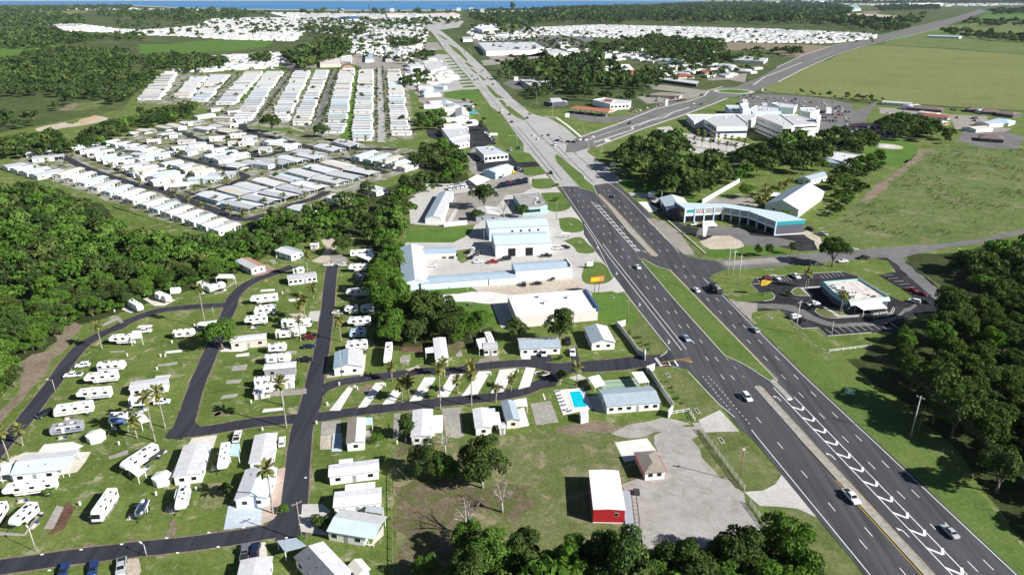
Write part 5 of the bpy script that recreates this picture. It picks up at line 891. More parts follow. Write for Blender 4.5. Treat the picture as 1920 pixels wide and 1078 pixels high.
def car_kit(kind, paint, detail):
    key = (kind, paint, detail)
    if key in KIT: return KIT[key]
    c = CARS[kind]; pm = 'paint_' + paint.replace(' ', '_') + '_car'; w = c['w']; z0, z1 = c['h']; cb, ct = c['cab'], c['top']
    mb = MB(); mb.prism_y(c['prof'], -w, w, pm); mb.frustum((cb[0], cb[1], -cb[2], cb[2]), (ct[0], ct[1], -ct[2], ct[2]), z0, z1, pm)
    body = bevelled(mb, 'body', .07, 2, 25) if detail else mb.build('body')
    def pane(a, b, c_, d, off): n = (Vector(b) - Vector(a)).cross(Vector(d) - Vector(a)).normalized() * off; return [Vector(p) + n for p in (a, b, c_, d)]
    def lerp4(u0, u1, s, side):  # side window between fractions
        lo = lambda u: Vector((cb[0] + (cb[1] - cb[0]) * u, side * cb[2], z0)); hi = lambda u: Vector((ct[0] + (ct[1] - ct[0]) * u, side * ct[2], z1))
        q = [lo(u0).lerp(hi(u0), .12), lo(u1).lerp(hi(u1), .12), lo(u1).lerp(hi(u1), .86), lo(u0).lerp(hi(u0), .86)]; return q if side < 0 else q[::-1]
    def glass(q, n): m_ = MB(); qq = pane(*q, .012); m_.quad(*qq, 'glass'); return m_
    ws = [Vector((cb[1], -cb[2] * .9, z0)), Vector((cb[1], cb[2] * .9, z0)), Vector((ct[1], ct[2] * .9, z1)), Vector((ct[1], -ct[2] * .9, z1))]; ws = [ws[0].lerp(ws[3], .08), ws[1].lerp(ws[2], .08), ws[1].lerp(ws[2], .9), ws[0].lerp(ws[3], .9)]
    rw = [Vector((cb[0], cb[2] * .88, z0)), Vector((cb[0], -cb[2] * .88, z0)), Vector((ct[0], -ct[2] * .88, z1)), Vector((ct[0], ct[2] * .88, z1))]; rw = [rw[0].lerp(rw[3], .15), rw[1].lerp(rw[2], .15), rw[1].lerp(rw[2], .88), rw[0].lerp(rw[3], .88)]
    kit = [('body', body)]
    if detail:
        kit += [('windshield', glass(ws, 0).build('windshield')), ('rear_window', glass(rw, 0).build('rear_window'))]
        for sd_ in (-1, 1):
            for u in ((.1, .48), (.53, .9)): kit.append(('side_window', glass(lerp4(*u, 0, sd_), 0).build('side_window')))
        wm, rm = (WHEEL_L, RIM_L) if c['wr'] else (WHEEL, RIM); r = .42 if c['wr'] else .33
        for x in c['wx']:
            for sd_ in (-1, 1): kit.append(('wheel', wm, (x, sd_ * (w - .08), r), 0, [('rim', rm)]))
        f = c['prof'][-2]; b = c['prof'][1]
        for sd_ in (-1, 1):
            kit.append(('headlight', MB().box(f[0] - .12, f[0] + .02, sd_ * (w - .28) - .16, sd_ * (w - .28) + .16, f[1] - .06, f[1] + .1, 'lamp_glass').build('headlight')))
            kit.append(('tail_light', MB().box(b[0] - .02, b[0] + .08, sd_ * (w - .2) - .1, sd_ * (w - .2) + .1, b[1] - .3, b[1] - .02, 'tail_red').build('tail_light')))
        if kind == 'pickup': kit.append(('cargo_bed', MB().box(-2.68, -.85, -.82, .82, 1.07, 1.09, 'trim_dark').build('cargo_bed')))
    else:
        m_ = MB()
        for q in (ws, rw, lerp4(.1, .9, 0, -1), lerp4(.1, .9, 0, 1)): m_.quad(*pane(*q, .02), 'glass')
        m2 = MB(); r = .36
        for x in c['wx']: m2.tube((x, -w - .01, r), (x, w + .01, r), r, r, 'tyre', 8)
        kit += [('window', m_.build('window')), ('wheel', m2.build('wheel'))]
        if kind == 'pickup': kit.append(('cargo_bed', MB().box(-2.68, -.85, -.82, .82, 1.07, 1.09, 'trim_dark').build('cargo_bed')))
    KIT[key] = kit; return kit
def car(px, nose, kind, paint, label, detail=None, group=None, cat=None, z=.07):
    """px: middle of the car on the ground; nose: photo point it heads to, or an angle"""
    p = G(*px); a = nose if isinstance(nose, (int, float)) else heading(px, nose)
    if detail is None: detail = px[1] > 440
    t = thing({'pickup': 'pickup_truck', 'van': 'van', 'suv': 'car', 'sedan': 'car'}[kind], label, cat or {'pickup': 'pickup truck', 'van': 'van'}.get(kind, 'car'), (p.x, p.y, z), a, group)
    spawn(car_kit(kind, paint, detail), t); return t
NEAR = heading((1421, 821), (1631, 1077)); AWAY = NEAR + math.pi
for px, a, kd, c, lb in [((1595, 935), NEAR, 'pickup', 'white', 'white pickup truck in the near lanes beside the concrete separator'), ((1780, 1000), AWAY, 'sedan', 'silver', 'silver sedan driving away in the right carriageway, nearest the camera'), ((1400, 748), NEAR, 'suv', 'white', 'white estate car in the near carriageway by the long wall'), ((1287, 637), NEAR, 'sedan', 'light blue', 'pale blue sedan just before the park gate'), ((1196, 503), NEAR, 'sedan', 'white', 'white car approaching along the grassed median'), ((1306, 546), AWAY, 'sedan', 'white', 'small white car beside the dump truck'), ((1416, 621), AWAY, 'sedan', 'silver', 'silver-blue sedan hugging the right edge line'), ((1033, 326), NEAR, 'suv', 'black', 'black car on the pale concrete before the dark asphalt starts'), ((1147, 370), AWAY, 'sedan', 'black', 'small black car at the start of the dark asphalt')]: car(px, a, kd, c, lb)
# dump truck
t = thing('dump_truck', 'dark dump truck with a loaded bed in the right carriageway', 'truck', (*G(1341, 546), .08), AWAY)
mb = MB(); mb.frustum((-4.2, 1.2, -1.15, 1.15), (-4.4, 1.4, -1.25, 1.25), 1.1, 2.5, 'dark_metal'); link('dump_bed', mb.build('dump_bed'), t)
mb = MB(); mb.frustum((-4.1, 1.1, -1.1, 1.1), (-2.8, .4, -.5, .5), 2.4, 2.95, 'gravel'); link('gravel_load', mb.build('gravel_load'), t)
mb = MB(); mb.prism_y([(1.5, .7), (1.5, 2.7), (2.9, 2.7), (3.2, 1.9), (4.6, 1.75), (4.7, .7)], -1.1, 1.1, 'paint_black_car'); link('cab', bevelled(mb, 'cab', .08), t)
link('windshield', MB().quad((3.215, -.95, 1.92), (3.215, .95, 1.92), (2.95, .9, 2.6), (2.95, -.9, 2.6), 'glass').build('windshield'), t); link('chassis', MB().box(-4, 4.2, -.5, .5, .6, 1.08, 'dark_metal').build('chassis'), t)
BW = MB().tube((0, -.17, 0), (0, .17, 0), .52, .52, 'tyre', 12).build('wheel')
for x in (-3.2, -1.9, 3.3):
    for sd_ in (-1, 1): link('wheel', BW, t, (x, sd_ * .98, .52))
# camp vehicles
for px, nz_, kd, c, lb in [(Z5((405, 108))[0], Z5((560, 100))[0], 'pickup', 'white', 'white pickup parked behind the topmost caravan inside the bend'), (Z4((700, 395))[0], Z4((500, 420))[0], 'suv', 'white', 'white estate parked nose to the lane above the white pickup'), (Z4((620, 478))[0], Z4((480, 490))[0], 'pickup', 'white', 'white pickup backed up to the slide-out caravan on the left lane'), (Z4((385, 805))[0], Z4((300, 840))[0], 'suv', 'black', 'black off-roader in front of the white motorhome by the lane'), (Z5((560, 705))[0], Z5((700, 690))[0], 'suv', 'white', 'white estate beside the twin palms'),
        (Z5((890, 95))[0], Z5((1000, 85))[0], 'suv', 'black', 'black car under the white carport beside the round tree'), (Z1((480, 1060))[0], Z1((440, 1180))[0], 'sedan', 'blue', 'dark blue car at the bottom edge, left of the pair'), (Z1((700, 1045))[0], Z1((670, 1180))[0], 'sedan', 'blue', 'dark blue car at the bottom edge, right of the pair'), (Z1((912, 1035))[0], Z1((900, 1180))[0], 'pickup', 'silver', 'grey pickup on the sandy pad at the bottom edge'), (Z2((880, 925))[0], Z2((900, 800))[0], 'pickup', 'grey', 'grey pickup at the end of the white-roofed home at the bottom'), (Z2((955, 905))[0], Z2((975, 800))[0], 'suv', 'dark blue', 'dark blue car on the drive of the bottom white-roofed home'),
        (Z2((820, 55))[0], Z2((850, -60))[0], 'pickup', 'white', 'white pickup nose-up to the lane beside the blue-awning trailer'), (Z3((197, 95))[0], Z3((205, -20))[0], 'suv', 'white', 'white estate beside the white cottage at the junction'), (Z6((815, 160))[0], Z6((900, 155))[0], 'suv', 'maroon', 'dark red car beside the lane above the teal car'), (Z6((805, 235))[0], Z6((900, 230))[0], 'sedan', 'dark blue', 'dark blue-green car on the grass beside the lane'), (Z6((770, 350))[0], Z6((900, 345))[0], 'pickup', 'black', 'black pickup backed to the small caravan by the lane'),
        (Z8((805, 290))[0], Z8((820, 420))[0], 'van', 'white', 'white van on the drive of the grey-and-white home'), (Z8((1048, 285))[0], Z8((1060, 420))[0], 'pickup', 'white', 'white pickup on the dark drive by the lawn'), (Z9((200, 190))[0], Z9((185, 60))[0], 'pickup', 'black', 'black pickup behind the white pickup under the tree'), (Z10((1162, 318))[0], Z10((1000, 320))[0], 'sedan', 'white', 'small white car crossing the head of the long lane'), (Z11((330, 668))[0], Z11((200, 665))[0], 'sedan', 'white', 'white car at the nose of the long double caravan'), (Z11((385, 268))[0], Z11((250, 265))[0], 'pickup', 'white', 'white pickup at the nose of the caravans near the turning circle'),
        (Z12((290, 415))[0], Z12((480, 410))[0], 'sedan', 'white', 'white car alone in the storage yard'), (Z12((365, 350))[0], Z12((300, 350))[0], 'sedan', 'black', 'dark car at the left of the pink storage doors'), (Z12((462, 342))[0], Z12((500, 320))[0], 'pickup', 'dark blue', 'dark pickup at the right of the pink storage doors'), (Z12((765, 388))[0], Z12((640, 396))[0], 'pickup', 'red', 'bright red pickup between the sheds'), (Z12((865, 365))[0], Z12((760, 380))[0], 'van', 'black', 'black van right of the red pickup'), (Z12((650, 385))[0], Z12((580, 390))[0], 'sedan', 'white', 'white car left of the red pickup'), (Z12((610, 290))[0], Z12((640, 230))[0], 'suv', 'white', 'white car at the back of the dense parking behind the shed'), (Z12((600, 350))[0], Z12((640, 300))[0], 'sedan', 'dark blue', 'dark blue car in the dense parking behind the shed'), (Z12((650, 320))[0], Z12((690, 270))[0], 'sedan', 'grey', 'grey car in the dense parking behind the shed'), (Z12((575, 310))[0], Z12((600, 260))[0], 'sedan', 'black', 'black car at the left of the dense parking behind the shed'),
        (Z13((175, 560))[0], Z13((180, 480))[0], 'suv', 'dark blue', 'dark car left of the shrub by the blue shed'), (Z13((275, 555))[0], Z13((180, 560))[0], 'sedan', 'black', 'black car right of the shrub by the blue shed'), (Z13((440, 280))[0], Z13((560, 275))[0], 'pickup', 'white', 'white truck parked at the side of the big blue shed'), (Z13((500, 275))[0], Z13((600, 270))[0], 'suv', 'black', 'black truck beside the white truck at the big blue shed'), (Z13((350, 338))[0], Z13((500, 335))[0], 'pickup', 'black', 'dark pickup in front of the open shed doors'),
        (Z21((205, 345))[0], Z21((300, 330))[0], 'suv', 'maroon', 'dark red car behind the yellow sign'), (Z21((290, 340))[0], Z21((380, 370))[0], 'sedan', 'white', 'white car right of the yellow sign'), (Z21((490, 325))[0], Z21((580, 380))[0], 'pickup', 'white', 'white pickup in the bays by the restaurant'), (Z21((670, 605))[0], Z21((800, 590))[0], 'pickup', 'white', 'white pickup in front of the restaurant door'), (Z21((490, 735))[0], Z21((600, 710))[0], 'suv', 'white', 'white car in the lower bay of the restaurant lot'), (Z21((560, 775))[0], Z21((640, 740))[0], 'sedan', 'black', 'black car in the lower bay of the restaurant lot'), (Z21((680, 200))[0], Z21((800, 190))[0], 'pickup', 'grey', 'grey pickup in the shade of the corner oak'), (Z21((970, 172))[0], Z21((800, 180))[0], 'sedan', 'white', 'white car on the grass right of the corner oak'), (Z21((1180, 138))[0], Z21((1000, 150))[0], 'pickup', 'black', 'black pickup on the grass by the side street'), (Z21((1085, 52))[0], Z21((1200, 45))[0], 'sedan', 'silver', 'silver car on the far side of the side street'),
        (Z33((1110, 425))[0], Z33((1200, 450))[0], 'sedan', 'red', 'red car in the east car park'), (Z33((1170, 450))[0], Z33((1250, 470))[0], 'sedan', 'maroon', 'dark maroon car in the east car park'), (Z33((1125, 497))[0], Z33((1050, 480))[0], 'suv', 'white', 'white car at the kerb below the maroon car'), (Z33((1185, 500))[0], Z33((1250, 510))[0], 'sedan', 'black', 'black car at the kerb below the maroon car'),
        (Z20((545, 440))[0], Z20((640, 430))[0], 'pickup', 'white', 'white utility truck in front of the strip mall'), (Z20((610, 455))[0], Z20((700, 450))[0], 'suv', 'black', 'black car in front of the strip mall'), (Z20((980, 462))[0], Z20((900, 460))[0], 'sedan', 'black', 'black car on the grey mall lot'), (Z20((1820, 540))[0], Z20((1920, 560))[0], 'pickup', 'silver', 'silver pickup behind the strip mall'), (Z20((1700, 490))[0], Z20((1800, 520))[0], 'suv', 'black', 'black car behind the strip mall')]: car(px, nz_, kd, c, lb)
# small far cars
rc = random.Random(11)
KC = ['sedan', 'sedan', 'suv', 'suv', 'pickup', 'van']; KCOL = ['white', 'white', 'silver', 'black', 'grey', 'blue', 'red', 'dark blue', 'white', 'silver']
def far_cars(pts, ang, where, group, cols=KCOL, kinds=KC, near=False):
    n = len(pts)
    for i, p in enumerate(pts):
        kd = rc.choice(kinds); c = rc.choice(cols); w_ = {'sedan': 'car', 'suv': 'off-roader', 'pickup': 'pickup', 'van': 'van'}[kd]; a = ang if isinstance(ang, float) else heading(p, (p[0] + ang[0], p[1] + ang[1]))
        car(p, a + rc.uniform(-.06, .06), kd, c, f'{c} {w_}, {ordn(i)} from the left {where}', near, group)
hwc = [((130, 42), 1), ((105, 72), 1), ((215, 92), 1), ((240, 178), 1)]
far_cars(Z17((120, 42), (108, 72), (215, 93), (238, 180), (480, 330), (530, 370), (720, 440)), NEAR, 'on the left carriageway before the traffic lights', 'cars before the traffic lights')
far_cars(Z17((410, 135), (450, 90), (595, 330), (648, 325)), AWAY, 'on the right carriageway at the traffic lights', 'cars at the traffic lights')
far_cars(Z17((745, 390), (805, 402), (862, 405), (925, 405)), heading((1070, 265), (1040, 262)), 'queuing at the lights across the junction', 'cars at the traffic lights')
far_cars(Z17((1000, 385), (1050, 372), (1070, 385), (1110, 375), (1145, 355)), heading((1150, 245), (1090, 268)), 'queuing on the boulevard at the lights', 'cars queuing on the boulevard')
far_cars(Z18((1080, 1000), (1070, 1030), (1175, 1050), (780, 668), (812, 655), (750, 622), (705, 605), (640, 425), (548, 388), (492, 320), (447, 280), (425, 238), (360, 170), (345, 150), (318, 130), (400, 195), (385, 180), (370, 160)), NEAR, 'on the far left carriageway', 'cars on the far left carriageway')
far_cars(Z18((1110, 812), (1225, 873), (1405, 1042), (985, 670), (1050, 702), (985, 715), (922, 640), (850, 575), (870, 560), (672, 388), (662, 355), (700, 360), (625, 318), (585, 300), (628, 292), (545, 230), (490, 185), (800, 455)), AWAY, 'on the far right carriageway', 'cars on the far right carriageway')
far_cars(Z22((595, 678), (620, 660), (1320, 455), (1410, 460)), heading((1180, 232), (1300, 195)), 'driving along the boulevard', 'cars on the boulevard')
far_cars([(1612, 82), (1716, 58), (1650, 72), (1428, 155)], heading((1500, 118), (1650, 72)), 'on the far boulevard', 'cars on the far boulevard')
pts = []
for r_ in range(4):
    for i in range(9):
        if rc.random() < .78: pts.append(Z23((1560 + i * 38 + r_ * 4, 240 + r_ * 35 + i * 1))[0])
far_cars(pts, (2, 8), 'in the hospital staff car park', 'cars in the hospital staff car park')
pts = []
for r_ in range(4):
    for i in range(15):
        if rc.random() < .62: pts.append(Z23((690 + i * 72 + r_ * 30, 65 + r_ * 25 + i * 5))[0])
far_cars(pts, (5, 5), 'in the rear hospital car park', 'cars in the rear hospital car park')
far_cars([p for i in range(22) for p in Z32((470 + i * 14, 368 + (i % 3) * 22 + i * 1.5))], (3, 6), 'under the trees behind the hospital', 'cars behind the hospital')
far_cars(Z23((40, 590), (75, 585), (110, 590), (140, 600), (320, 572), (345, 575), (500, 600), (530, 600), (560, 605), (610, 615)), (3, 7), 'in the front hospital car park', 'cars in the front hospital car park')
far_cars(Z22((620, 540), (640, 520), (680, 545), (720, 530), (770, 520), (800, 500), (850, 495), (900, 480), (940, 470), (900, 420), (1000, 415), (930, 390), (740, 350), (770, 360), (800, 365), (1070, 400), (1110, 395)), (5, 4), 'at the filling station and clinic', 'cars at the filling station')
far_cars(Z24((1340, 320), (1370, 310), (1400, 315), (1360, 345), (1160, 310), (400, 255), (1100, 220), (1140, 225)), (5, 4), 'among the brown-roofed offices', 'cars among the offices')
pts = []
for i in range(15): pts.append(Z31((720 + i * 17, 715 - i * 3))[0]); pts.append(Z31((745 + i * 15, 690 - i * 2.5))[0]); 
far_cars(pts[:28], (1, 5), 'in the packed used-car lot', 'cars in the used-car lot', ['black', 'dark blue', 'maroon', 'black', 'dark blue', 'red', 'black'], ['sedan', 'suv', 'sedan'])
far_cars([p for i in range(12) for p in Z31((345 + i * 16, 732 - (i % 2) * 22 - i * 3))], (2, 5), 'in the white row beside the sheds', 'cars beside the sheds', ['white', 'silver', 'white'])
far_cars(Z31((560, 495), (590, 510), (620, 520), (690, 640), (730, 635), (760, 630), (640, 630), (850, 570), (880, 580), (910, 590), (880, 410), (820, 425), (640, 300), (655, 320), (670, 345), (690, 375), (620, 290)), (3, 5), 'at the roadside dealers and garage', 'cars at the roadside dealers')
t_ = thing('flatbed_truck', 'yellow tow truck in front of the blue garage', 'truck', (*G(*Z31((825, 605))[0]), .07), R(20)); link('body', MB().prism_y([(-2.6, .5), (-2.6, 1.0), (.8, 1.0), (.9, 2.1), (1.9, 2.1), (2.3, 1.2), (2.9, 1.1), (2.9, .5)], -1, 1, 'paint_yellow_car').build('body'), t_)
for x in (-1.6, 2.0): link('wheel', MB().tube((0, -1.02, 0), (0, 1.02, 0), .42, .42, 'tyre', 10).build('wheel'), t_, (x, 0, .42))
# ------------------------------------------------------------------ caravans and motorhomes
WIN = {}
def window_me(w, h, glass='glass'):
    k = (round(w, 1), round(h, 1), glass)
    if k not in WIN:
        mb = MB(); mb.box(-w / 2 - .05, w / 2 + .05, -.02, .015, -h / 2 - .05, h / 2 + .05, 'plain_white'); mb.box(-w / 2, w / 2, -.035, -.02, -h / 2, h / 2, glass); WIN[k] = mb.build('window')
    return WIN[k]
RVW = MB().tube((0, -.12, 0), (0, .12, 0), .38, .38, 'tyre', 12).build('wheel')
def box_me(name, sx, sy, sz, m, bev=0):
    mb = MB().box(-sx / 2, sx / 2, -sy / 2, sy / 2, 0, sz, m); return bevelled(mb, name, bev) if bev else mb.build(name)
AC = box_me('air_conditioner', 1.0, .75, .3, 'rv_cream', .08); ACD = box_me('air_conditioner', 1.0, .75, .3, 'trim_dark', .08); VENT = box_me('roof_vent', .45, .45, .14, 'trim_dark')
def rv_kit(kind, L, col, stripe, slide):
    key = ('rv', kind, round(L * 2) / 2, col, stripe, slide); L = round(L * 2) / 2
    if key in KIT: return KIT[key]
    h = L / 2; kit = []
    if kind == 'fifth': prof = [(-h, .75), (h - 2.7, .75), (h - 2.5, 1.65), (h - .55, 1.7), (h - .1, 2.3), (h - .25, 3.0), (h - 1.0, 3.45), (h - 3, 3.6), (-h + .1, 3.6), (-h, 3.4)]; top = 3.6
    elif kind == 'trailer': prof = [(-h, .6), (h - .4, .6), (h, 1.2), (h - .05, 2.1), (h - .45, 3.0), (h - .8, 3.1), (-h + .1, 3.1), (-h, 2.9)]; top = 3.1
    elif kind == 'motor': prof = [(-h, .45), (h - .3, .45), (h, .8), (h - .02, 1.5), (h - .4, 3.0), (h - .9, 3.4), (-h + .15, 3.4), (-h, 3.2)]; top = 3.4
    else: prof = None; top = 2.8
    mb = MB()
    if prof: mb.prism_y(prof, -1.22, 1.22, col); body = bevelled(mb, 'body', .16, 2, 40)
    else:   # rounded aluminium shell
        n = 14; S_ = []
        for i, x in enumerate(np.linspace(-h, h, 11)):
            k = min(1, math.sqrt(max(.02, 1 - (abs(x) / h) ** 6))); ring = []
            for j in range(n): a = math.pi * 2 * j / n; ring.append((x, 1.2 * k ** .6 * math.copysign(abs(math.cos(a)) ** .7, math.cos(a)), 1.65 + 1.15 * k ** .8 * math.copysign(abs(math.sin(a)) ** .8, math.sin(a))))
            S_ += ring
        fs = [(i * n + j, i * n + (j + 1) % n, (i + 1) * n + (j + 1) % n, (i + 1) * n + j) for i in range(10) for j in range(n)]
        fs = [f[::-1] for f in fs] + [tuple(range(n)), tuple(range(11 * n - 1, 10 * n - 1, -1))]; mb.add(S_, fs, 'chrome'); body = mb.build('body', True)
    sub = []
    if stripe and prof: sub = [('stripe', MB().box(-h + .25, h - (2.6 if kind == 'fifth' else 1.0), -1.232, -1.215, 1.25, 1.55, stripe).build('stripe'), (0, 0, 0), 0), ('stripe', MB().box(-h + .25, h - (2.6 if kind == 'fifth' else 1.0), 1.215, 1.232, 1.25, 1.55, stripe).build('stripe'), (0, 0, 0), 0)]
    kit.append(('body', body, (0, 0, 0), 0, sub)); zt = top + .0
    kit.append(('air_conditioner', AC if stripe != 'stripe_grey' else ACD, (-h * .35, 0, zt), 0))
    if L > 8: kit.append(('air_conditioner', AC, (h * .3, 0, zt), 0))
    for x in (-h * .6, 0.0, h * .5): kit.append(('roof_vent', VENT, (x, .5, zt), 0))
    zw = top - .95
    for x in ((-h * .75, -h * .15, h * .4) if L > 6 else (-h * .5, h * .4)):
        kit.append(('window', window_me(1.1, .7), (x, -1.235, zw), 0)); kit.append(('window', window_me(1.1, .7), (x, 1.235, zw), math.pi))
    kit.append(('door', MB().box(-.36, .36, -.02, .02, 0, 1.9, 'rv_cream').build('door'), (h * .18, 1.24, .8), math.pi))
    if slide:
        s_ = [('window', window_me(1.3, .65), (0, -.42, 1.15), 0)]
        kit.append(('slide_out', bevelled(MB().box(-1.7, 1.7, -.4, .4, 0, 2.0, col), 'slide_out', .06), (-h * .3 if slide == 1 else -h * .45, -1.45, 1.15), 0, s_))
        if slide == 2: kit.append(('slide_out', bevelled(MB().box(-1.1, 1.1, -.35, .35, 0, 1.8, col), 'slide_out', .06), (h * .35, -1.4, 1.3), 0, [('window', window_me(1.0, .6), (0, -.37, 1.0), 0)]))
    for x in ((-h * .3, -h * .3 + .9) if kind != 'motor' else (-h * .45, h * .55)):
        for sd_ in (-1, 1): kit.append(('wheel', RVW, (x, sd_ * 1.05, .38), 0))
    if kind == 'motor': kit += [('windshield', MB().quad((h - .01, -1.05, 1.62), (h - .01, 1.05, 1.62), (h - .32, 1.0, 2.7), (h - .32, -1.0, 2.7), 'glass').build('windshield'), (.03, 0, 0), 0), ('bumper', MB().box(-.1, .1, -1.15, 1.15, 0, .35, 'trim_dark').build('bumper'), (h, 0, .42), 0)]
    else: kit.append(('hitch', MB().box(0, 1.0, -.08, .08, 0, .12, 'dark_metal').build('hitch'), (h - .3, 0, .5 if kind != 'fifth' else 1.45), 0))
    kit.append(('awning', MB().tube((-h * .6, 0, 0), (h * .6, 0, 0), .09, .09, 'plain_white', 6).build('awning'), (0, 1.3, top - .35), 0))
    KIT[key] = kit; return kit
MAT_ = {c: MB().box(-1.2, 1.2, -.8, .8, 0, .03, m).build('patio_mat') for c, m in (('green', 'court_green'), ('tan', 'rv_tan'), ('grey', 'galv'))}
TBL = (MB().box(-.6, .6, -.35, .35, .68, .74, 'wood').build('tabletop'), MB().box(-.5, .5, -.28, .28, 0, .67, 'galv').build('frame')); CHR = (MB().box(-.28, .28, -.28, .28, .38, .46, 'fabric_blue').build('seat'), MB().box(-.28, .28, .22, .3, .46, .95, 'fabric_blue').build('backrest'), MB().box(-.24, .24, -.24, .24, 0, .37, 'dark_metal').build('frame')); BIN = (box_me('bin_body', .6, .6, .95, 'dark_metal', .04), box_me('lid', .66, .66, .08, 'galv'))
def rv_clutter(t, L, label):
    g = random.Random(len(label) * 7 + int(L * 10)); a = t.rotation_euler.z; o = V(t.location[:2]); s_ = -1 if math.cos(a) > 0 else 1; short = ' '.join(label.split()[:11])
    def at(x, y): return (o.x + math.cos(a) * x - math.sin(a) * y, o.y + math.sin(a) * x + math.cos(a) * y, .06)
    if g.random() < .35: return
    y = s_ * 2.6; c = g.choice(list(MAT_)); tag(link('patio_mat', MAT_[c], None, at(L * .1, y), a), f'{c} mat beside the {short}', 'mat')
    q = thing('camp_table', f'camp table beside the {short}', 'table', at(L * .1 + .4, y), a + .2); q.location.z = .09; link('tabletop', TBL[0], q); link('frame', TBL[1], q)
    q = thing('camp_chair', f'camp chair beside the {short}', 'chair', at(L * .1 - 1.0, y + .2), a + g.uniform(-.8, .8)); q.location.z = .09
    for n_, m_ in zip(('seat', 'backrest', 'frame'), CHR): link(n_, m_, q)
    if g.random() < .6: q = thing('rubbish_bin', f'rubbish bin beside the {short}', 'bin', at(-L * .38, s_ * 2.2), a); link('bin_body', BIN[0], q); link('lid', BIN[1], q, (0, 0, .95))
def rv(kind, A, B, label, col='plain_white', stripe=None, slide=0, z=3.2, Lmax=13, Lmin=5):
    a = G(*A, z); b = G(*B, z); L = max(Lmin, min(Lmax, (b - a).length)); c = (a + b) / 2; t = thing({'motor': 'motorhome', 'fifth': 'caravan', 'trailer': 'caravan', 'air': 'caravan'}[kind], label, 'motorhome' if kind == 'motor' else 'caravan', (c.x, c.y, .06), math.atan2(b.y - a.y, b.x - a.x))
    spawn(rv_kit(kind, L, col, stripe, slide), t); rv_clutter(t, L, label); return t
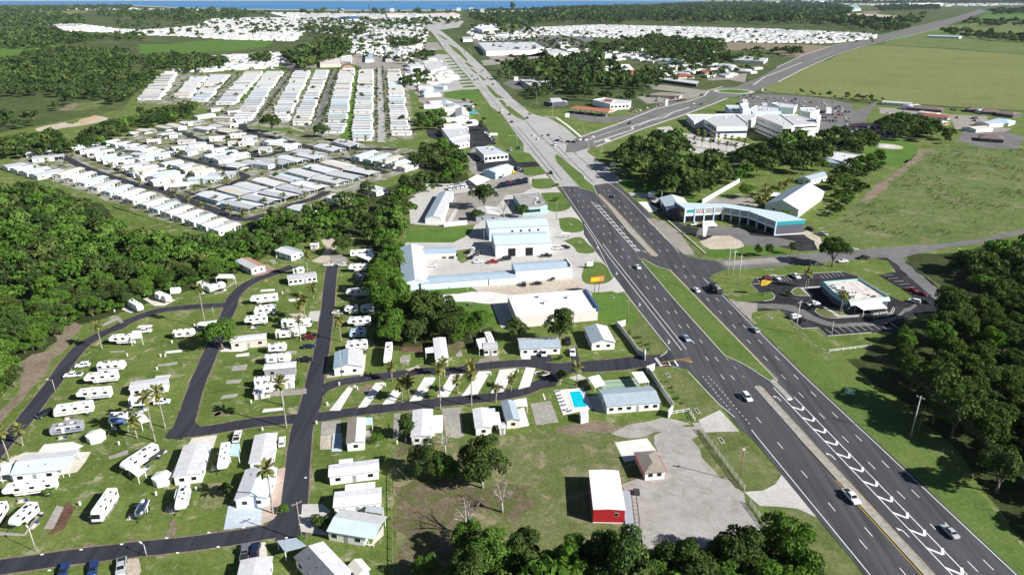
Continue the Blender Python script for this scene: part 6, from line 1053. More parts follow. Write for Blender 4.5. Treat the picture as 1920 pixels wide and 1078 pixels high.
for k_, A, B, lb, col, stp, sl in [
    ('fifth', *Z5((330, 130), (105, 140)), 'white caravan inside the lane bend, topmost on the left lawn', 'plain_white', 'stripe_grey', 0), ('trailer', *Z4((815, 362), (1050, 345)), 'white caravan behind the white estate car', 'plain_white', 'stripe_grey', 0), ('fifth', *Z4((990, 440), (700, 470)), 'long white caravan with slide-out behind the lane-side white pickup', 'plain_white', 'stripe_grey', 2), ('fifth', *Z4((930, 578), (640, 600)), 'white caravan on the red brick pad', 'plain_white', 'stripe_blue', 1), ('motor', *Z4((775, 690), (445, 735)), 'white motorhome with swooping tan stripe beside the black off-roader', 'plain_white', 'stripe_tan', 1), ('trailer', *Z4((690, 850), (415, 890)), 'grey-sided caravan with a white roof near the hexagonal canopy', 'rv_grey', 'stripe_blue', 1),
    ('fifth', *Z5((275, 655), (500, 635)), 'white caravan beside the twin palms', 'plain_white', 'stripe_grey', 1), ('trailer', *Z5((250, 785), (110, 800)), 'white caravan with a scalloped blue awning', 'plain_white', 'stripe_grey', 0),
    ('fifth', *Z1((415, 365), (15, 420)), 'white caravan with tan stripes beneath the pale blue home', 'plain_white', 'stripe_tan', 2), ('fifth', *Z1((250, 535), (85, 680)), 'very large white caravan at the left edge above the street lamp', 'plain_white', 'stripe_grey', 0), ('trailer', *Z1((10, 520), (-70, 640)), 'white caravan cut off by the left edge', 'plain_white', None, 0), ('motor', *Z1((840, 425), (705, 620)), 'white motorhome with dark roof hatches on the lower lawn', 'plain_white', 'stripe_tan', 0), ('air', *Z2((125, 480), (70, 600)), 'small polished aluminium caravan on the lower lawn', 'chrome', None, 0), ('fifth', *Z2((425, 400), (385, 560)), 'white caravan beside the empty pad on the lower lawn', 'plain_white', 'stripe_grey', 1), ('fifth', *Z2((730, 90), (700, 260)), 'white caravan under the pale blue fold-out awning', 'plain_white', 'stripe_tan', 0), ('fifth', *Z2((205, 100), (-50, 260)), 'large white caravan beside the black covered boat', 'plain_white', 'stripe_grey', 2),
    ('fifth', *Z6((520, 95), (785, 72)), 'cream caravan with dark swoosh graphics by the lane', 'rv_cream', 'stripe_tan', 2), ('trailer', *Z6((450, 205), (612, 192)), 'small white caravan in the middle row with dark windows', 'plain_white', 'stripe_grey', 1), ('trailer', *Z6((430, 298), (650, 280)), 'white caravan behind the black pickup in the middle row', 'plain_white', 'stripe_tan', 2), ('trailer', *Z6((350, 545), (500, 530)), 'white caravan at the bottom of the middle row', 'plain_white', None, 0), ('trailer', *Z6((365, 488), (450, 478)), 'short white caravan behind the grey park home', 'plain_white', None, 0),
    ('trailer', *Z10((0, 500), (100, 470)), 'white caravan under the trees at the left of the wood edge', 'plain_white', 'stripe_grey', 1), ('trailer', *Z10((800, 335), (915, 325)), 'white caravan behind the long white-roofed cottage', 'plain_white', 'stripe_grey', 0), ('fifth', *Z10((650, 605), (360, 635)), 'white caravan with slide-outs, topmost of the middle row', 'plain_white', 'stripe_tan', 2), ('trailer', *Z10((630, 715), (405, 740)), 'white caravan second in the middle row', 'plain_white', 'stripe_grey', 1), ('fifth', *Z10((545, 818), (300, 845)), 'white caravan third in the middle row', 'plain_white', 'stripe_grey', 1), ('motor', *Z10((690, 865), (985, 855)), 'blue and white motorhome by the lane', 'plain_white', 'stripe_blue', 1),
    ('trailer', *Z11((430, 135), (625, 120)), 'white caravan at the head of the right row under the trees', 'plain_white', None, 0), ('fifth', *Z11((600, 250), (415, 262)), 'white caravan with fabric awning, second of the right row', 'plain_white', 'stripe_grey', 1), ('trailer', *Z11((605, 325), (480, 332)), 'shaded grey caravan, third of the right row', 'rv_grey', 'stripe_blue', 0), ('fifth', *Z11((590, 455), (390, 472)), 'white caravan with three windows, fourth of the right row', 'plain_white', 'stripe_grey', 2), ('fifth', *Z11((500, 600), (375, 612)), 'white caravan, front half of the long pair in the right row', 'plain_white', 'stripe_grey', 1), ('trailer', *Z11((635, 590), (520, 600)), 'white caravan, rear half of the long pair in the right row', 'plain_white', 'stripe_blue', 1), ('fifth', *Z11((605, 700), (405, 712)), 'grey-striped caravan, sixth of the right row', 'plain_white', 'stripe_grey', 2), ('trailer', *Z11((560, 792), (425, 800)), 'pale blue-grey caravan, seventh of the right row', 'light_blue', 'stripe_grey', 1), ('fifth', *Z11((580, 895), (385, 915)), 'white caravan tight behind the gabled blue-roofed home', 'plain_white', 'stripe_grey', 0), ('fifth', *Z7((635, 100), (612, 285)), 'white caravan end-on to the upper lane', 'plain_white', 'stripe_grey', 0), ('trailer', *Z8((330, 95), (365, 185)), 'white caravan with a porch behind the upper lane', 'plain_white', None, 0),
    ('trailer', *Z5((640, 90), (830, 72)), 'cream caravan left of the round tree by the lane', 'rv_cream', 'stripe_blue', 1),
    ('trailer', (242, 560), (262, 572), 'white caravan at the wood edge, left of the pair', 'plain_white', 'stripe_grey', 0), ('trailer', (294, 546), (316, 555), 'white caravan at the wood edge, right of the pair', 'plain_white', 'stripe_tan', 1), ('trailer', (372, 527), (398, 537), 'white caravan at the wood edge beside the white-roofed shelter', 'plain_white', 'stripe_grey', 1)]:
    rv(k_, A, B, lb, col, stp, sl)

# ------------------------------------------------------------------ homes
def home(A, B, w, label, name='mobile_home', cat='mobile home', group=None, H=2.7, pitch=.2, roof='white_roof', roof2=None, wall='white_wall', zr=3.2, carport=0, cp_side=0, porch=0, nwin=None, detail=1, hip=False, over=.3, ends=True, vents=0, door=True, axis_L=None):
    """A, B: photo ends of the roof ridge (level zr); w: metres across; carport: metres of open roof past end B; cp_side: metres of open roof along one side"""
    a = G(*A, zr); b = G(*B, zr); L = axis_L or (b - a).length; c = (a + b) / 2; ang = math.atan2(b.y - a.y, b.x - a.x); t = thing(name, label, cat, (c.x, c.y, .05), ang, group)
    h = L / 2; hw_ = w / 2; rise = pitch * hw_
    Lb = h - carport if carport else h
    mb = MB(); mb.prism_x([(-hw_, 0), (hw_, 0), (hw_, H), (0, H + (.02 if hip else rise)), (-hw_, H)], -h, Lb, wall); link('wall', mb.build('wall'), t)
    mb = MB(); o = over; th = .14
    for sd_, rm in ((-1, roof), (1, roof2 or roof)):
        y1 = sd_ * (hw_ + o); z1_ = H - pitch * o + .03; zt = H + rise + .03
        if hip:
            k = min(hw_, h * .6); P = [(-h - o, y1, z1_), (h + o, y1, z1_), (h - k, 0, zt), (-h + k, 0, zt)]; mb.quad(*(P if sd_ < 0 else P[::-1]), rm)
            if sd_ < 0:
                for ex in (-1, 1):
                    E_ = [(ex * (h + o), -(hw_ + o), z1_), (ex * (h + o), hw_ + o, z1_), (ex * (h - k), 0, zt)]; mb.add(E_ if ex > 0 else E_[::-1], [(0, 1, 2)], rm)
        else:
            vs = [(-h - o, y1, z1_), (h + o, y1, z1_), (h + o, 0, zt), (-h - o, 0, zt)]; vs += [(x, y, z + th) for x, y, z in vs]; fs = [(0, 1, 2, 3), (7, 6, 5, 4), (0, 4, 5, 1), (1, 5, 6, 2), (3, 7, 4, 0)]
            mb.add(vs, [f[::-1] if sd_ < 0 else f for f in fs], rm)
    rf = link('roof', mb.build('roof'), t)
    for i in range(vents): link('roof_vent', VENT, rf, (-h * .5 + i * h * .6, -hw_ * .45, H + rise * .6))
    n = nwin if nwin is not None else max(2, int(L / 3.4))
    for i in range(n):
        x = -h + (i + .5) * (Lb + h) / n
        for sd_ in (-1, 1):
            if door and i == n // 2 and sd_ < 0: link('door', DOOR, t, (x, -hw_ - .01, 0)); continue
            link('window', window_me(1.3, 1.0), t, (x, sd_ * (hw_ + .02), H * .56), 0 if sd_ < 0 else math.pi)
    if ends:
        for y in ((-hw_ * .45, hw_ * .45) if w > 5 else (0,)):
            link('window', window_me(1.2, 1.0), t, (-h - .02, y, H * .56), -math.pi / 2); 
            if not carport: link('window', window_me(1.2, 1.0), t, (h + .02, y, H * .56), math.pi / 2)
    if carport:
        mb = MB()
        for y in (-hw_ + .15, hw_ - .15):
            for x in (h - .2, Lb + carport * .45): mb.box(x - .06, x + .06, y - .06, y + .06, 0, H, 'plain_white')
        link('carport_post', mb.build('carport_post'), t)
    if cp_side:
        s_ = 1 if cp_side > 0 else -1; y0 = s_ * (hw_ + .05); y1 = s_ * (hw_ + abs(cp_side)); mb = MB(); mb.box(-h * .6, h * .75, min(y0, y1), max(y0, y1), H - .25, H - .13, 'plain_white'); cpo = link('carport', mb.build('carport'), t)
        for x in (-h * .55, 0, h * .7): link('post', POST, cpo, (x, y1 - s_ * .12, 0))
    return t
DOOR = MB().box(-.45, .45, -.03, .0, .1, 2.1, 'grey_wall').build('door'); POST = MB().box(-.06, .06, -.06, .06, 0, 2.5, 'plain_white').build('post')
def canopy(px4, z, label, m='plain_white', name='carport', cat='carport', pitch=0, posts=True, th=.12):
    P = [G(*p, z) for p in px4]; c = sum(P, V((0, 0))) / 4; t = thing(name, label, cat, (c.x, c.y, .05)); mb = MB().prism_z([(p.x - c.x, p.y - c.y) for p in P], z - th, z, m); link('roof', mb.build('roof'), t)
    if posts:
        for p in P: q = (p - c) * .94; link('post', MB().box(-.07, .07, -.07, .07, 0, z - th, 'plain_white').build('post'), t, (q.x, q.y, 0))
    return t
# homes of the caravan park (near)
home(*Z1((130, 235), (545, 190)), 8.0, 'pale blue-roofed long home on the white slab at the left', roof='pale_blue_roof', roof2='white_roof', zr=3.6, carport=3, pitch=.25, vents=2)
canopy(Z1((0, 330), (10, 260), (105, 225), (75, 320)), 2.6, 'white carport at the left end of the pale blue-roofed home')
home(*Z2((515, 92), (440, 318)), 6.4, 'white-roofed cottage with a porch beside the hexagonal canopy', zr=3.2, pitch=.1, vents=1); home(*Z3((75, 20), (35, 220)), 5.6, 'white-roofed cottage beside the white estate car at the junction', zr=3.1, pitch=.12)
home((489, 876), (470, 930), 7.4, 'pale blue and white roofed home on the blue slab by the paver patio', roof='white_roof', roof2='pale_blue_roof', zr=3.4, pitch=.3, wall='blue_wall', vents=1)
home(*Z3((550, 290), (912, 245)), 4.6, 'white home with a square roof box, topmost of three right of the lane', zr=3.1, pitch=.15); canopy(Z3((620, 215), (725, 203), (728, 240), (622, 255)), 2.5, 'white carport behind the topmost white home right of the lane')
home(*Z3((590, 505), (930, 470)), 5.4, 'white home with a ribbed carport, middle of three right of the lane', zr=3.1, pitch=.15, porch=1, cp_side=3); home(*Z3((590, 650), (925, 705)), 7.2, 'white and blue-grey roofed home with an open porch at the concrete drive', roof='pale_blue_roof', roof2='white_roof', zr=3.4, pitch=.22, carport=2.5)
canopy(Z3((815, 600), (830, 555), (955, 570), (950, 620)), 2.6, 'grey flat shelter behind the open-porched home', 'grey_roof')
home(*Z3((395, 868), (600, 1090)), 6.6, 'dark grey and white roofed home at the bottom edge', roof='dark_roof', roof2='white_roof', zr=3.5, pitch=.25, vents=2); canopy(Z3((155, 820), (300, 797), (382, 860), (215, 902)), 2.6, 'blue-grey carport roof at the end of the dark-roofed home', 'slate_roof')
home(*Z3((740, 975), (800, 1045)), 2.8, 'small garden shed with a cream roof and pale blue walls', name='garden_shed', cat='shed', roof='cream_wall', wall='light_blue', H=2.1, zr=2.5, pitch=.5, nwin=1, ends=False)
home((481, 1046), (468, 1110), 6.2, 'white-roofed home cut off by the bottom edge', zr=3.1, pitch=.1)
home(*Z6((150, 160), (440, 130)), 4.2, 'beige long park home with a white roof beside the round tree', wall='beige_wall', zr=3.3, H=3.0, pitch=.12); home(*Z6((432, 395), (690, 370)), 3.6, 'dark grey park home with a white roof in the middle row', wall='grey_wall', zr=3.2, H=3.0, pitch=.06); home(*Z6((500, 500), (680, 478)), 3.6, 'white annexe at the end of the bottom caravan in the middle row', zr=3.0, pitch=.06, nwin=2)
home(*Z6((345, 590), (420, 582)), 3.2, 'small white shed at the bottom of the middle row', name='garden_shed', cat='shed', H=2.2, zr=2.5, nwin=1, ends=False)
home(*Z5((290, 545), (600, 498)), 4.6, 'white-roofed park home above the twin palms', zr=3.2, pitch=.08); canopy(Z5((110, 800), (125, 775), (270, 770), (262, 830)), 2.9, 'white annexe roof over the blue-awning caravan'); canopy(Z5((118, 850), (125, 820), (262, 822), (262, 880)), 2.6, 'scalloped blue awning on the caravan beside the palms', 'awning_blue', 'awning', 'awning'); canopy(Z5((300, 780), (385, 765), (455, 850), (380, 868)), 2.7, 'white carport beside the blue-awning caravan'); canopy(Z2((775, 95), (832, 92), (830, 190), (758, 182)), 2.5, 'pale blue fold-out awning beside the white caravan', 'light_blue', 'awning', 'awning')
home(*Z10((290, 240), (450, 320)), 6.5, 'home with one white and one terracotta-pink roof slope at the wood edge', roof='white_roof', roof2='pink_roof', zr=3.3, pitch=.2); home(*Z10((690, 130), (850, 180)), 7.5, 'home with one white and one grey roof slope near the woods', roof='white_roof', roof2='slate_roof', zr=3.3, pitch=.2, wall='blue_wall'); home(*Z10((985, 90), (1060, 88)), 3.4, 'small white shed by the sandy turning circle', name='garden_shed', cat='shed', H=2.2, zr=2.6, wall='beige_wall', nwin=1, ends=False)
home(*Z10((750, 425), (1035, 390)), 5.6, 'long white-roofed cottage with a row of dark windows by the lane head', zr=3.1, pitch=.1, nwin=6); canopy(Z10((20, 440), (60, 400), (200, 400), (225, 440)), 3.0, 'white shelter roof at the wood edge beside the caravan'); canopy(Z11((470, 170), (620, 150), (640, 175), (590, 220)), 3.0, 'white shelter roof at the head of the right row'); canopy(Z43((1120, 0), (1130, 0), (1130, 5), (1120, 5)), 2.5, 'white canopy at the wood edge') if False else None
home(*Z7((262, 160), (255, 305)), 9.0, 'gabled home with one blue-grey and one white roof slope at the upper lane', roof='blue_roof', roof2='white_roof', zr=4.2, pitch=.28, H=2.8, vents=1)
home(*Z7((1095, 60), (1120, 250)), 4.0, 'white narrow cottage against the dark oak', zr=3.2, pitch=.12); canopy(Z7((965, 160), (1060, 145), (1066, 198), (970, 205)), 2.7, 'white flat carport left of the narrow cottage'); canopy(Z8((235, 160), (310, 148), (332, 235), (262, 242)), 2.8, 'white porch roof beside the porch caravan')
home(*Z8((300, 210), (410, 205)), 5.0, 'white cottage front with dark windows by the upper lane', zr=3.1, pitch=.1, nwin=3)
home(*Z8((600, 175), (930, 160)), 8.0, 'wide home with blue-grey and white roof above the lane fork', roof='slate_roof', roof2='white_roof', zr=3.9, pitch=.24); home(*Z9((437, 30), (502, 158)), 8.2, 'gabled white home with one blue-grey roof slope on the lawn by the wall', roof='slate_roof', roof2='white_roof', zr=4.4, pitch=.28, H=2.9, vents=1)
home(*Z7((340, 800), (325, 1015)), 4.6, 'cabin with a weathered brown-white roof right of the junction', roof='tan_roof', roof2='white_roof', zr=3.1, pitch=.15); canopy(Z7((400, 800), (480, 795), (482, 862), (398, 865)), 2.4, 'blue and white awning on the weathered cabin', 'light_blue', 'awning', 'awning')
home(*Z7((945, 722), (930, 960)), 5.4, 'white cabin with a side porch right of the column-shaped conifer', zr=3.1, pitch=.12, cp_side=3.2); home(*Z8((275, 740), (300, 895)), 4.4, 'white cabin with a grey carport left of the grey-roofed cabin', zr=3.1, pitch=.15, cp_side=3); home(*Z8((505, 675), (550, 828)), 3.8, 'pink-white cabin with a grey shingle roof above the slab', roof='slate_roof', wall='pink_wall', zr=3.4, pitch=.35, H=2.7); canopy(Z8((555, 672), (660, 655), (670, 722), (570, 728)), 2.6, 'white porch roof beside the grey-roofed cabin')
home(*Z8((430, 885), (475, 880)), 2.6, 'small white shed in front of the grey-roofed cabin', name='garden_shed', cat='shed', H=2.1, zr=2.4, nwin=1, ends=False); canopy(Z8((345, 745), (395, 740), (410, 870), (365, 878)), 2.5, 'grey-blue flat carport beside the white cabin', 'pale_blue_roof')
home(*Z9((1, 1), (2, 2)), 3, 'x') if False else None
def hexa(px, r, label):
    c = G(*px); t = thing('garden_canopy', label, 'canopy', (c.x, c.y, .06)); mb = MB(); P = [(r * math.cos(k * math.pi / 3 + .4), r * math.sin(k * math.pi / 3 + .4)) for k in range(6)]
    for k in range(6): a_, b_ = P[k], P[(k + 1) % 6]; mb.add([(*a_, 2.1), (*b_, 2.1), (0, 0, 2.9)], [(0, 1, 2)], 'plain_white'); mb.quad((*a_, 1.9), (*b_, 1.9), (*b_, 2.1), (*a_, 2.1), 'plain_white')
    link('roof', mb.build('roof'), t); mb2 = MB().prism_z([(x * .93, y * .93) for x, y in P], 0, 1.95, 'white_wall'); link('wall', mb2.build('wall'), t); return t
canopy(Z5((845, 42), (870, 18), (1015, 5), (985, 58)), 2.7, 'white carport between the cream caravan and the round tree'); canopy(Z5((305, 92), (378, 86), (388, 150), (290, 160)), 2.9, 'white annexe roof at the end of the topmost caravan inside the bend')
hexa(Z2((262, 385))[0], 2.5, 'white hexagonal canopy beside the porch cottage'); hexa(Z4((815, 1010))[0], 2.6, 'white hexagonal canopy below the grey-sided caravan')
mb = MB()
for i in range(9):
    a0 = math.pi * i / 8; a1 = math.pi * (i + 1) / 8
    if i < 8: mb.quad((-1.8, 1.5 * math.cos(a0), 2.2 * math.sin(a0)), (1.8, 1.5 * math.cos(a0), 2.2 * math.sin(a0)), (1.8, 1.5 * math.cos(a1), 2.2 * math.sin(a1)), (-1.8, 1.5 * math.cos(a1), 2.2 * math.sin(a1)), 'plain_white')
mb.add([(-1.8, 1.5 * math.cos(math.pi * i / 8), 2.2 * math.sin(math.pi * i / 8)) for i in range(9)], [tuple(range(9))], 'plain_white'); mb.add([(1.8, 1.5 * math.cos(math.pi * i / 8), 2.2 * math.sin(math.pi * i / 8)) for i in range(9)], [tuple(range(8, -1, -1))], 'plain_white')
tag(link('dome_shed', mb.build('dome_shed'), None, (*G(330, 548), .02), R(10)), 'small white dome-roofed shed at the wood edge', 'shed')
# covered boat, golf buggy shelter
t = thing('covered_boat', 'boat under a black cover beside the large white caravan', 'boat', (*G(*Z2((215, 195))[0]), .06), heading(*Z2((140, 240), (280, 160)))); mb = MB(); mb.prism_z([(-2.6, -1), (1.2, -1), (2.6, 0), (1.2, 1), (-2.6, 1)], .5, 1.1, 'canvas_black'); mb.add([(-2.6, -1, 1.1), (1.2, -1, 1.1), (2.6, 0, 1.1), (1.2, 1, 1.1), (-2.6, 1, 1.1), (-1.8, 0, 1.7), (1, 0, 1.6)], [(0, 1, 6, 5), (1, 2, 6), (2, 3, 6), (3, 4, 5, 6), (4, 0, 5)], 'canvas_black'); link('cover', mb.build('cover'), t)
tr = MB().box(-2.4, 2.9, -.7, .7, .35, .5, 'galv').build('trailer'); link('trailer', tr, t)
for sd_ in (-1, 1): link('wheel', RVW, t, (-.6, sd_ * .85, .38))
canopy(Z2((0, 290), (60, 250), (130, 300), (75, 345)), 2.2, 'white garden shelter beside the covered boat')

# ---- mobile home park: nearest rows one by one
N_HOMES = 0
RF = ('white_roof', 'white_roof', 'white_roof', 'grey_roof', 'white_roof', 'cream_roof', 'white_roof', 'pale_blue_roof')
def row(pa, pb, qa, qb, n, w, label, group, zr=3.1, roofs=RF, walls=('white_wall', 'white_wall', 'blue_wall'), cp=.28, nwin=3, jit=.1, skip=(), ends=True):
    """n homes; ridge start runs pa->pb, ridge end runs qa->qb"""
    global N_HOMES
    g = random.Random(n * 17 + int(pa[0]))
    for i in range(n):
        if i in skip: continue
        u = i / max(1, n - 1); j = g.uniform(-jit, jit) / max(1, n - 1)
        f = lambda a, b: (a[0] + (b[0] - a[0]) * (u + j), a[1] + (b[1] - a[1]) * (u + j))
        A, B = f(pa, pb), f(qa, qb); L = (G(*A, zr) - G(*B, zr)).length; N_HOMES += 1
        home(A, B, w * 1.38 * g.uniform(.92, 1.06), f'white mobile home, {ordn(i)} {label}', group=group, roof=g.choice(roofs), wall=g.choice(walls), zr=zr, roof2=g.choice(roofs), carport=L * cp * g.uniform(.8, 1.2) if cp else 0, nwin=nwin, pitch=g.choice((.12, .16, .2)), ends=ends, door=True)
RF = ('white_roof', 'white_roof', 'white_roof', 'grey_roof', 'white_roof', 'cream_roof', 'white_roof', 'pale_blue_roof'); WL_ = ('white_wall', 'white_wall', 'blue_wall', 'pink_wall')
row((106, 328), (398, 430), (150, 315), (440, 417), 14, 6.0, 'from the left in the front row along the wood', 'front row of mobile homes', roofs=RF, walls=('white_wall', 'white_wall', 'blue_wall'))
row((134, 275), (262, 330), (182, 270), (325, 321), 10, 6.2, 'from the back in the row across the front street', 'second row of mobile homes', roofs=RF)
row((195, 266), (290, 292), (222, 262), (318, 284), 7, 6.0, 'from the back in the short row by the back fence', 'third row of mobile homes', nwin=2)
row((385, 360), (612, 302), (428, 372), (655, 313), 8, 7.6, 'from the left in the shade-tinted upper row of the middle block', 'middle block upper row', walls=('blue_wall', 'light_blue', 'white_wall'), cp=.1, nwin=4)  # blue wall colours paint in the bluish shadow sides of these homes
row((427, 376), (655, 314), (480, 387), (704, 324), 8, 7.4, 'from the left in the lower row of the middle block', 'middle block lower row', walls=('blue_wall', 'light_blue', 'slate_wall', 'white_wall'), roofs=('white_roof', 'grey_roof', 'white_roof'), cp=.2, nwin=4)  # blue walls here too carry the shadow side in their colour
row((664, 294), (752, 314), (700, 283), (797, 301), 5, 6.4, 'from the left in the group below the big oaks', 'home group below the oaks', nwin=3)
row((548, 386), (690, 348), (583, 396), (720, 356), 3, 7, 'from the left half hidden by the tree belt', 'homes half hidden by the tree belt', cp=0)
row((500, 298), (560, 288), (540, 306), (598, 296), 3, 7.5, 'from the left beside the cross street', 'homes beside the cross street', walls=('blue_wall', 'white_wall'))
row((560, 282), (640, 262), (600, 290), (672, 272), 3, 9, 'from the left by the round oak', 'homes by the round oak', nwin=3)
row((8, 312), (60, 328), (45, 306), (110, 318), 4, 8, 'from the left at the left edge of the home park', 'homes at the left edge', nwin=2); row((40, 278), (60, 295), (75, 276), (118, 290), 3, 8, 'from the back near the left edge of the home park', 'homes at the left edge', nwin=2)
row((500, 268), (530, 276), (530, 262), (560, 270), 2, 8, 'from the back beside the large dark oak', 'homes beside the large oak', nwin=2)
def block(Zf, pairs, w, label, group):
    global N_HOMES
    for i, (a, b, c, d) in enumerate(sorted(pairs)):
        N_HOMES += 1; p = Zf((a, b), (c, d)); home(*p, w * random.uniform(.85, 1.15), f'white mobile home, {ordn(i)} from the left in the {label}', group=group, roof=random.choice(RF), roof2=random.choice(RF), wall=random.choice(WL_), zr=3.0, nwin=2, carport=random.choice((0, 3.5)), cp_side=random.choice((0, 3, -3)), pitch=.16)
block(Z26, [(670, 640, 850, 610), (830, 560, 960, 550), (1000, 590, 1130, 580), (1080, 680, 1220, 665), (880, 645, 1060, 650), (550, 690, 640, 700), (640, 690, 750, 690), (310, 735, 440, 755), (420, 715, 550, 745), (700, 745, 850, 770), (850, 725, 960, 740), (930, 700, 1070, 720), (940, 760, 1110, 790), (820, 850, 975, 840), (1030, 820, 1190, 810), (1150, 850, 1300, 840), (1010, 895, 1100, 890), (1110, 900, 1230, 890), (1380, 890, 1480, 880), (1440, 915, 1610, 925), (1310, 960, 1450, 950), (190, 880, 330, 870), (330, 830, 450, 800), (410, 820, 540, 810), (510, 880, 670, 875), (600, 920, 780, 900), (440, 960, 590, 940), (560, 995, 700, 965), (710, 940, 860, 930), (820, 980, 985, 950), (930, 1005, 1080, 980), (780, 1050, 930, 1015), (1030, 1025, 1200, 1005), (880, 1075, 1040, 1045), (20, 800, 120, 800), (120, 770, 230, 780), (0, 960, 120, 970), (60, 1010, 200, 1020)], 8.6, 'block above the second street', 'homes above the second street')
block(Z29, [(370, 205, 580, 185), (610, 285, 820, 245), (780, 315, 960, 278), (850, 352, 1080, 312), (960, 372, 1190, 338), (1150, 395, 1460, 385), (930, 445, 1260, 440), (510, 435, 760, 362), (490, 475, 870, 412), (650, 515, 980, 492), (300, 385, 560, 335), (200, 342, 560, 300), (1380, 275, 1580, 300), (1560, 250, 1860, 290), (1100, 195, 1250, 175), (1200, 225, 1400, 195), (1390, 190, 1575, 160), (1500, 40, 1680, 20), (1700, 110, 1850, 100)], 9.0, 'block below the second street', 'homes below the second street')
# the long columns: nearest as things, the far ends as one mass
COLS = [((725, 133), (733, 256), (751, 133), (772, 256), 'rightmost column'), ((673, 134), (659, 266), (701, 134), (701, 266), 'column left of the pale street'), ((636, 134), (607, 252), (666, 134), (648, 252), 'third column from the right'), ((592, 135), (547, 237), (617, 135), (582, 237), 'fourth column from the right'), ((552, 136), (505, 228), (583, 136), (543, 228), 'fifth column from the right'), ((498, 137), (438, 228), (533, 137), (472, 228), 'sixth column from the right'), ((461, 137), (403, 198), (496, 137), (442, 198), 'seventh column from the right'), ((392, 144), (360, 193), (431, 144), (392, 193), 'eighth column from the right'), ((359, 145), (325, 185), (390, 145), (359, 185), 'ninth column from the right'), ((299, 141), (258, 189), (333, 141), (305, 189), 'leftmost column')]
far_h = []
for ci, (a0, a1, b0, b1, nm) in enumerate(COLS):
    A0, A1, B0, B1 = G(*a0), G(*a1), G(*b0), G(*b1); n = int((A1 - A0).length / 15.5)
    for i in range(n):
        u = 1 - (i + .5) / n; A = A0.lerp(A1, u); B = B0.lerp(B1, u); A, B = A.lerp(B, random.uniform(0, .13)), B.lerp(A, random.uniform(0, .13)); x, y = to_px(A, 3); x2, y2 = to_px(B, 3)
        if random.random() < .04: continue
        if y > 172 and N_HOMES < 292:
            N_HOMES += 1; home((x, y), (x2, y2), 9.4 * random.uniform(.85, 1.1), f'white mobile home, {ordn(i)} from the near end of the {nm}', group=f'homes of the {nm}', zr=3.0, roof=random.choice(RF), roof2=random.choice(RF), nwin=2, pitch=random.choice((.1, .14, .18)), cp_side=0, ends=False)
        else: far_h.append((A, B, 9.4 * random.uniform(.8, 1.1)))
def mass(items, name, label, h=2.7, mats_=('white_roof', 'white_wall')):
    mb = MB(); g = random.Random(3)
    for A, B, w in items:
        d = (B - A); L = d.length; d.normalize(); n = V((-d.y, d.x)) * (w / 2); hh = h * g.uniform(.9, 1.2); r = w * .09; P = [A - n, B - n, B + n, A + n]; vs = [(*p, 0) for p in P] + [(*p, hh) for p in P] + [(*A, hh + r), (*B, hh + r)]
        mb.add(vs, [(0, 1, 5, 4), (2, 3, 7, 6), (1, 2, 6, 9, 5), (3, 0, 4, 8, 7)], mats_[1]); mb.add(vs, [(4, 5, 9, 8), (6, 7, 8, 9)], g.choice((mats_[0],) * 5 + ('grey_roof', 'tan_roof', 'pale_blue_roof', 'cream_roof', 'cream_roof', 'grey_roof')))
    tag(link(name, mb.build(name)), label, 'houses', kind='stuff')
mass(far_h, 'distant_mobile_homes', 'far ends of the white mobile home columns')
def houses_in(px, sp, L, w, seed, ang=None):
    g = random.Random(seed); out = []
    for p in scatter(px, sp, .3, seed):
        a = ang if ang is not None else g.choice((0.2, 1.75, .5, 2.0)); a += g.uniform(-.15, .15); d = V((math.cos(a), math.sin(a))) * L * g.uniform(.35, .6); out.append((p - d, p + d, w * g.uniform(.7, 1.2)))
    return out
far_town = houses_in([(560, 28), (780, 26), (790, 60), (690, 66), (600, 62)], 36, 34, 20, 31) + houses_in([(880, 62), (905, 45), (985, 50), (1010, 72), (900, 78)], 42, 30, 18, 32) + houses_in([(1030, 96), (1110, 92), (1240, 88), (1340, 98), (1330, 118), (1110, 118)], 44, 28, 16, 33) + houses_in([(760, 132), (815, 110), (850, 150), (800, 190)], 24, 20, 12, 34) + houses_in([(800, 190), (850, 195), (880, 240), (850, 250)], 26, 20, 12, 35) + houses_in([(1230, 130), (1330, 118), (1440, 128), (1400, 145), (1260, 150)], 38, 26, 14, 36) + houses_in([(1660, 195), (1900, 215), (1900, 250), (1700, 245)], 60, 20, 14, 37) + houses_in(Z42((260, 135), (380, 130), (640, 165), (800, 175), (1100, 150), (1200, 110), (1500, 100), (1700, 110), (1900, 100), (2050, 130), (2000, 200), (1700, 180), (1650, 235), (1300, 225), (1000, 205), (800, 200), (640, 185), (400, 180)), 23, 21, 9, 5) + houses_in([(380, 108), (520, 100), (560, 100), (520, 128), (430, 134), (340, 138), (300, 142)], 20, 19, 9, 6) + houses_in([(985, 54), (1120, 48), (1280, 52), (1440, 56), (1640, 65), (1640, 72), (1560, 82), (1400, 80), (1250, 76), (1100, 70), (1010, 66)], 21, 20, 9, 7) + houses_in([(500, 24), (700, 27), (860, 27), (860, 36), (700, 42), (560, 38)], 40, 26, 12, 8) + houses_in([(880, 24), (980, 21), (1080, 18), (1080, 24), (900, 30)], 70, 26, 14, 9) + houses_in([(180, 14), (320, 18), (320, 24), (200, 20), (20, 18)], 90, 30, 15, 10) + houses_in([(1560, 8), (1900, 7), (2000, 9), (1700, 14)], 150, 60, 30, 11) + houses_in([(640, 62), (760, 52), (800, 62), (790, 100), (770, 112), (660, 100), (610, 96)], 24, 20, 10, 12) + houses_in([(1040, 105), (1230, 85), (1330, 100), (1330, 118), (1200, 112), (1060, 118)], 60, 22, 12, 13)
mass(far_town, 'distant_houses', 'distant white houses and mobile homes between the woods and the shore', 3.0)
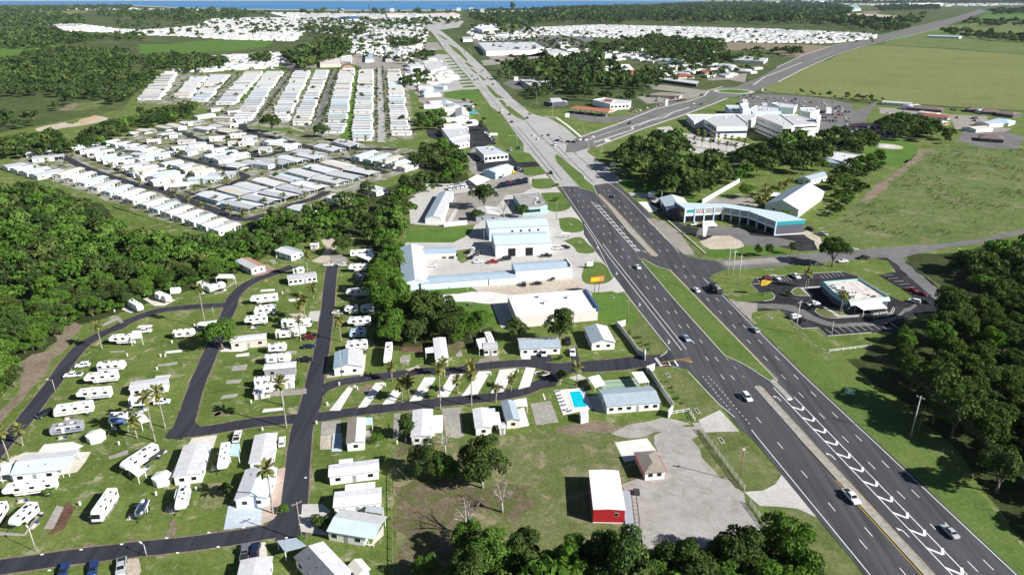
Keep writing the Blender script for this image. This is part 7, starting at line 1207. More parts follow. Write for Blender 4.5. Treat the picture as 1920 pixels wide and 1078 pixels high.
# ------------------------------------------------------------------ larger buildings
def wall_windows(t, p, q, z, n, w, h, glass='glass', name='window', inset=.06):
    """n windows on the wall running p->q (metres, relative to t), facing right of p->q"""
    d = (q - p); L = d.length; d.normalize(); ang = math.atan2(d.y, d.x); nr = V((d.y, -d.x))
    for i in range(n):
        c = p + d * (L * (i + .5) / n) + nr * inset; link(name, window_me(w, h, glass), t, (c.x, c.y, z), ang)
def flat(px, H, label, roof='white_roof', wall='white_wall', name='shop_building', cat='building', par=.5, win=(), z0=0, par_m=None, units=0, group=None):
    """flat-roofed block from its roof corners; win: (edge index, rows, columns, width, height, glass)"""
    P = [G(*p, H) for p in px]; n = len(P)
    if sum(P[i].x * P[(i + 1) % n].y - P[(i + 1) % n].x * P[i].y for i in range(n)) < 0: P = P[::-1]; rev = True
    else: rev = False
    c = sum(P, V((0, 0))) / n; t = thing(name, label, cat, (c.x, c.y, .03), 0, group); Q = [p - c for p in P]
    link('wall', MB().prism_z([(p.x, p.y) for p in Q], z0, H - par, wall).build('wall'), t); 
    ins = [q * (1 - .35 / max(1, q.length)) for q in Q]; rf = link('roof', MB().prism_z([(p.x, p.y) for p in ins], H - par + .002, H - par + .12, roof).build('roof'), t)
    mb = MB()
    for i in range(n):
        a, b = Q[i], Q[(i + 1) % n]; ai, bi = ins[i], ins[(i + 1) % n]
        vs = [(*a, H - par), (*b, H - par), (*bi, H - par), (*ai, H - par), (*a, H), (*b, H), (*bi, H), (*ai, H)]; mb.add(vs, [(0, 1, 5, 4), (2, 3, 7, 6), (4, 5, 6, 7)], par_m or wall)
    link('parapet', mb.build('parapet'), t)
    for e, rows, cols, ww, hh, gl in win:
        if rev: e = (n - 2 - e) % n
        for r_ in range(rows): wall_windows(t, Q[e], Q[(e + 1) % n], (H - par) * (r_ + .55) / rows, cols, ww, hh, gl)
    g = random.Random(int(px[0][0]))
    for i in range(units):
        a = Q[g.randrange(n)].lerp(Q[g.randrange(n)], g.random()) * g.uniform(.15, .75); o = link('roof_unit', box_me('roof_unit', g.uniform(.8, 2.2), g.uniform(.7, 1.6), g.uniform(.4, 1.2), g.choice(('galv', 'galv', 'plain_white', 'dark_metal')), .05), rf, (a.x, a.y, H - par + .12), g.uniform(0, 1)); 
    return t
ROLL = lambda w, h, m: MB().box(-w / 2, w / 2, -.05, .0, 0, h, m).build('roller_door')
def doors(t, L, w, y, n, dw, dh, m, x0=None, x1=None, name='roller_door'):
    me = ROLL(dw, dh, m)
    for i in range(n):
        x = (x0 if x0 is not None else -L / 2) + ((x1 if x1 is not None else L / 2) - (x0 if x0 is not None else -L / 2)) * (i + .5) / n; link(name, me, t, (x, y, .02), 0 if y < 0 else math.pi)
# storage yard: four sheds round a court
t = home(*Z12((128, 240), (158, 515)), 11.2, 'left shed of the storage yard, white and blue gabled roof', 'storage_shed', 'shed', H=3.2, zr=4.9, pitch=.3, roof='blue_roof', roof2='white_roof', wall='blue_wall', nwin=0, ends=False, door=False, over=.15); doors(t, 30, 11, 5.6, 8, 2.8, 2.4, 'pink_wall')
t = home(*Z12((200, 285), (470, 272)), 8.2, 'back shed of the storage yard with pink doors', 'storage_shed', 'shed', H=3.0, zr=3.6, pitch=.12, roof='blue_roof', wall='blue_wall', nwin=0, ends=False, door=False, over=.3); doors(t, 17, 8, -4.12, 5, 2.9, 2.4, 'pink_wall')
t = home(*Z12((200, 512), (715, 478)), 8.0, 'front shed of the storage yard, long with a blue-grey roof', 'storage_shed', 'shed', H=3.0, zr=3.6, pitch=.12, roof='blue_roof', wall='blue_wall', nwin=0, ends=False, door=False, over=.2)
t = home(*Z12((722, 477), (935, 462)), 8.0, 'short shed joining the storage yard to the tall blue shed', 'storage_shed', 'shed', H=3.0, zr=3.6, pitch=.12, roof='blue_roof', wall='blue_wall', nwin=0, ends=False, door=False, over=.2)
t = home(*Z13((95, 405), (515, 378)), 9.6, 'tall blue-roofed shed with white front at the storage yard', 'storage_shed', 'shed', H=5.2, zr=6.0, pitch=.14, roof='blue_roof', wall='blue_wall', nwin=0, ends=False, door=False, over=.25)
link('front_panel', MB().box(-.15, .15, -5, 5, 0, 6.4, 'plain_white').build('front_panel'), t, (((G(*Z13((515, 378))[0], 6) - G(*Z13((95, 405))[0], 6)).length / 2 + .3), 0, 0))
link('side_panel', MB().box(-3.6, 3.6, -.04, 0, 0, 5.0, 'plain_white').build('side_panel'), t, (9.2, -4.82, 0))
t = home(*Z13((-62, 178), (362, 160)), 18, 'big pale blue workshop with two open dark doorways', 'workshop', 'building', H=6.0, zr=7.6, pitch=.17, roof='pale_blue_roof', wall='white_wall', nwin=0, ends=False, door=False); doors(t, 26, 18, -9.03, 1, 3.6, 4.0, 'opening_shade', 1.5, 4.2, 'doorway_shade'); doors(t, 26, 18, -9.03, 1, 3.6, 4.0, 'opening_shade', -7.2, -4.0, 'doorway_shade')  # near-black panels on the wall paint the shade inside the doorways
t = home(*Z13((-110, 62), (345, 40)), 15, 'big pale blue workshop with four small square windows', 'workshop', 'building', H=6.6, zr=8.2, pitch=.18, roof='pale_blue_roof', wall='blue_wall', nwin=0, ends=False, door=False)
for x in (-3.5, 1, 5.5, 10): link('window', window_me(1.1, 1.1), t, (x, -7.53, 4.6))
st_ = flat(Z13((50, 642), (655, 595), (752, 740), (115, 800)), 5.0, 'flat white-roofed store with pinkish walls and a blue front band', 'plain_white', 'pink_wall', par=.45, name='store_building', par_m='plain_white')
P = [G(*p, 5.0) for p in Z13((655, 597), (752, 742))]; mb = MB(); d = (P[1] - P[0]).normalized(); nn = V((-d.y, d.x)) * .5; mb.prism_z([tuple(P[0] + nn), tuple(P[1] + nn), tuple(P[1] - nn), tuple(P[0] - nn)], 4.0, 5.5, 'stripe_blue'); o = link('sign_band', mb.build('sign_band'), st_); o.matrix_parent_inverse = Matrix.Translation(-st_.location)
for i, p in enumerate(Z13((300, 655), (345, 702), (525, 660))): g = G(*p, 4.7) - V(st_.location[:2]); link('roof_unit', box_me('roof_unit', 1.8, 1.3, 1.1, 'galv', .06), st_, (g.x, g.y, 4.65), .2)
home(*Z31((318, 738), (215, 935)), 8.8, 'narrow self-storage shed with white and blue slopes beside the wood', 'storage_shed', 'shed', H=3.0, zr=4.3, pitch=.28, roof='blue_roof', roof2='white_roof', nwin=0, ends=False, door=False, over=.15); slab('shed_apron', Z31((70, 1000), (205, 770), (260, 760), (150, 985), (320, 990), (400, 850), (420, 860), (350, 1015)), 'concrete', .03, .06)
tag(slab('low_wall', Z31((300, 1012), (480, 995), (481, 1000), (301, 1018)), 'plain_white', 0, 2.2, kind=None), 'low white wall between the self-storage shed and the lawn', 'wall')
flat(Z31((838, 765), (1030, 748), (1075, 800), (1105, 850), (1050, 862), (915, 872)), 4.2, 'old shop with a patchy grey flat roof', 'old_flat_roof', 'teal_roof', par=.3, units=3, win=((4, 1, 5, 2.2, 1.6, 'glass'),), par_m='galv')
home(*Z31((620, 855), (640, 915)), 13, 'old white-roofed house beside the grey bare tree', 'house', 'house', H=3.2, zr=4.4, pitch=.16, roof='galv', wall='grey_wall')
t = home(*Z31((650, 575), (790, 530)), 11, 'pale blue garage with three open bays', 'garage_building', 'garage', H=4.4, zr=5.8, pitch=.24, roof='pale_blue_roof', wall='light_blue', nwin=0, ends=False, door=False)
for y in (-3.4, 0, 3.4): link('doorway_shade', MB().box(0, .05, -1.4, 1.4, 0, 3.2, 'opening_shade').build('doorway_shade'), t, ((G(*Z31((650, 575))[0], 5.8) - G(*Z31((790, 530))[0], 5.8)).length / 2 + .02, y, .02))  # flat dark panels paint the unlit inside of the bays
flat(Z31((545, 398), (690, 390), (800, 445), (612, 462)), 5.5, 'white car dealer with a bright blue sign band', 'white_roof', 'white_wall', units=2, win=((2, 1, 6, 2.4, 2, 'glass'),), par_m='light_blue'); flat(Z31((282, 252), (478, 246), (500, 300), (345, 335)), 5.2, 'white flat-roofed diner, rear block', 'white_roof', units=3); flat(Z31((345, 328), (490, 302), (498, 355), (375, 378)), 4.6, 'white flat-roofed diner, front block with dark entrance', 'white_roof', win=((2, 1, 4, 1.6, 1.6, 'glass'),))
canopy(Z31((490, 650), (560, 610), (660, 645), (560, 700)), 3.2, 'white awning roof beside the car lot')
# pool house, shelters, courts
home(*Z9((500, 628), (935, 596)), 9.4, 'pool house with a blue-grey roof and white walls', 'pool_house', 'building', H=2.7, zr=3.9, pitch=.24, roof='slate_roof', vents=0, nwin=6); canopy(Z9((370, 482), (465, 460), (516, 540), (430, 570)), 2.7, 'white square shelter at the left end of the shuffleboard courts'); canopy(Z9((735, 440), (830, 432), (888, 520), (800, 530)), 2.7, 'white square shelter at the right end of the shuffleboard courts')
for i in range(3):
    o_ = i * 35; tag(slab('court', Z9((470 + o_ * .2, 520 + o_), (760 + o_ * .6, 495 + o_), (785 + o_ * .6, 520 + o_), (480 + o_ * .3, 547 + o_)), 'court_green', .03, .09))
    kerb_line(Z9((465 + o_ * .2, 518 + o_), (765 + o_ * .6, 493 + o_)), bpy.data.objects['pool_deck'], .2, .11, 'cream_wall', name='court_edge')
lg = MB(); lg.box(-.95, .25, -.3, .3, .28, .36, 'fabric_blue'); lg.add([(.25, -.3, .32), (.25, .3, .32), (.85, .3, .8), (.85, -.3, .8)], [(0, 1, 2, 3)], 'fabric_blue'); lgm = lg.build('seat'); ll = MB()
for x in (-.8, .2):
    for y in (-.25, .25): ll.box(x - .03, x + .03, y - .03, y + .03, 0, .29, 'dark_metal')
llm = ll.build('frame')
for i, p in enumerate(Z9((120, 605), (128, 640), (138, 665), (152, 693), (165, 722), (182, 762), (215, 772), (345, 598), (362, 622), (255, 575))):
    t = thing('sun_lounger', f'dark blue sun lounger, {ordn(i)} round the pool from the left', 'sun lounger', (*G(*p), .11), R(10 + (i > 6) * 170), 'pool loungers'); t.scale = (.8,) * 3; link('seat', lgm, t); link('frame', llm, t)
flat(Z9((300, 765), (370, 755), (375, 800), (312, 815)), 2.4, 'small white pump hut below the pool', 'white_roof', name='pump_hut', cat='shed', par=.1)
def wall_line(px, h, th, m, label, name='boundary_wall'):
    P = [G(*p) for p in px]; t = thing(name, label, 'wall', (*P[0], 0))
    for i in range(len(P) - 1):
        a, b = P[i] - P[0], P[i + 1] - P[0]; d = (b - a); L = d.length; d.normalize(); n = max(1, int(L / 3))
        for k in range(n):
            c = a + d * (L * (k + .5) / n); link('panel', MB().box(-L / n / 2 + .03, L / n / 2 - .03, -th / 2, th / 2, 0, h, m).build('panel'), t, (c.x, c.y, 0), math.atan2(d.y, d.x))
            c = a + d * (L * k / n); link('post', MB().box(-.16, .16, -.16, .16, 0, h + .1, m).build('post'), t, (c.x, c.y, 0), math.atan2(d.y, d.x))
    return t
wall_line(Z9((865, 432), (900, 470), (985, 600), (1088, 745)), 2.0, .2, 'fence_wall', 'long grey-white boundary wall below the park gate'); wall_line(Z9((615, 50), (720, 180), (790, 285), (845, 318)), 2.0, .2, 'fence_wall', 'long grey-white boundary wall above the park gate')
for px, lb, a in ((Z9((650, 55))[0], 'white end panel of the upper boundary wall', 30), (Z9((895, 430))[0], 'white entrance panel at the park gate', 35), (Z9((1060, 800))[0], 'white end panel of the lower boundary wall', 60), (Z9((850, 320))[0], 'white gate pier at the upper side of the park gate', 80)):
    t = thing('gate_panel', lb, 'wall', (*G(*px), 0), R(a)); link('panel', MB().box(-1.8, 1.8, -.15, .15, 0, 2.2, 'plain_white').build('panel'), t); link('cap', MB().box(-1.9, 1.9, -.22, .22, 2.2, 2.32, 'plain_white').build('cap'), t)
# red barn and white booth
t = home(*Z45((208, 290), (250, 580)), 7.4, 'red barn with a plain white metal roof', 'barn', 'barn', H=3.9, zr=4.3, pitch=.06, roof='plain_white', wall='red_wall', nwin=0, ends=False, door=False, over=.12); L_ = (G(*Z45((208, 290))[0], 4.3) - G(*Z45((250, 580))[0], 4.3)).length / 2
link('window', window_me(.9, .9), t, (L_ + .02, 1.8, 2.6), math.pi / 2); link('base_trim', MB().box(-L_ - .03, L_ + .03, -3.74, 3.74, 0, .25, 'plain_white').build('base_trim'), t)
rp = [G(*p) for p in Z45((372, 455), (405, 755))]; c = (rp[0] + rp[1]) / 2; d = rp[1] - rp[0]; L_ = d.length
t = thing('timber_ramp', 'grey timber ramp with a railing beside the red barn', 'ramp', (*c, 0), math.atan2(d.y, d.x)); pl = MB().box(-.14, .14, -1.0, 1.0, .42, .5, 'slate_roof').build('plank'); n = int(L_ / .34)
for i in range(n): link('plank', pl, t, (-L_ / 2 + (i + .5) * L_ / n, 0, 0))
link('beam', MB().box(-L_ / 2, L_ / 2, -.9, .9, 0, .4, 'wood').build('beam'), t); link('dark_platform', MB().box(-.9, .9, -1.0, 1.0, 0, .56, 'dark_metal').build('dark_platform'), t, (L_ / 2 + .95, 0, 0)); link('dark_platform', MB().box(-.9, .9, -.8, .8, 0, .9, 'dark_metal').build('dark_platform'), t, (-L_ / 2 + .4, 2.6, 0))
rpost = MB().box(-.05, .05, -.05, .05, 0, 1.3, 'dark_metal').build('post')
for i in range(9): link('post', rpost, t, (-L_ / 2 + 1.2 + i * (L_ - 3) / 8, 2.4 - .02 * i, 0))
for z in (.7, 1.2): link('rail', MB().box(-L_ / 2 + 1.2, L_ / 2 - 1.8, -.03, .03, z, z + .07, 'dark_metal').build('rail'), t, (0, 2.4, 0))
S('booth_slab', Z45((290, 85), (530, 53), (625, 178), (520, 200), (362, 232)), 'white_concrete', .07)
t = home(*Z45((520, 135), (595, 278)), 5.2, 'white booth with a brown-grey hip roof and red trim', 'booth', 'hut', H=2.7, zr=3.6, pitch=.34, roof='tan_roof', wall='white_wall', hip=True, nwin=2, over=.5, ends=True); link('red_fascia', MB().box(-4.4, 4.4, -3.15, 3.15, 2.5, 2.6, 'red_wall').build('red_fascia'), t)
S('booth_step', Z45((500, 345), (530, 335), (660, 330), (655, 345), (530, 358)), 'white_concrete', .08)
# restaurant
R_ = flat(Z21((775, 365), (1135, 335), (1440, 520), (1040, 570), (1020, 545), (880, 470)), 4.6, 'restaurant with a teal mansard and cluttered flat roof', 'rusty_flat', 'slate_wall', 'restaurant', 'restaurant', par=.7, par_m='teal_roof', units=22)  # slate wall colour paints in the shade on the base walls
fm = R_.location.xy
def strip_quad(t, a, b, z0, z1, out, m, name):
    A = G(*a, z1); B = G(*b, z1); d = (B - A).normalized(); n = V((d.y, -d.x)) * out; o = V(t.location[:2]); link(name, MB().quad((*(A + n - o), z0), (*(B + n - o), z0), (*(B - o), z1), (*(A - o), z1), m).build(name), t)
strip_quad(R_, *Z21((880, 470), (775, 365)), 3.2, 4.55, -1.1, 'teal_roof', 'mansard'); strip_quad(R_, *Z21((1040, 570), (880, 470)), 3.2, 4.55, -1.1, 'teal_roof', 'mansard'); strip_quad(R_, *Z21((1440, 520), (1040, 570)), 3.2, 4.55, -1.1, 'teal_roof', 'mansard')
canopy(Z21((1095, 600), (1360, 575), (1425, 635), (1180, 655)), 3.2, 'white drive-up canopy at the restaurant'); 
fp = MB().box(-.05, .05, -.05, .05, 0, 1.0, 'plain_white').build('post')
def rail_fence(px, label, h=1.1, rails=2, sp=2.4, m='plain_white', name='rail_fence', th=.05):
    P = [G(*p) for p in px]; t = thing(name, label, 'fence', (*P[0], .03)); pm = MB().box(-.08, .08, -.08, .08, 0, h, m).build('post')
    for i in range(len(P) - 1):
        a, b = P[i] - P[0], P[i + 1] - P[0]; d = b - a; L = d.length; ang = math.atan2(d.y, d.x); n = max(1, round(L / sp)); rm = MB().box(0, L / n, -th / 2, th / 2, 0, .14, m).build('rail')
        for k in range(n + 1): c = a + d * (k / n); link('post', pm, t, (c.x, c.y, 0), ang)
        for k in range(n):
            c = a + d * (k / n)
            for r_ in range(rails): link('rail', rm, t, (c.x, c.y, h * (r_ + .9) / (rails + .15) - .12), ang)
    return t
rail_fence(Z21((1180, 718), (1420, 690)), 'white railing under the drive-up canopy', 1.0, 2, 1.5); rail_fence(Z34((752, 308), (985, 622)), 'white rail fence between the gravel lot and the upper verge', 1.5, 3, 2.4, 'galv'); rail_fence(Z34((1015, 700), (1135, 865)), 'white rail fence between the gravel lot and the lower verge', 1.5, 3, 2.4, 'galv'); rail_fence(Z34((590, 222), (690, 205), (720, 255)), 'white gate railing at the end of the boundary wall', 1.3, 2, 2); rail_fence(Z33((590, 808), (720, 792), (850, 775)), 'low white fence below the restaurant lot', 1.0, 2, 2.4)
rail_fence([(733, 870), (734, 940), (736, 1010), (737, 1100)], 'thin weathered wire fence beside the dry lot', 1.2, 1, 3.5, 'wood', 'wire_fence', .03)
rail_fence(Z38((730, 270), (980, 490)), 'low white barrier in front of the strip mall', .6, 1, 3, 'concrete_obj', 'road_barrier', .5)
tag(slab('yard_wall', Z20((612, 222), (985, 8), (995, 12), (625, 226)), 'plain_white', 0, 2.4, kind=None), 'long white wall running up behind the strip mall', 'wall')
# strip mall with chequered panels
MH = 7.6; mp = Z20((452, 278), (838, 258), (1100, 300), (1365, 402), (1655, 383), (1430, 308), (890, 222), (345, 207)); MP = [G(*p, MH) for p in mp]; mo = MP[0].copy()
t = thing('strip_mall', 'long strip mall with chequered and teal front panels', 'shop', (*mo, .04)); Q = [p - mo for p in MP]; link('wall', MB().prism_z([tuple(q) for q in Q], 0, MH - .5, 'slate_wall').build('wall'), t); link('roof', MB().prism_z([tuple(q * .999) for q in Q], MH - .49, MH - .3, 'pale_blue_roof').build('roof'), t)
def facade(a, b, bays, specs):
    d = b - a; L = d.length; ang = math.atan2(d.y, d.x); bw = L / bays
    for i in range(bays + 1): c = a + d * (i / bays); link('pilaster', MB().box(-.35, .35, -.6, .1, 0, MH + .2, 'light_blue' if i % 2 else 'blue_wall').build('pilaster'), t, (c.x, c.y, 0), ang)
    for i in range(bays):
        c = a + d * ((i + .5) / bays); sp = specs[i]; hw2 = bw / 2 - .4
        pn = link('panel', MB().box(-hw2, hw2, -.35, .05, 3.6, MH, 'plain_white').build('panel'), t, (c.x, c.y, 0), ang); mb = MB()
        if sp == 'teal': mb.box(-hw2 + .3, hw2 - .3, -.40, -.36, 5.3, 7.2, 'teal')
        else:
            n = int(hw2 * 2 / .6)
            for k in range(n):
                for r_ in range(5):
                    if (k + r_) % 2 == 0: x = -hw2 + k * .6; z = 4.6 + r_ * .58; mb.box(x, x + .6, -.39, -.36, z, z + .58, 'stripe_red' if sp == 'red' and 2 < k < n - 2 and r_ < 4 else 'check_black')
        link('chequer' if sp != 'teal' else 'sign_board', mb.build('chequer'), pn)
        link('shop_window', MB().box(-hw2, hw2, -.06, .0, .3, 3.2, 'glass').build('shop_window'), t, (c.x + d.normalized().y * .1, c.y - d.normalized().x * .1, 0), ang)
facade(Q[0], Q[1], 4, ['teal', 'red', 'check', 'check']); facade(Q[1], Q[2], 3, ['check'] * 3); facade(Q[2], Q[3], 3, ['check', 'check', 'check'])
for a, b in ((Q[3], Q[4]), (Q[7], Q[0])):
    d = b - a; ang = math.atan2(d.y, d.x); L = d.length; c = (a + b) / 2
    if a is Q[3]: link('teal_band', MB().box(-L / 2, L / 2, -.12, .02, 5.3, 7.3, 'teal').build('teal_band'), t, (c.x, c.y, 0), ang); link('band_trim', MB().box(-L / 2, L / 2, -.16, .02, 7.35, 7.8, 'light_blue').build('band_trim'), t, (c.x, c.y, 0), ang); link('base_trim', MB().box(-L / 2, L / 2, -.5, .02, 0, .3, 'plain_white').build('base_trim'), t, (c.x, c.y, 0), ang)
    else: link('side_sign', MB().box(-1.6, 1.6, -.1, .02, 2.6, 4.6, 'sign_yellow').build('side_sign'), t, (c.x * .5, c.y * .5, 0), ang); link('edge_trim', MB().box(-L / 2, L / 2, -.1, .05, MH - .3, MH + .3, 'light_blue').build('edge_trim'), t, (c.x, c.y, 0), ang)
home(*Z20((318, 138), (400, 250)), 13, 'gabled canopy building with a pale blue and white roof beside the strip mall', 'canopy_building', 'building', H=4.2, zr=6.0, pitch=.27, roof='pale_blue_roof', roof2='white_roof', wall='slate_wall', nwin=2, over=.8)  # dark walls paint the shaded interior of an open canopy on columns
home(*Z20((1690, 20), (1428, 190)), 19, 'white church hall with a large pale gabled roof', 'church_hall', 'church', H=4.6, zr=8.6, pitch=.42, roof='slate_roof', roof2='pale_blue_roof', nwin=5, over=.5); canopy(Z20((1300, 145), (1340, 112), (1445, 125), (1400, 155)), 3.5, 'white porch roof beside the church hall')
flat(Z32((300, 545), (330, 510), (545, 540), (530, 565), (460, 585)), 5, 'white flat-roofed clinic annexe among the oaks', 'white_roof', units=2); home(*Z32((310, 560), (480, 580)), 10, 'grey-roofed clinic annexe among the oaks', 'clinic_annexe', 'building', H=3.4, zr=4.8, pitch=.2, roof='slate_roof'); home(*Z32((220, 670), (330, 640)), 9, 'small grey-roofed hall behind the church', 'hall', 'building', H=3.4, zr=5, pitch=.3, roof='slate_roof')
tk = thing('box_truck', 'white box truck parked by the drive beyond the mall', 'truck', (*G(*Z20((115, 165))[0]), .06), R(60)); link('cargo_box', MB().box(-3, 1.6, -1.2, 1.2, .9, 3.6, 'plain_white').build('cargo_box'), tk); link('cab', bevelled(MB().prism_y([(1.7, .6), (1.7, 2.5), (2.6, 2.5), (3.0, 1.6), (3.5, 1.5), (3.6, .6)], -1.05, 1.05, 'plain_white'), 'cab', .06), tk)
for x in (-2, 2.6):
    for sd_ in (-1, 1): link('wheel', RVW, tk, (x, sd_ * 1.0, .38))
tk = thing('box_truck', 'white box truck in front of the strip mall', 'truck', (*G(*Z20((700, 462))[0]), .06), heading(*Z20((640, 465), (780, 455)))); link('cargo_box', MB().box(-3, 1.6, -1.2, 1.2, .9, 3.4, 'plain_white').build('cargo_box'), tk); link('cab', bevelled(MB().prism_y([(1.7, .6), (1.7, 2.5), (2.6, 2.5), (3.0, 1.6), (3.5, 1.5), (3.6, .6)], -1.05, 1.05, 'plain_white'), 'cab', .06), tk)
for x in (-2, 2.6):
    for sd_ in (-1, 1): link('wheel', RVW, tk, (x, sd_ * 1.0, .38))
t = thing('sign_pylon', 'white tapered sign pylon without a sign on the mall lot', 'sign', (*G(*Z20((642, 552))[0]), .05)); link('column', MB().frustum((-.8, .8, -.4, .4), (-1.6, 1.6, -.4, .4), 0, 7, 'plain_white').build('column'), t); link('head', MB().box(-1.7, 1.7, -.5, .5, 7, 8.2, 'plain_white').build('head'), t)

# hospital
HB = 'hospital_wing'
def hosp(px, H, lb, win=(), units=0, wall='white_wall', roof='white_roof', par=.8): return flat(px, H, lb, roof, wall, HB, 'hospital', par, win, units=units)
hosp(Z23((40, 268), (330, 266), (255, 345), (130, 352)), 6, 'low left wing of the hospital', ((3, 1, 6, 3, 1.6, 'blue_glass'),)); hosp(Z23((242, 322), (335, 272), (600, 268), (735, 368), (728, 402), (384, 408)), 10, 'middle hospital wing with blue glass end', ((5, 2, 8, 4, 2.4, 'blue_glass'), (4, 1, 10, 3, 2, 'blue_glass')), 3)
hosp(Z23((330, 262), (600, 262), (830, 268), (800, 300), (735, 345), (600, 290)), 9, 'link block between the hospital wings', (), 2); hosp(Z23((830, 282), (905, 262), (1100, 268), (1260, 385), (1230, 402), (1128, 402)), 14, 'tall main block of the hospital with dark window bands', ((5, 3, 9, 5, 1.3, 'glass'), (4, 1, 3, 2.4, 9, 'glass')), 3); hosp(Z23((1100, 268), (1300, 268), (1512, 328), (1510, 372), (1340, 385), (1260, 385)), 11.5, 'right block of the hospital', ((4, 3, 5, 5, 1.2, 'glass'), (3, 3, 6, 5, 1.2, 'glass')), 2)
hosp(Z23((1505, 275), (1550, 270), (1556, 282), (1512, 288)), 16, 'slim white stair tower of the hospital', par=.3); hosp(Z23((1340, 395), (1500, 378), (1530, 400), (1520, 440), (1360, 470)), 6, 'low white entrance block of the hospital'); hosp(Z23((640, 148), (750, 145), (770, 205), (680, 215)), 12, 'blue-walled service block behind the hospital', wall='blue_wall'); hosp(Z23((755, 205), (830, 165), (1090, 190), (1110, 235), (800, 240)), 9, 'rear block of the hospital with rooftop plant', (), 8, 'blue_wall'); hosp(Z23((1000, 140), (1060, 130), (1290, 155), (1250, 195), (1100, 188)), 7, 'low grey-roofed rear wing of the hospital', (), 2, 'blue_wall', 'galv'); hosp(Z23((1320, 192), (1500, 192), (1540, 215), (1440, 245), (1330, 225)), 10, 'right rear block of the hospital', (), 3); hosp(Z23((480, 165), (640, 165), (680, 235), (560, 240)), 7, 'left rear wing of the hospital with a blue wall', (), 1, 'blue_wall', 'galv')
for i, px in enumerate(Z23((700, 110), (920, 150), (1640, 200))): flat([(px[0] - 5, px[1] - 2), (px[0] + 5, px[1] - 2), (px[0] + 6, px[1] + 2), (px[0] - 4, px[1] + 2)], 4.5, f'small white plant hut, {ordn(i)} behind the hospital', name='plant_hut', cat='hut', par=.3)
# filling station and boulevard buildings
def fcan(A, B, w, H, roof, label):
    a = G(*A, H + 1); b = G(*B, H + 1); L = (b - a).length; c = (a + b) / 2; t = thing('fuel_canopy', label, 'canopy', (*c, .04), math.atan2(b.y - a.y, b.x - a.x)); h = L / 2; y = w / 2
    mb = MB(); mb.frustum((-h, h, -y, y), (-h + 3, h - 3, -.4, .4), H, H + 1.8, roof); mb.box(-h, h, -y, y, H - .6, H - .01, 'plain_white'); link('roof', mb.build('roof'), t)
    for x in (-h * .8, -h * .25, h * .3, h * .85):
        for s_ in (-.5, .5): link('column', MB().box(-.4, .4, -.3, .3, 0, H - .6, 'plain_white').build('column'), t, (x, s_ * w * .7, 0)); link('pump', box_me('pump', .8, .5, 1.6, 'red_wall'), t, (x + 1.4, s_ * w * .5, 0))
    return t
fcan(*Z31((1310, 82), (1610, 112)), 17, 5.2, 'terracotta', 'orange-roofed fuel canopy at the junction'); flat(Z22((188, 402), (330, 380), (620, 412), (600, 442), (385, 452)), 6.5, 'white filling station shop with a red gable', 'white_roof', 'plain_white', units=2, win=((3, 1, 5, 3, 2, 'glass'),)); home(*Z22((330, 395), (420, 402)), 9, 'red-roofed gable of the filling station shop', 'station_gable', 'building', H=6.7, zr=8.5, pitch=.35, roof='red_brown_roof', wall='cream_wall', nwin=2, ends=False)
home(*Z31((1120, 45), (1240, 35)), 12, 'dark building with a white roof left of the fuel canopy', 'roadside_building', 'building', H=4, zr=5, pitch=.12, roof='white_roof', wall='slate_wall', nwin=3)
home(*Z22((850, 315), (1180, 330)), 22, 'brown hip-roofed clinic on the boulevard', 'clinic', 'building', H=3.2, zr=5.4, pitch=.2, roof='tan_roof', wall='beige_wall', hip=True, nwin=8, over=1); flat(Z22((905, 168), (990, 150), (1380, 195), (1352, 226)), 4.4, 'long white-roofed office with dark glass on the boulevard', 'white_roof', 'slate_wall', win=((3, 1, 12, 3, 2, 'glass'),), par=.4, par_m='plain_white')
home(*Z22((1120, 112), (1300, 108)), 20, 'red tile hip-roofed office nearest the boulevard', 'office', 'building', H=3.6, zr=6.5, pitch=.3, roof='red_brown_roof', wall='cream_wall', hip=True, nwin=6, over=1); home(*Z22((1380, 68), (1550, 72)), 22, 'red tile hip-roofed office farther from the boulevard', 'office', 'building', H=3.6, zr=6.5, pitch=.3, roof='red_brown_roof', wall='cream_wall', hip=True, nwin=6, over=1); flat(Z22((180, 12), (600, 2), (660, 60), (540, 98), (212, 88)), 7, 'large white flat-roofed store among the trees', 'plain_white', 'red_brown_roof', par=.6)
home(*Z41((80, 292), (230, 296)), 26, 'large grey-roofed school hall in the trees', 'school', 'building', H=5, zr=8, pitch=.22, roof='slate_roof', hip=True, nwin=8); home(*Z41((380, 318), (470, 322)), 22, 'grey-green roofed office behind the clinics', 'office', 'building', H=4, zr=6.5, pitch=.25, roof='grey_roof', hip=True, nwin=6); flat(Z41((450, 288), (520, 280), (640, 292), (620, 308), (470, 300)), 5, 'white flat-roofed shops behind the clinics', units=3)
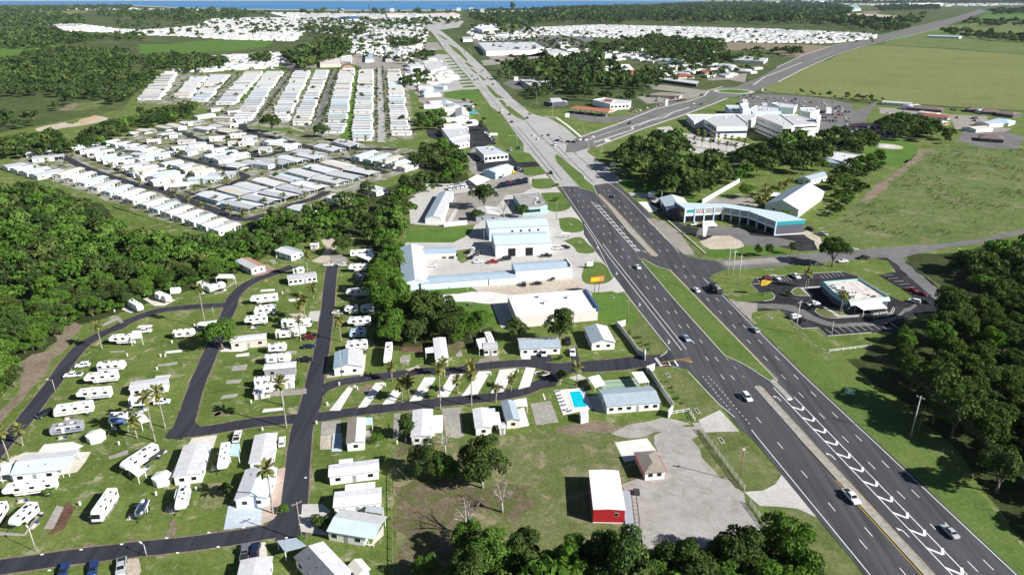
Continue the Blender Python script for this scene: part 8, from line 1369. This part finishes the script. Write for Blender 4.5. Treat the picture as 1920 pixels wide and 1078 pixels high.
# brown-roofed offices on the right
for A, B, w, rf, lb in [((620, 160), (1010, 190), 17, 'brown_roof', 'long brown hip-roofed office at the pasture edge, left'), ((760, 250), (1080, 275), 15, 'red_brown_roof', 'red-brown hip-roofed office beside the oaks'), ((1280, 182), (1500, 192), 16, 'brown_roof', 'brown-roofed office at the pasture edge, left of three'), ((1440, 205), (1640, 215), 16, 'brown_roof', 'brown-roofed office at the pasture edge, middle of three'), ((1660, 225), (1850, 248), 17, 'brown_roof', 'brown-roofed office at the pasture edge, right of three'), ((1420, 490), (1690, 510), 17, 'brown_roof', 'brown hip-roofed house with white fascia on the grey lot'), ((1560, 310), (1790, 335), 19, 'light_blue', 'bright pale blue hip-roofed house'), ((860, 335), (1040, 325), 10, 'white_roof', 'white-roofed orange-walled garage beside the oaks'), ((340, 108), (660, 130), 9, 'white_roof', 'long low white-roofed shelter at the pasture edge')]:
    p = Z24(A, B); home(*p, w, lb, 'office_building', 'building', H=3.0, zr=4.8, pitch=.24, roof=rf, wall='orange_sand' if 'orange' in lb else ('slate_wall' if rf == 'brown_roof' else 'white_wall'), hip='shelter' not in lb, nwin=5, over=.8)
home(*Z25((1310, 158), (1515, 165)), 26, 'long pale blue-roofed barn in the far pasture', 'barn', 'barn', H=5, zr=7, pitch=.12, roof='pale_blue_roof', wall='blue_wall', nwin=6)
# far shops along the highway
flat(Z44((1045, 492), (1380, 455), (1440, 520), (1200, 548)), 15, 'white three-storey office block by the far highway', win=((2, 3, 6, 6, 2.4, 'glass'),), name='office_block', cat='building'); flat(Z40((890, 243), (1210, 238), (1260, 268), (1180, 285), (935, 290)), 9, 'very large white flat-roofed shopping hall', units=10, name='shopping_hall'); flat(Z40((1270, 275), (1320, 272), (1410, 298), (1290, 308)), 7, 'pale grey hip-roofed hall beside the shopping hall', 'galv'); flat(Z40((1345, 240), (1390, 238), (1405, 255), (1355, 258)), 8, 'small cream shop at the end of the shopping hall', wall='cream_wall')
flat(Z44((240, 250), (700, 232), (760, 300), (560, 322), (280, 310)), 10, 'cream and pink superstore near the shore', 'rusty_flat', 'cream_wall', units=4, name='superstore'); flat(Z40((370, 75), (460, 75), (465, 88), (380, 90)), 10, 'pinkish store near the shore road', 'rusty_flat', 'pink_wall'); flat(Z40((110, 95), (215, 92), (225, 108), (120, 112)), 10, 'long blue-roofed hall near the shore', 'stripe_blue', 'blue_wall')
flat(Z40((195, 205), (290, 208), (300, 235), (180, 240)), 6, 'white car showroom with an arched front', name='showroom', win=((2, 1, 8, 4, 2.5, 'glass'),)); flat(Z40((300, 200), (410, 198), (410, 222), (300, 225)), 6, 'white flat-roofed showroom, right of the arched one', name='showroom', win=((2, 1, 8, 4, 2.5, 'glass'),)); flat(Z40((415, 190), (475, 188), (475, 215), (418, 217)), 7, 'blue-grey showroom beside the trees', 'galv', 'blue_wall', name='showroom')
for i, P in enumerate((((255, 300), (298, 298), (300, 335), (255, 338)), ((370, 285), (430, 282), (438, 330), (368, 335)), ((118, 318), (180, 312), (175, 350), (115, 345)), ((0, 335), (118, 330), (118, 362), (0, 365)))): flat(Z40(*P), 5, f'warehouse, {ordn(i)} from the right below the showrooms', ('blue_roof', 'galv', 'white_roof', 'rusty_flat')[i], ('blue_wall', 'grey_wall', 'white_wall', 'beige_wall')[i], name='warehouse')
home(*Z40((120, 372), (190, 370)), 22, 'cream house with a pink hip roof at the head of the home columns', 'house', 'house', H=4, zr=6.5, pitch=.3, roof='pink_roof', wall='cream_wall', hip=True, nwin=4)
home(*Z18((170, 320), (260, 325)), 18, 'red-roofed shop among trees by the far highway', 'shop_building', 'shop', H=4, zr=6, pitch=.25, roof='red_brown_roof', wall='pink_wall', hip=True, nwin=4); flat(Z18((200, 450), (380, 440), (460, 510), (290, 560), (230, 520)), 5.5, 'pale grey flat-roofed plaza left of the highway', 'galv', units=4); flat(Z18((0, 465), (150, 460), (210, 505), (60, 520)), 5, 'white flat-roofed shop left of the grey plaza'); home(*Z18((335, 720), (450, 725)), 12, 'blue-roofed garage left of the highway', 'garage_building', 'garage', H=4, zr=5.2, pitch=.2, roof='blue_roof', wall='light_blue', nwin=3); home(*Z18((400, 915), (760, 925)), 10, 'long low blue-grey motel wing left of the highway', 'motel', 'motel', H=3.2, zr=4.4, pitch=.18, roof='slate_roof', wall='white_wall', nwin=12); home(*Z18((630, 960), (640, 1050)), 13, 'gabled motel office with a pale roof', 'motel', 'motel', H=4, zr=6.5, pitch=.4, roof='galv', nwin=3); home(*Z18((260, 900), (390, 890)), 12, 'white-roofed motel wing left of the long wing', 'motel', 'motel', H=3.2, zr=4.5, pitch=.2, nwin=4)
tag(slab('motel_pool', Z18((715, 1010), (800, 1000), (805, 1035), (730, 1040)), 'pool_water', 0, .15)); tag(slab('motel_pool', Z18((260, 820), (350, 810), (360, 845), (270, 850)), 'pool_water', 0, .15))
flat(Z18((1620, 862), (1740, 858), (1795, 905), (1640, 910)), 5, 'white-roofed car wash right of the highway', wall='slate_wall'); flat(Z18((1290, 660), (1400, 640), (1560, 700), (1420, 735)), 5, 'grey flat-roofed bank right of the highway', 'galv', 'grey_wall'); flat(Z18((1480, 690), (1600, 665), (1690, 690), (1580, 715)), 5, 'white-roofed shop beside the grey bank', wall='blue_wall'); flat(Z18((640, 180), (750, 178), (755, 205), (650, 210)), 6, 'white-roofed restaurant by the far highway', wall='pink_wall')
flat([(1690, 4), (1760, 3), (1770, 6), (1700, 8)], 14, 'white distribution hall on the right skyline', name='warehouse'); flat(Z41((1005, 32), (1090, 28), (1105, 46), (1030, 50)), 14, 'pale green warehouse on the right before the skyline', 'teal_roof', 'cream_wall', name='warehouse'); flat(Z41((620, 12), (740, 8), (740, 22), (700, 26)), 14, 'long white hall at the top beyond the woods', name='warehouse'); flat(Z41((830, 3), (950, 2), (950, 8), (840, 10)), 14, 'white hall on the skyline', name='warehouse')
for i, (x, y) in enumerate([(372, 22), (410, 24), (640, 22), (735, 21), (860, 20), (884, 20), (905, 22)]): flat([(x - 4, y - 5), (x + 4, y - 5), (x + 4, y - 4), (x - 4, y - 4)], 22, f'white lakeside block, {ordn(i)} from the left on the shore', name='apartment_block', cat='building')
tw = thing('water_tower_mast', 'thin dark mast standing up against the sea', 'mast', (*G(693, 27), 0)); link('mast', MB().tube((0, 0, 0), (0, 0, 62), 4, 3, 'dark_metal', 6).build('mast'), tw)

# ------------------------------------------------------------------ poles, lamps, signs, street furniture
def pole(base, top, label, kind='wood', name='utility_pole', r=.16, arm=None):
    h = tall(base, top); t = thing(name, label, 'pole', (*G(*base), 0)); m = {'wood': 'wood', 'concrete': 'concrete_obj', 'metal': 'galv'}[kind]; link('shaft', MB().tube((0, 0, -.02), (0, 0, h), r, r * .65, m, 8).build('shaft', True), t)
    if arm: link('crossarm', MB().box(-1.2, 1.2, -.06, .06, h - .6, h - .45, m).build('crossarm'), t, (0, 0, 0), arm); 
    if arm:
        for x in (-1, 0, 1): link('insulator', MB().tube((0, 0, h - .45), (0, 0, h - .15), .05, .05, 'galv', 6).build('insulator'), t, (x * math.cos(arm), x * math.sin(arm), 0))
    return t, h
def lamp(base, top, label, ang, kind='metal', L=1.6):
    t, h = pole(base, top, label, kind, 'street_lamp', .1); t['category'] = 'street lamp'; link('arm', MB().tube((0, 0, h - .2), (L, 0, h), .05, .04, 'galv', 6).build('arm'), t, None, ang); link('lamp_head', MB().box(L - .1, L + .7, -.16, .16, h - .12, h + .08, 'lamp_glass').build('lamp_head'), t, None, ang); return t
t, h = pole((1387, 903), 836, 'pole with a crossarm and lamp beside the rail fence', 'wood', arm=R(10)); link('lamp_head', box_me('lamp_head', .6, .4, .4, 'lamp_glass'), t, (-.2, 0, h - 1.1))
lamp((68, 1033), 990, 'street lamp on the grass above the bottom lane', R(140), L=.8); lamp(Z2((140, 935))[0], 1020, 'street lamp on the verge of the bottom lane', R(150), L=.9); lamp(Z4((468, 608))[0], 712, 'street lamp beside the left lane', R(170))
pole(Z3((345, 825))[0], 940, 'leaning wooden utility pole at the lane bend', arm=R(40)); pole((1708, 816), 742, 'tall pale utility pole at the edge of the oak wood', 'concrete', arm=R(-55), r=.2); pole((1721, 812), 783, 'short pole beside the tall pale pole at the oak wood', 'wood'); pole(Z20((875, 940))[0], 467, 'left of three tall concrete poles at the side street', 'concrete', r=.2); pole(Z20((920, 982))[0], 470, 'middle of three tall concrete poles at the side street', 'concrete', r=.22, arm=R(20)); pole(Z20((980, 1030))[0], 477, 'right of three tall concrete poles at the side street', 'concrete', r=.2)
pole(Z21((490, 890))[0], 564, 'tall concrete pole beside the restaurant swale', 'concrete', r=.22, arm=R(30)); pole(Z21((855, 912))[0], 603, 'thin light pole in the lower restaurant bays', 'metal'); pole(Z15((458, 750))[0], 562, 'wooden pole on the store lawn by the highway', 'wood', arm=R(20)); pole(Z16((20, 440))[0], 378, 'pole on the grass island before the old shop', 'wood', arm=R(30)); pole(Z13((728, 430))[0], 478, 'dark pole with a meter box by the blue shed', 'wood'); pole(Z12((565, 610))[0], 520, 'thin pole in front of the long storage shed', 'metal'); pole(Z12((695, 220))[0], 432, 'pole behind the big workshop', 'wood'); pole(Z7((205, 415))[0], 655, 'thin pole in front of the gabled blue-roofed home', 'metal', r=.08); pole(Z13((615, 860))[0], 585, 'thin pole against the pinkish store wall', 'metal', r=.08); pole(Z10((5, 830))[0], 575, 'short post at the lane fork', 'metal', r=.08)
for i, (b, tp) in enumerate(zip(Z17((295, 462), (695, 155), (895, 310), (1060, 330), (820, 300), (1095, 520), (1165, 490), (1245, 600), (1540, 700), (1575, 700)), (254, 200, 238, 240, 236, 262, 257, 270, 300, 302))): lamp(b, tp, f'{ordn(i)} lamp or signal pole from the left around the traffic-light junction', R(200 if i < 5 else 160), L=6 if i in (0, 5, 6) else 2)
for i, (b, tp) in enumerate(zip(Z18((740, 470), (1050, 590), (1095, 670), (1165, 680), (1340, 800), (1475, 960), (885, 480), (955, 480)), (92, 118, 133, 132, 160, 173, 100, 104))): lamp(b, tp, f'{ordn(i)} tall lamp from the far end on the right side of the far highway', R(180), L=3)
for i, (b, tp) in enumerate(zip(Z20((205, 300), (232, 305)), (358, 378))): pole(b, tp, f'{ordn(i)} white pole beside the gabled canopy building', 'metal')
def sign(base1, base2, z0, z1, w, m, label, th=.25, name='roadside_sign', parts=(), yaw=None):
    a, b = G(*base1), G(*base2); c = (a + b) / 2; ang = yaw if yaw is not None else math.atan2((b - a).y, (b - a).x); t = thing(name, label, 'sign', (*c, .03), ang); s_ = (b - a).length / 2
    for x in (-s_, s_): link('post', MB().box(-.1, .1, -.1, .1, 0, z0 + .2, 'dark_metal').build('post'), t, (x, 0, 0))
    bd = link('board', MB().box(-w / 2, w / 2, -th / 2, th / 2, z0, z1, m).build('board'), t)
    for (x0, x1, za, zb, mm) in parts: link('lettering', MB().box(x0, x1, -th / 2 - .03, -th / 2 - .004, za, zb, mm).build('lettering'), bd)
    return t
sign(*Z13((725, 622), (758, 618)), 5.2, 7.4, 6.0, 'sign_orange', 'wide orange and pink roadside sign on two legs before the store', parts=((-2.8, .9, 5.5, 7.0, 'sign_yellow'), (.9, 2.8, 5.5, 7.0, 'sign_pink')))
sign((1585, 748), (1596, 750), 1.9, 3.7, 2.9, 'sign_green', 'green highway sign with white border beside the oak wood', .08, parts=((-1.3, 1.3, 1.95, 2.0, 'paint_white'), (-1.3, 1.3, 3.6, 3.65, 'paint_white'), (-1.3, -1.25, 2.0, 3.6, 'paint_white'), (1.25, 1.3, 2.0, 3.6, 'paint_white'), (-.9, .1, 2.3, 2.55, 'paint_white'), (.3, .9, 2.3, 2.55, 'paint_white'), (-.6, .7, 2.95, 3.2, 'paint_white')))
c = G(*Z21((163, 508))[0]); t = thing('arrow_sign', 'yellow arrow-shaped sign on a pole at the restaurant entrance', 'sign', (*c, .03), R(5)); link('post', MB().box(-.15, .15, -.15, .15, 0, 4.6, 'dark_metal').build('post'), t); bd = link('board', MB().prism_y([(-1.6, 4.5), (1.2, 4.8), (3.0, 6.3), (1.4, 6.6), (-1.4, 7.0)], -.2, .2, 'sign_yellow').build('board'), t)
link('board_edge', MB().prism_y([(-1.8, 4.3), (1.3, 4.6), (3.3, 6.3), (1.5, 6.8), (-1.6, 7.2)], .21, .35, 'dark_metal').build('board_edge'), bd)
for z in (5.3, 6.1): link('lettering', MB().box(-1.0, .9, -.23, -.204, z, z + .3, 'orange_sand').build('lettering'), bd)
sign(*Z31((680, 350), (694, 350)), 4.5, 6.8, 7, 'plain_white', 'tall white sign between the diner and the highway'); sign(*Z18((1235, 715), (1255, 715)), 5, 11, 6, 'plain_white', 'tall white sign right of the highway'); sign(*Z16((98, 640), (152, 640)), 2.2, 3.2, 4, 'plain_white', 'white sign board on two thin posts on the grass island'); sign(*Z13((672, 430), (708, 428)), 1.2, 3.2, 3.2, 'plain_white', 'low white sign beside the dark meter pole'); sign(*Z17((845, 130), (875, 130)), .5, 5, 4.5, 'plain_white', 'tall white price sign at the filling station'); sign(*Z22((1008, 480), (1022, 480)), .5, 8, 3, 'plain_white', 'tall white pylon sign on the boulevard'); sign(*Z22((340, 900), (360, 900)), 2, 4, 4.5, 'plain_white', 'white street name sign over the boulevard junction'); sign(*Z17((1362, 680), (1388, 680)), .4, 3.4, 4, 'plain_white', 'white and red hospital sign on the lawn by the highway')
dr = MB(); dr.box(-1.1, 1.1, -.55, -.35, 0, .12, 'concrete_obj'); dr.box(-1.1, 1.1, .35, .55, 0, .12, 'concrete_obj'); dr.box(-1.3, -1.1, -.55, .55, 0, .12, 'concrete_obj'); dr.box(1.1, 1.3, -.55, .55, 0, .12, 'concrete_obj'); drm = dr.build('rim'); dgm = MB().box(-1.1, 1.1, -.35, .35, .0, .08, 'opening_shade').build('slot_shade')  # near-black block inside the rim paints the shade of the inlet slot
for i, (p, lb) in enumerate(zip([Z39((128, 70))[0], Z9((1045, 465))[0], Z9((1290, 765))[0], Z15((292, 455))[0], Z13((867, 648))[0], Z13((612, 224))[0], Z13((540, 85))[0], Z21((237, 728))[0]], ['on the verge below the rail fence', 'on the verge below the park gate', 'on the verge near the first driveway', 'on the store lawn by the orange sign', 'on the store lawn near the highway', 'on the grass island by the workshop', 'on the grass island by the white sign board', 'on the grass by the restaurant swale'])):
    t = thing('storm_drain', f'concrete storm drain inlet {lb}', 'drain', (*G(*p), .04), NEAR); link('rim', drm, t); link('slot_shade', dgm, t)
t = thing('culvert_pipe', 'dark culvert pipe end in the lower verge', 'pipe', (*G(*Z39((610, 870))[0]), .0), R(-55)); link('pipe', MB().tube((-1.6, 0, .3), (1.6, 0, .3), .5, .5, 'dark_metal', 10).build('pipe'), t)
pm = box_me('housing', .4, .35, 1.1, 'plain_white', .04); hm = MB().box(-.14, .14, -.19, -.17, .6, .95, 'galv').build('meter')
ped = Z1((600, 555)) + Z2((212, 480), (512, 445)) + Z5((265, 305), (545, 310), (585, 310), (515, 420), (640, 195), (330, 195), (195, 1050)) + Z6((320, 700), (415, 930), (958, 720), (870, 875)) + Z7((70, 685), (178, 500), (345, 540), (600, 510), (710, 1040), (790, 1020)) + Z8((360, 460), (590, 440)) + Z10((700, 600), (640, 235)) + Z43((1010, 1040), (905, 975)) + [(430, 505), (365, 612), (215, 585)]
for p in ped: t = thing('utility_pedestal', 'small white utility post standing beside the camp pads', 'utility post', (*G(*p), .05), 0, 'utility posts on the camp lawns'); link('housing', pm, t); link('meter', hm, t)
for i, p in enumerate(Z1((315, 925), (608, 888), (910, 848), (370, 1043), (695, 998)) + Z2((290, 802), (605, 760), (865, 723), (370, 912), (675, 867)) + Z3((372, 350), (330, 632), (330, 700), (228, 800))): tag(link('lane_marker', MB().box(-.3, .3, -.12, .12, 0, .16, 'plain_white').build('lane_marker'), None, (*G(*p), .05), .15), 'small white marker block along the edge of the camp lane', 'marker', 'white lane marker blocks')
t = thing('picnic_table', 'wooden picnic table on the lawn beside the store', 'table', (*G(*Z12((590, 715))[0]), .05), .5); link('tabletop', MB().box(-.95, .95, -.4, .4, .7, .76, 'wood').build('tabletop'), t)
for s_ in (-1, 1): link('bench', MB().box(-.95, .95, s_ * .72 - .14, s_ * .72 + .14, .42, .47, 'wood').build('bench'), t); link('leg', MB().box(s_ * .7 - .05, s_ * .7 + .05, -.8, .8, 0, .7, 'wood').build('leg'), t)
t = thing('garden_planter', 'round flower planter with white edging at the tip of the pad island', 'planter', (*G(*Z8((790, 450))[0]), .05)); mb = MB()
for k in range(14):
    a0 = k * .449; mb.tube((3.0 * math.cos(a0) * .8, 2.6 * math.sin(a0) * .5, .05), (3.0 * math.cos(a0 + .449) * .8, 2.6 * math.sin(a0 + .449) * .5, .05), .14, .14, 'plain_white', 6)
link('edging', mb.build('edging'), t); link('soil', MB().prism_z([(2.2 * math.cos(k * .5), 1.2 * math.sin(k * .5)) for k in range(12)], 0, .1, 'mulch').build('soil'), t); o = link('plants', CROWN['shrub', 'oak_leaf'][0], t); o.scale = (.8, .6, .4)
wr = MB(); A_, B_, C_ = V((*G(1708, 816), 17)), V((*G(*Z21((490, 890))[0]), 13.5)), V((*G(1960, 1060), 17))
for P_, Q_ in ((A_, B_), (C_, A_)):
    for dx in (-1, 0, 1):
        pr = None
        for k in range(13): u = k / 12; q = P_.lerp(Q_, u) + V((dx, dx * .3, -4 * 1.1 * u * (1 - u) - .3)); pr is not None and wr.tube(pr, q, .025, .025, 'dark_metal', 4, False); pr = q
tag(link('overhead_wires', wr.build('overhead_wires')), 'thin overhead wires along the edge of the oak wood', 'wire')
# ------------------------------------------------------------------ haze
hz, hnt, hb = new_mat('haze_air'); hnt.nodes.remove(hb); vp = hnt.nodes.new('ShaderNodeVolumePrincipled'); vp.inputs['Color'].default_value = (.62, .76, .95, 1); vp.inputs['Density'].default_value = .000014; vp.inputs['Anisotropy'].default_value = 0
hnt.links.new(vp.outputs[0], hnt.nodes['Material Output'].inputs['Volume'])
tag(link('haze', MB().box(-15000, 15000, -400, 18500, -1.5, 121, 'haze_air').build('haze')), 'thin pale blue haze over the whole view', 'haze', kind='stuff')
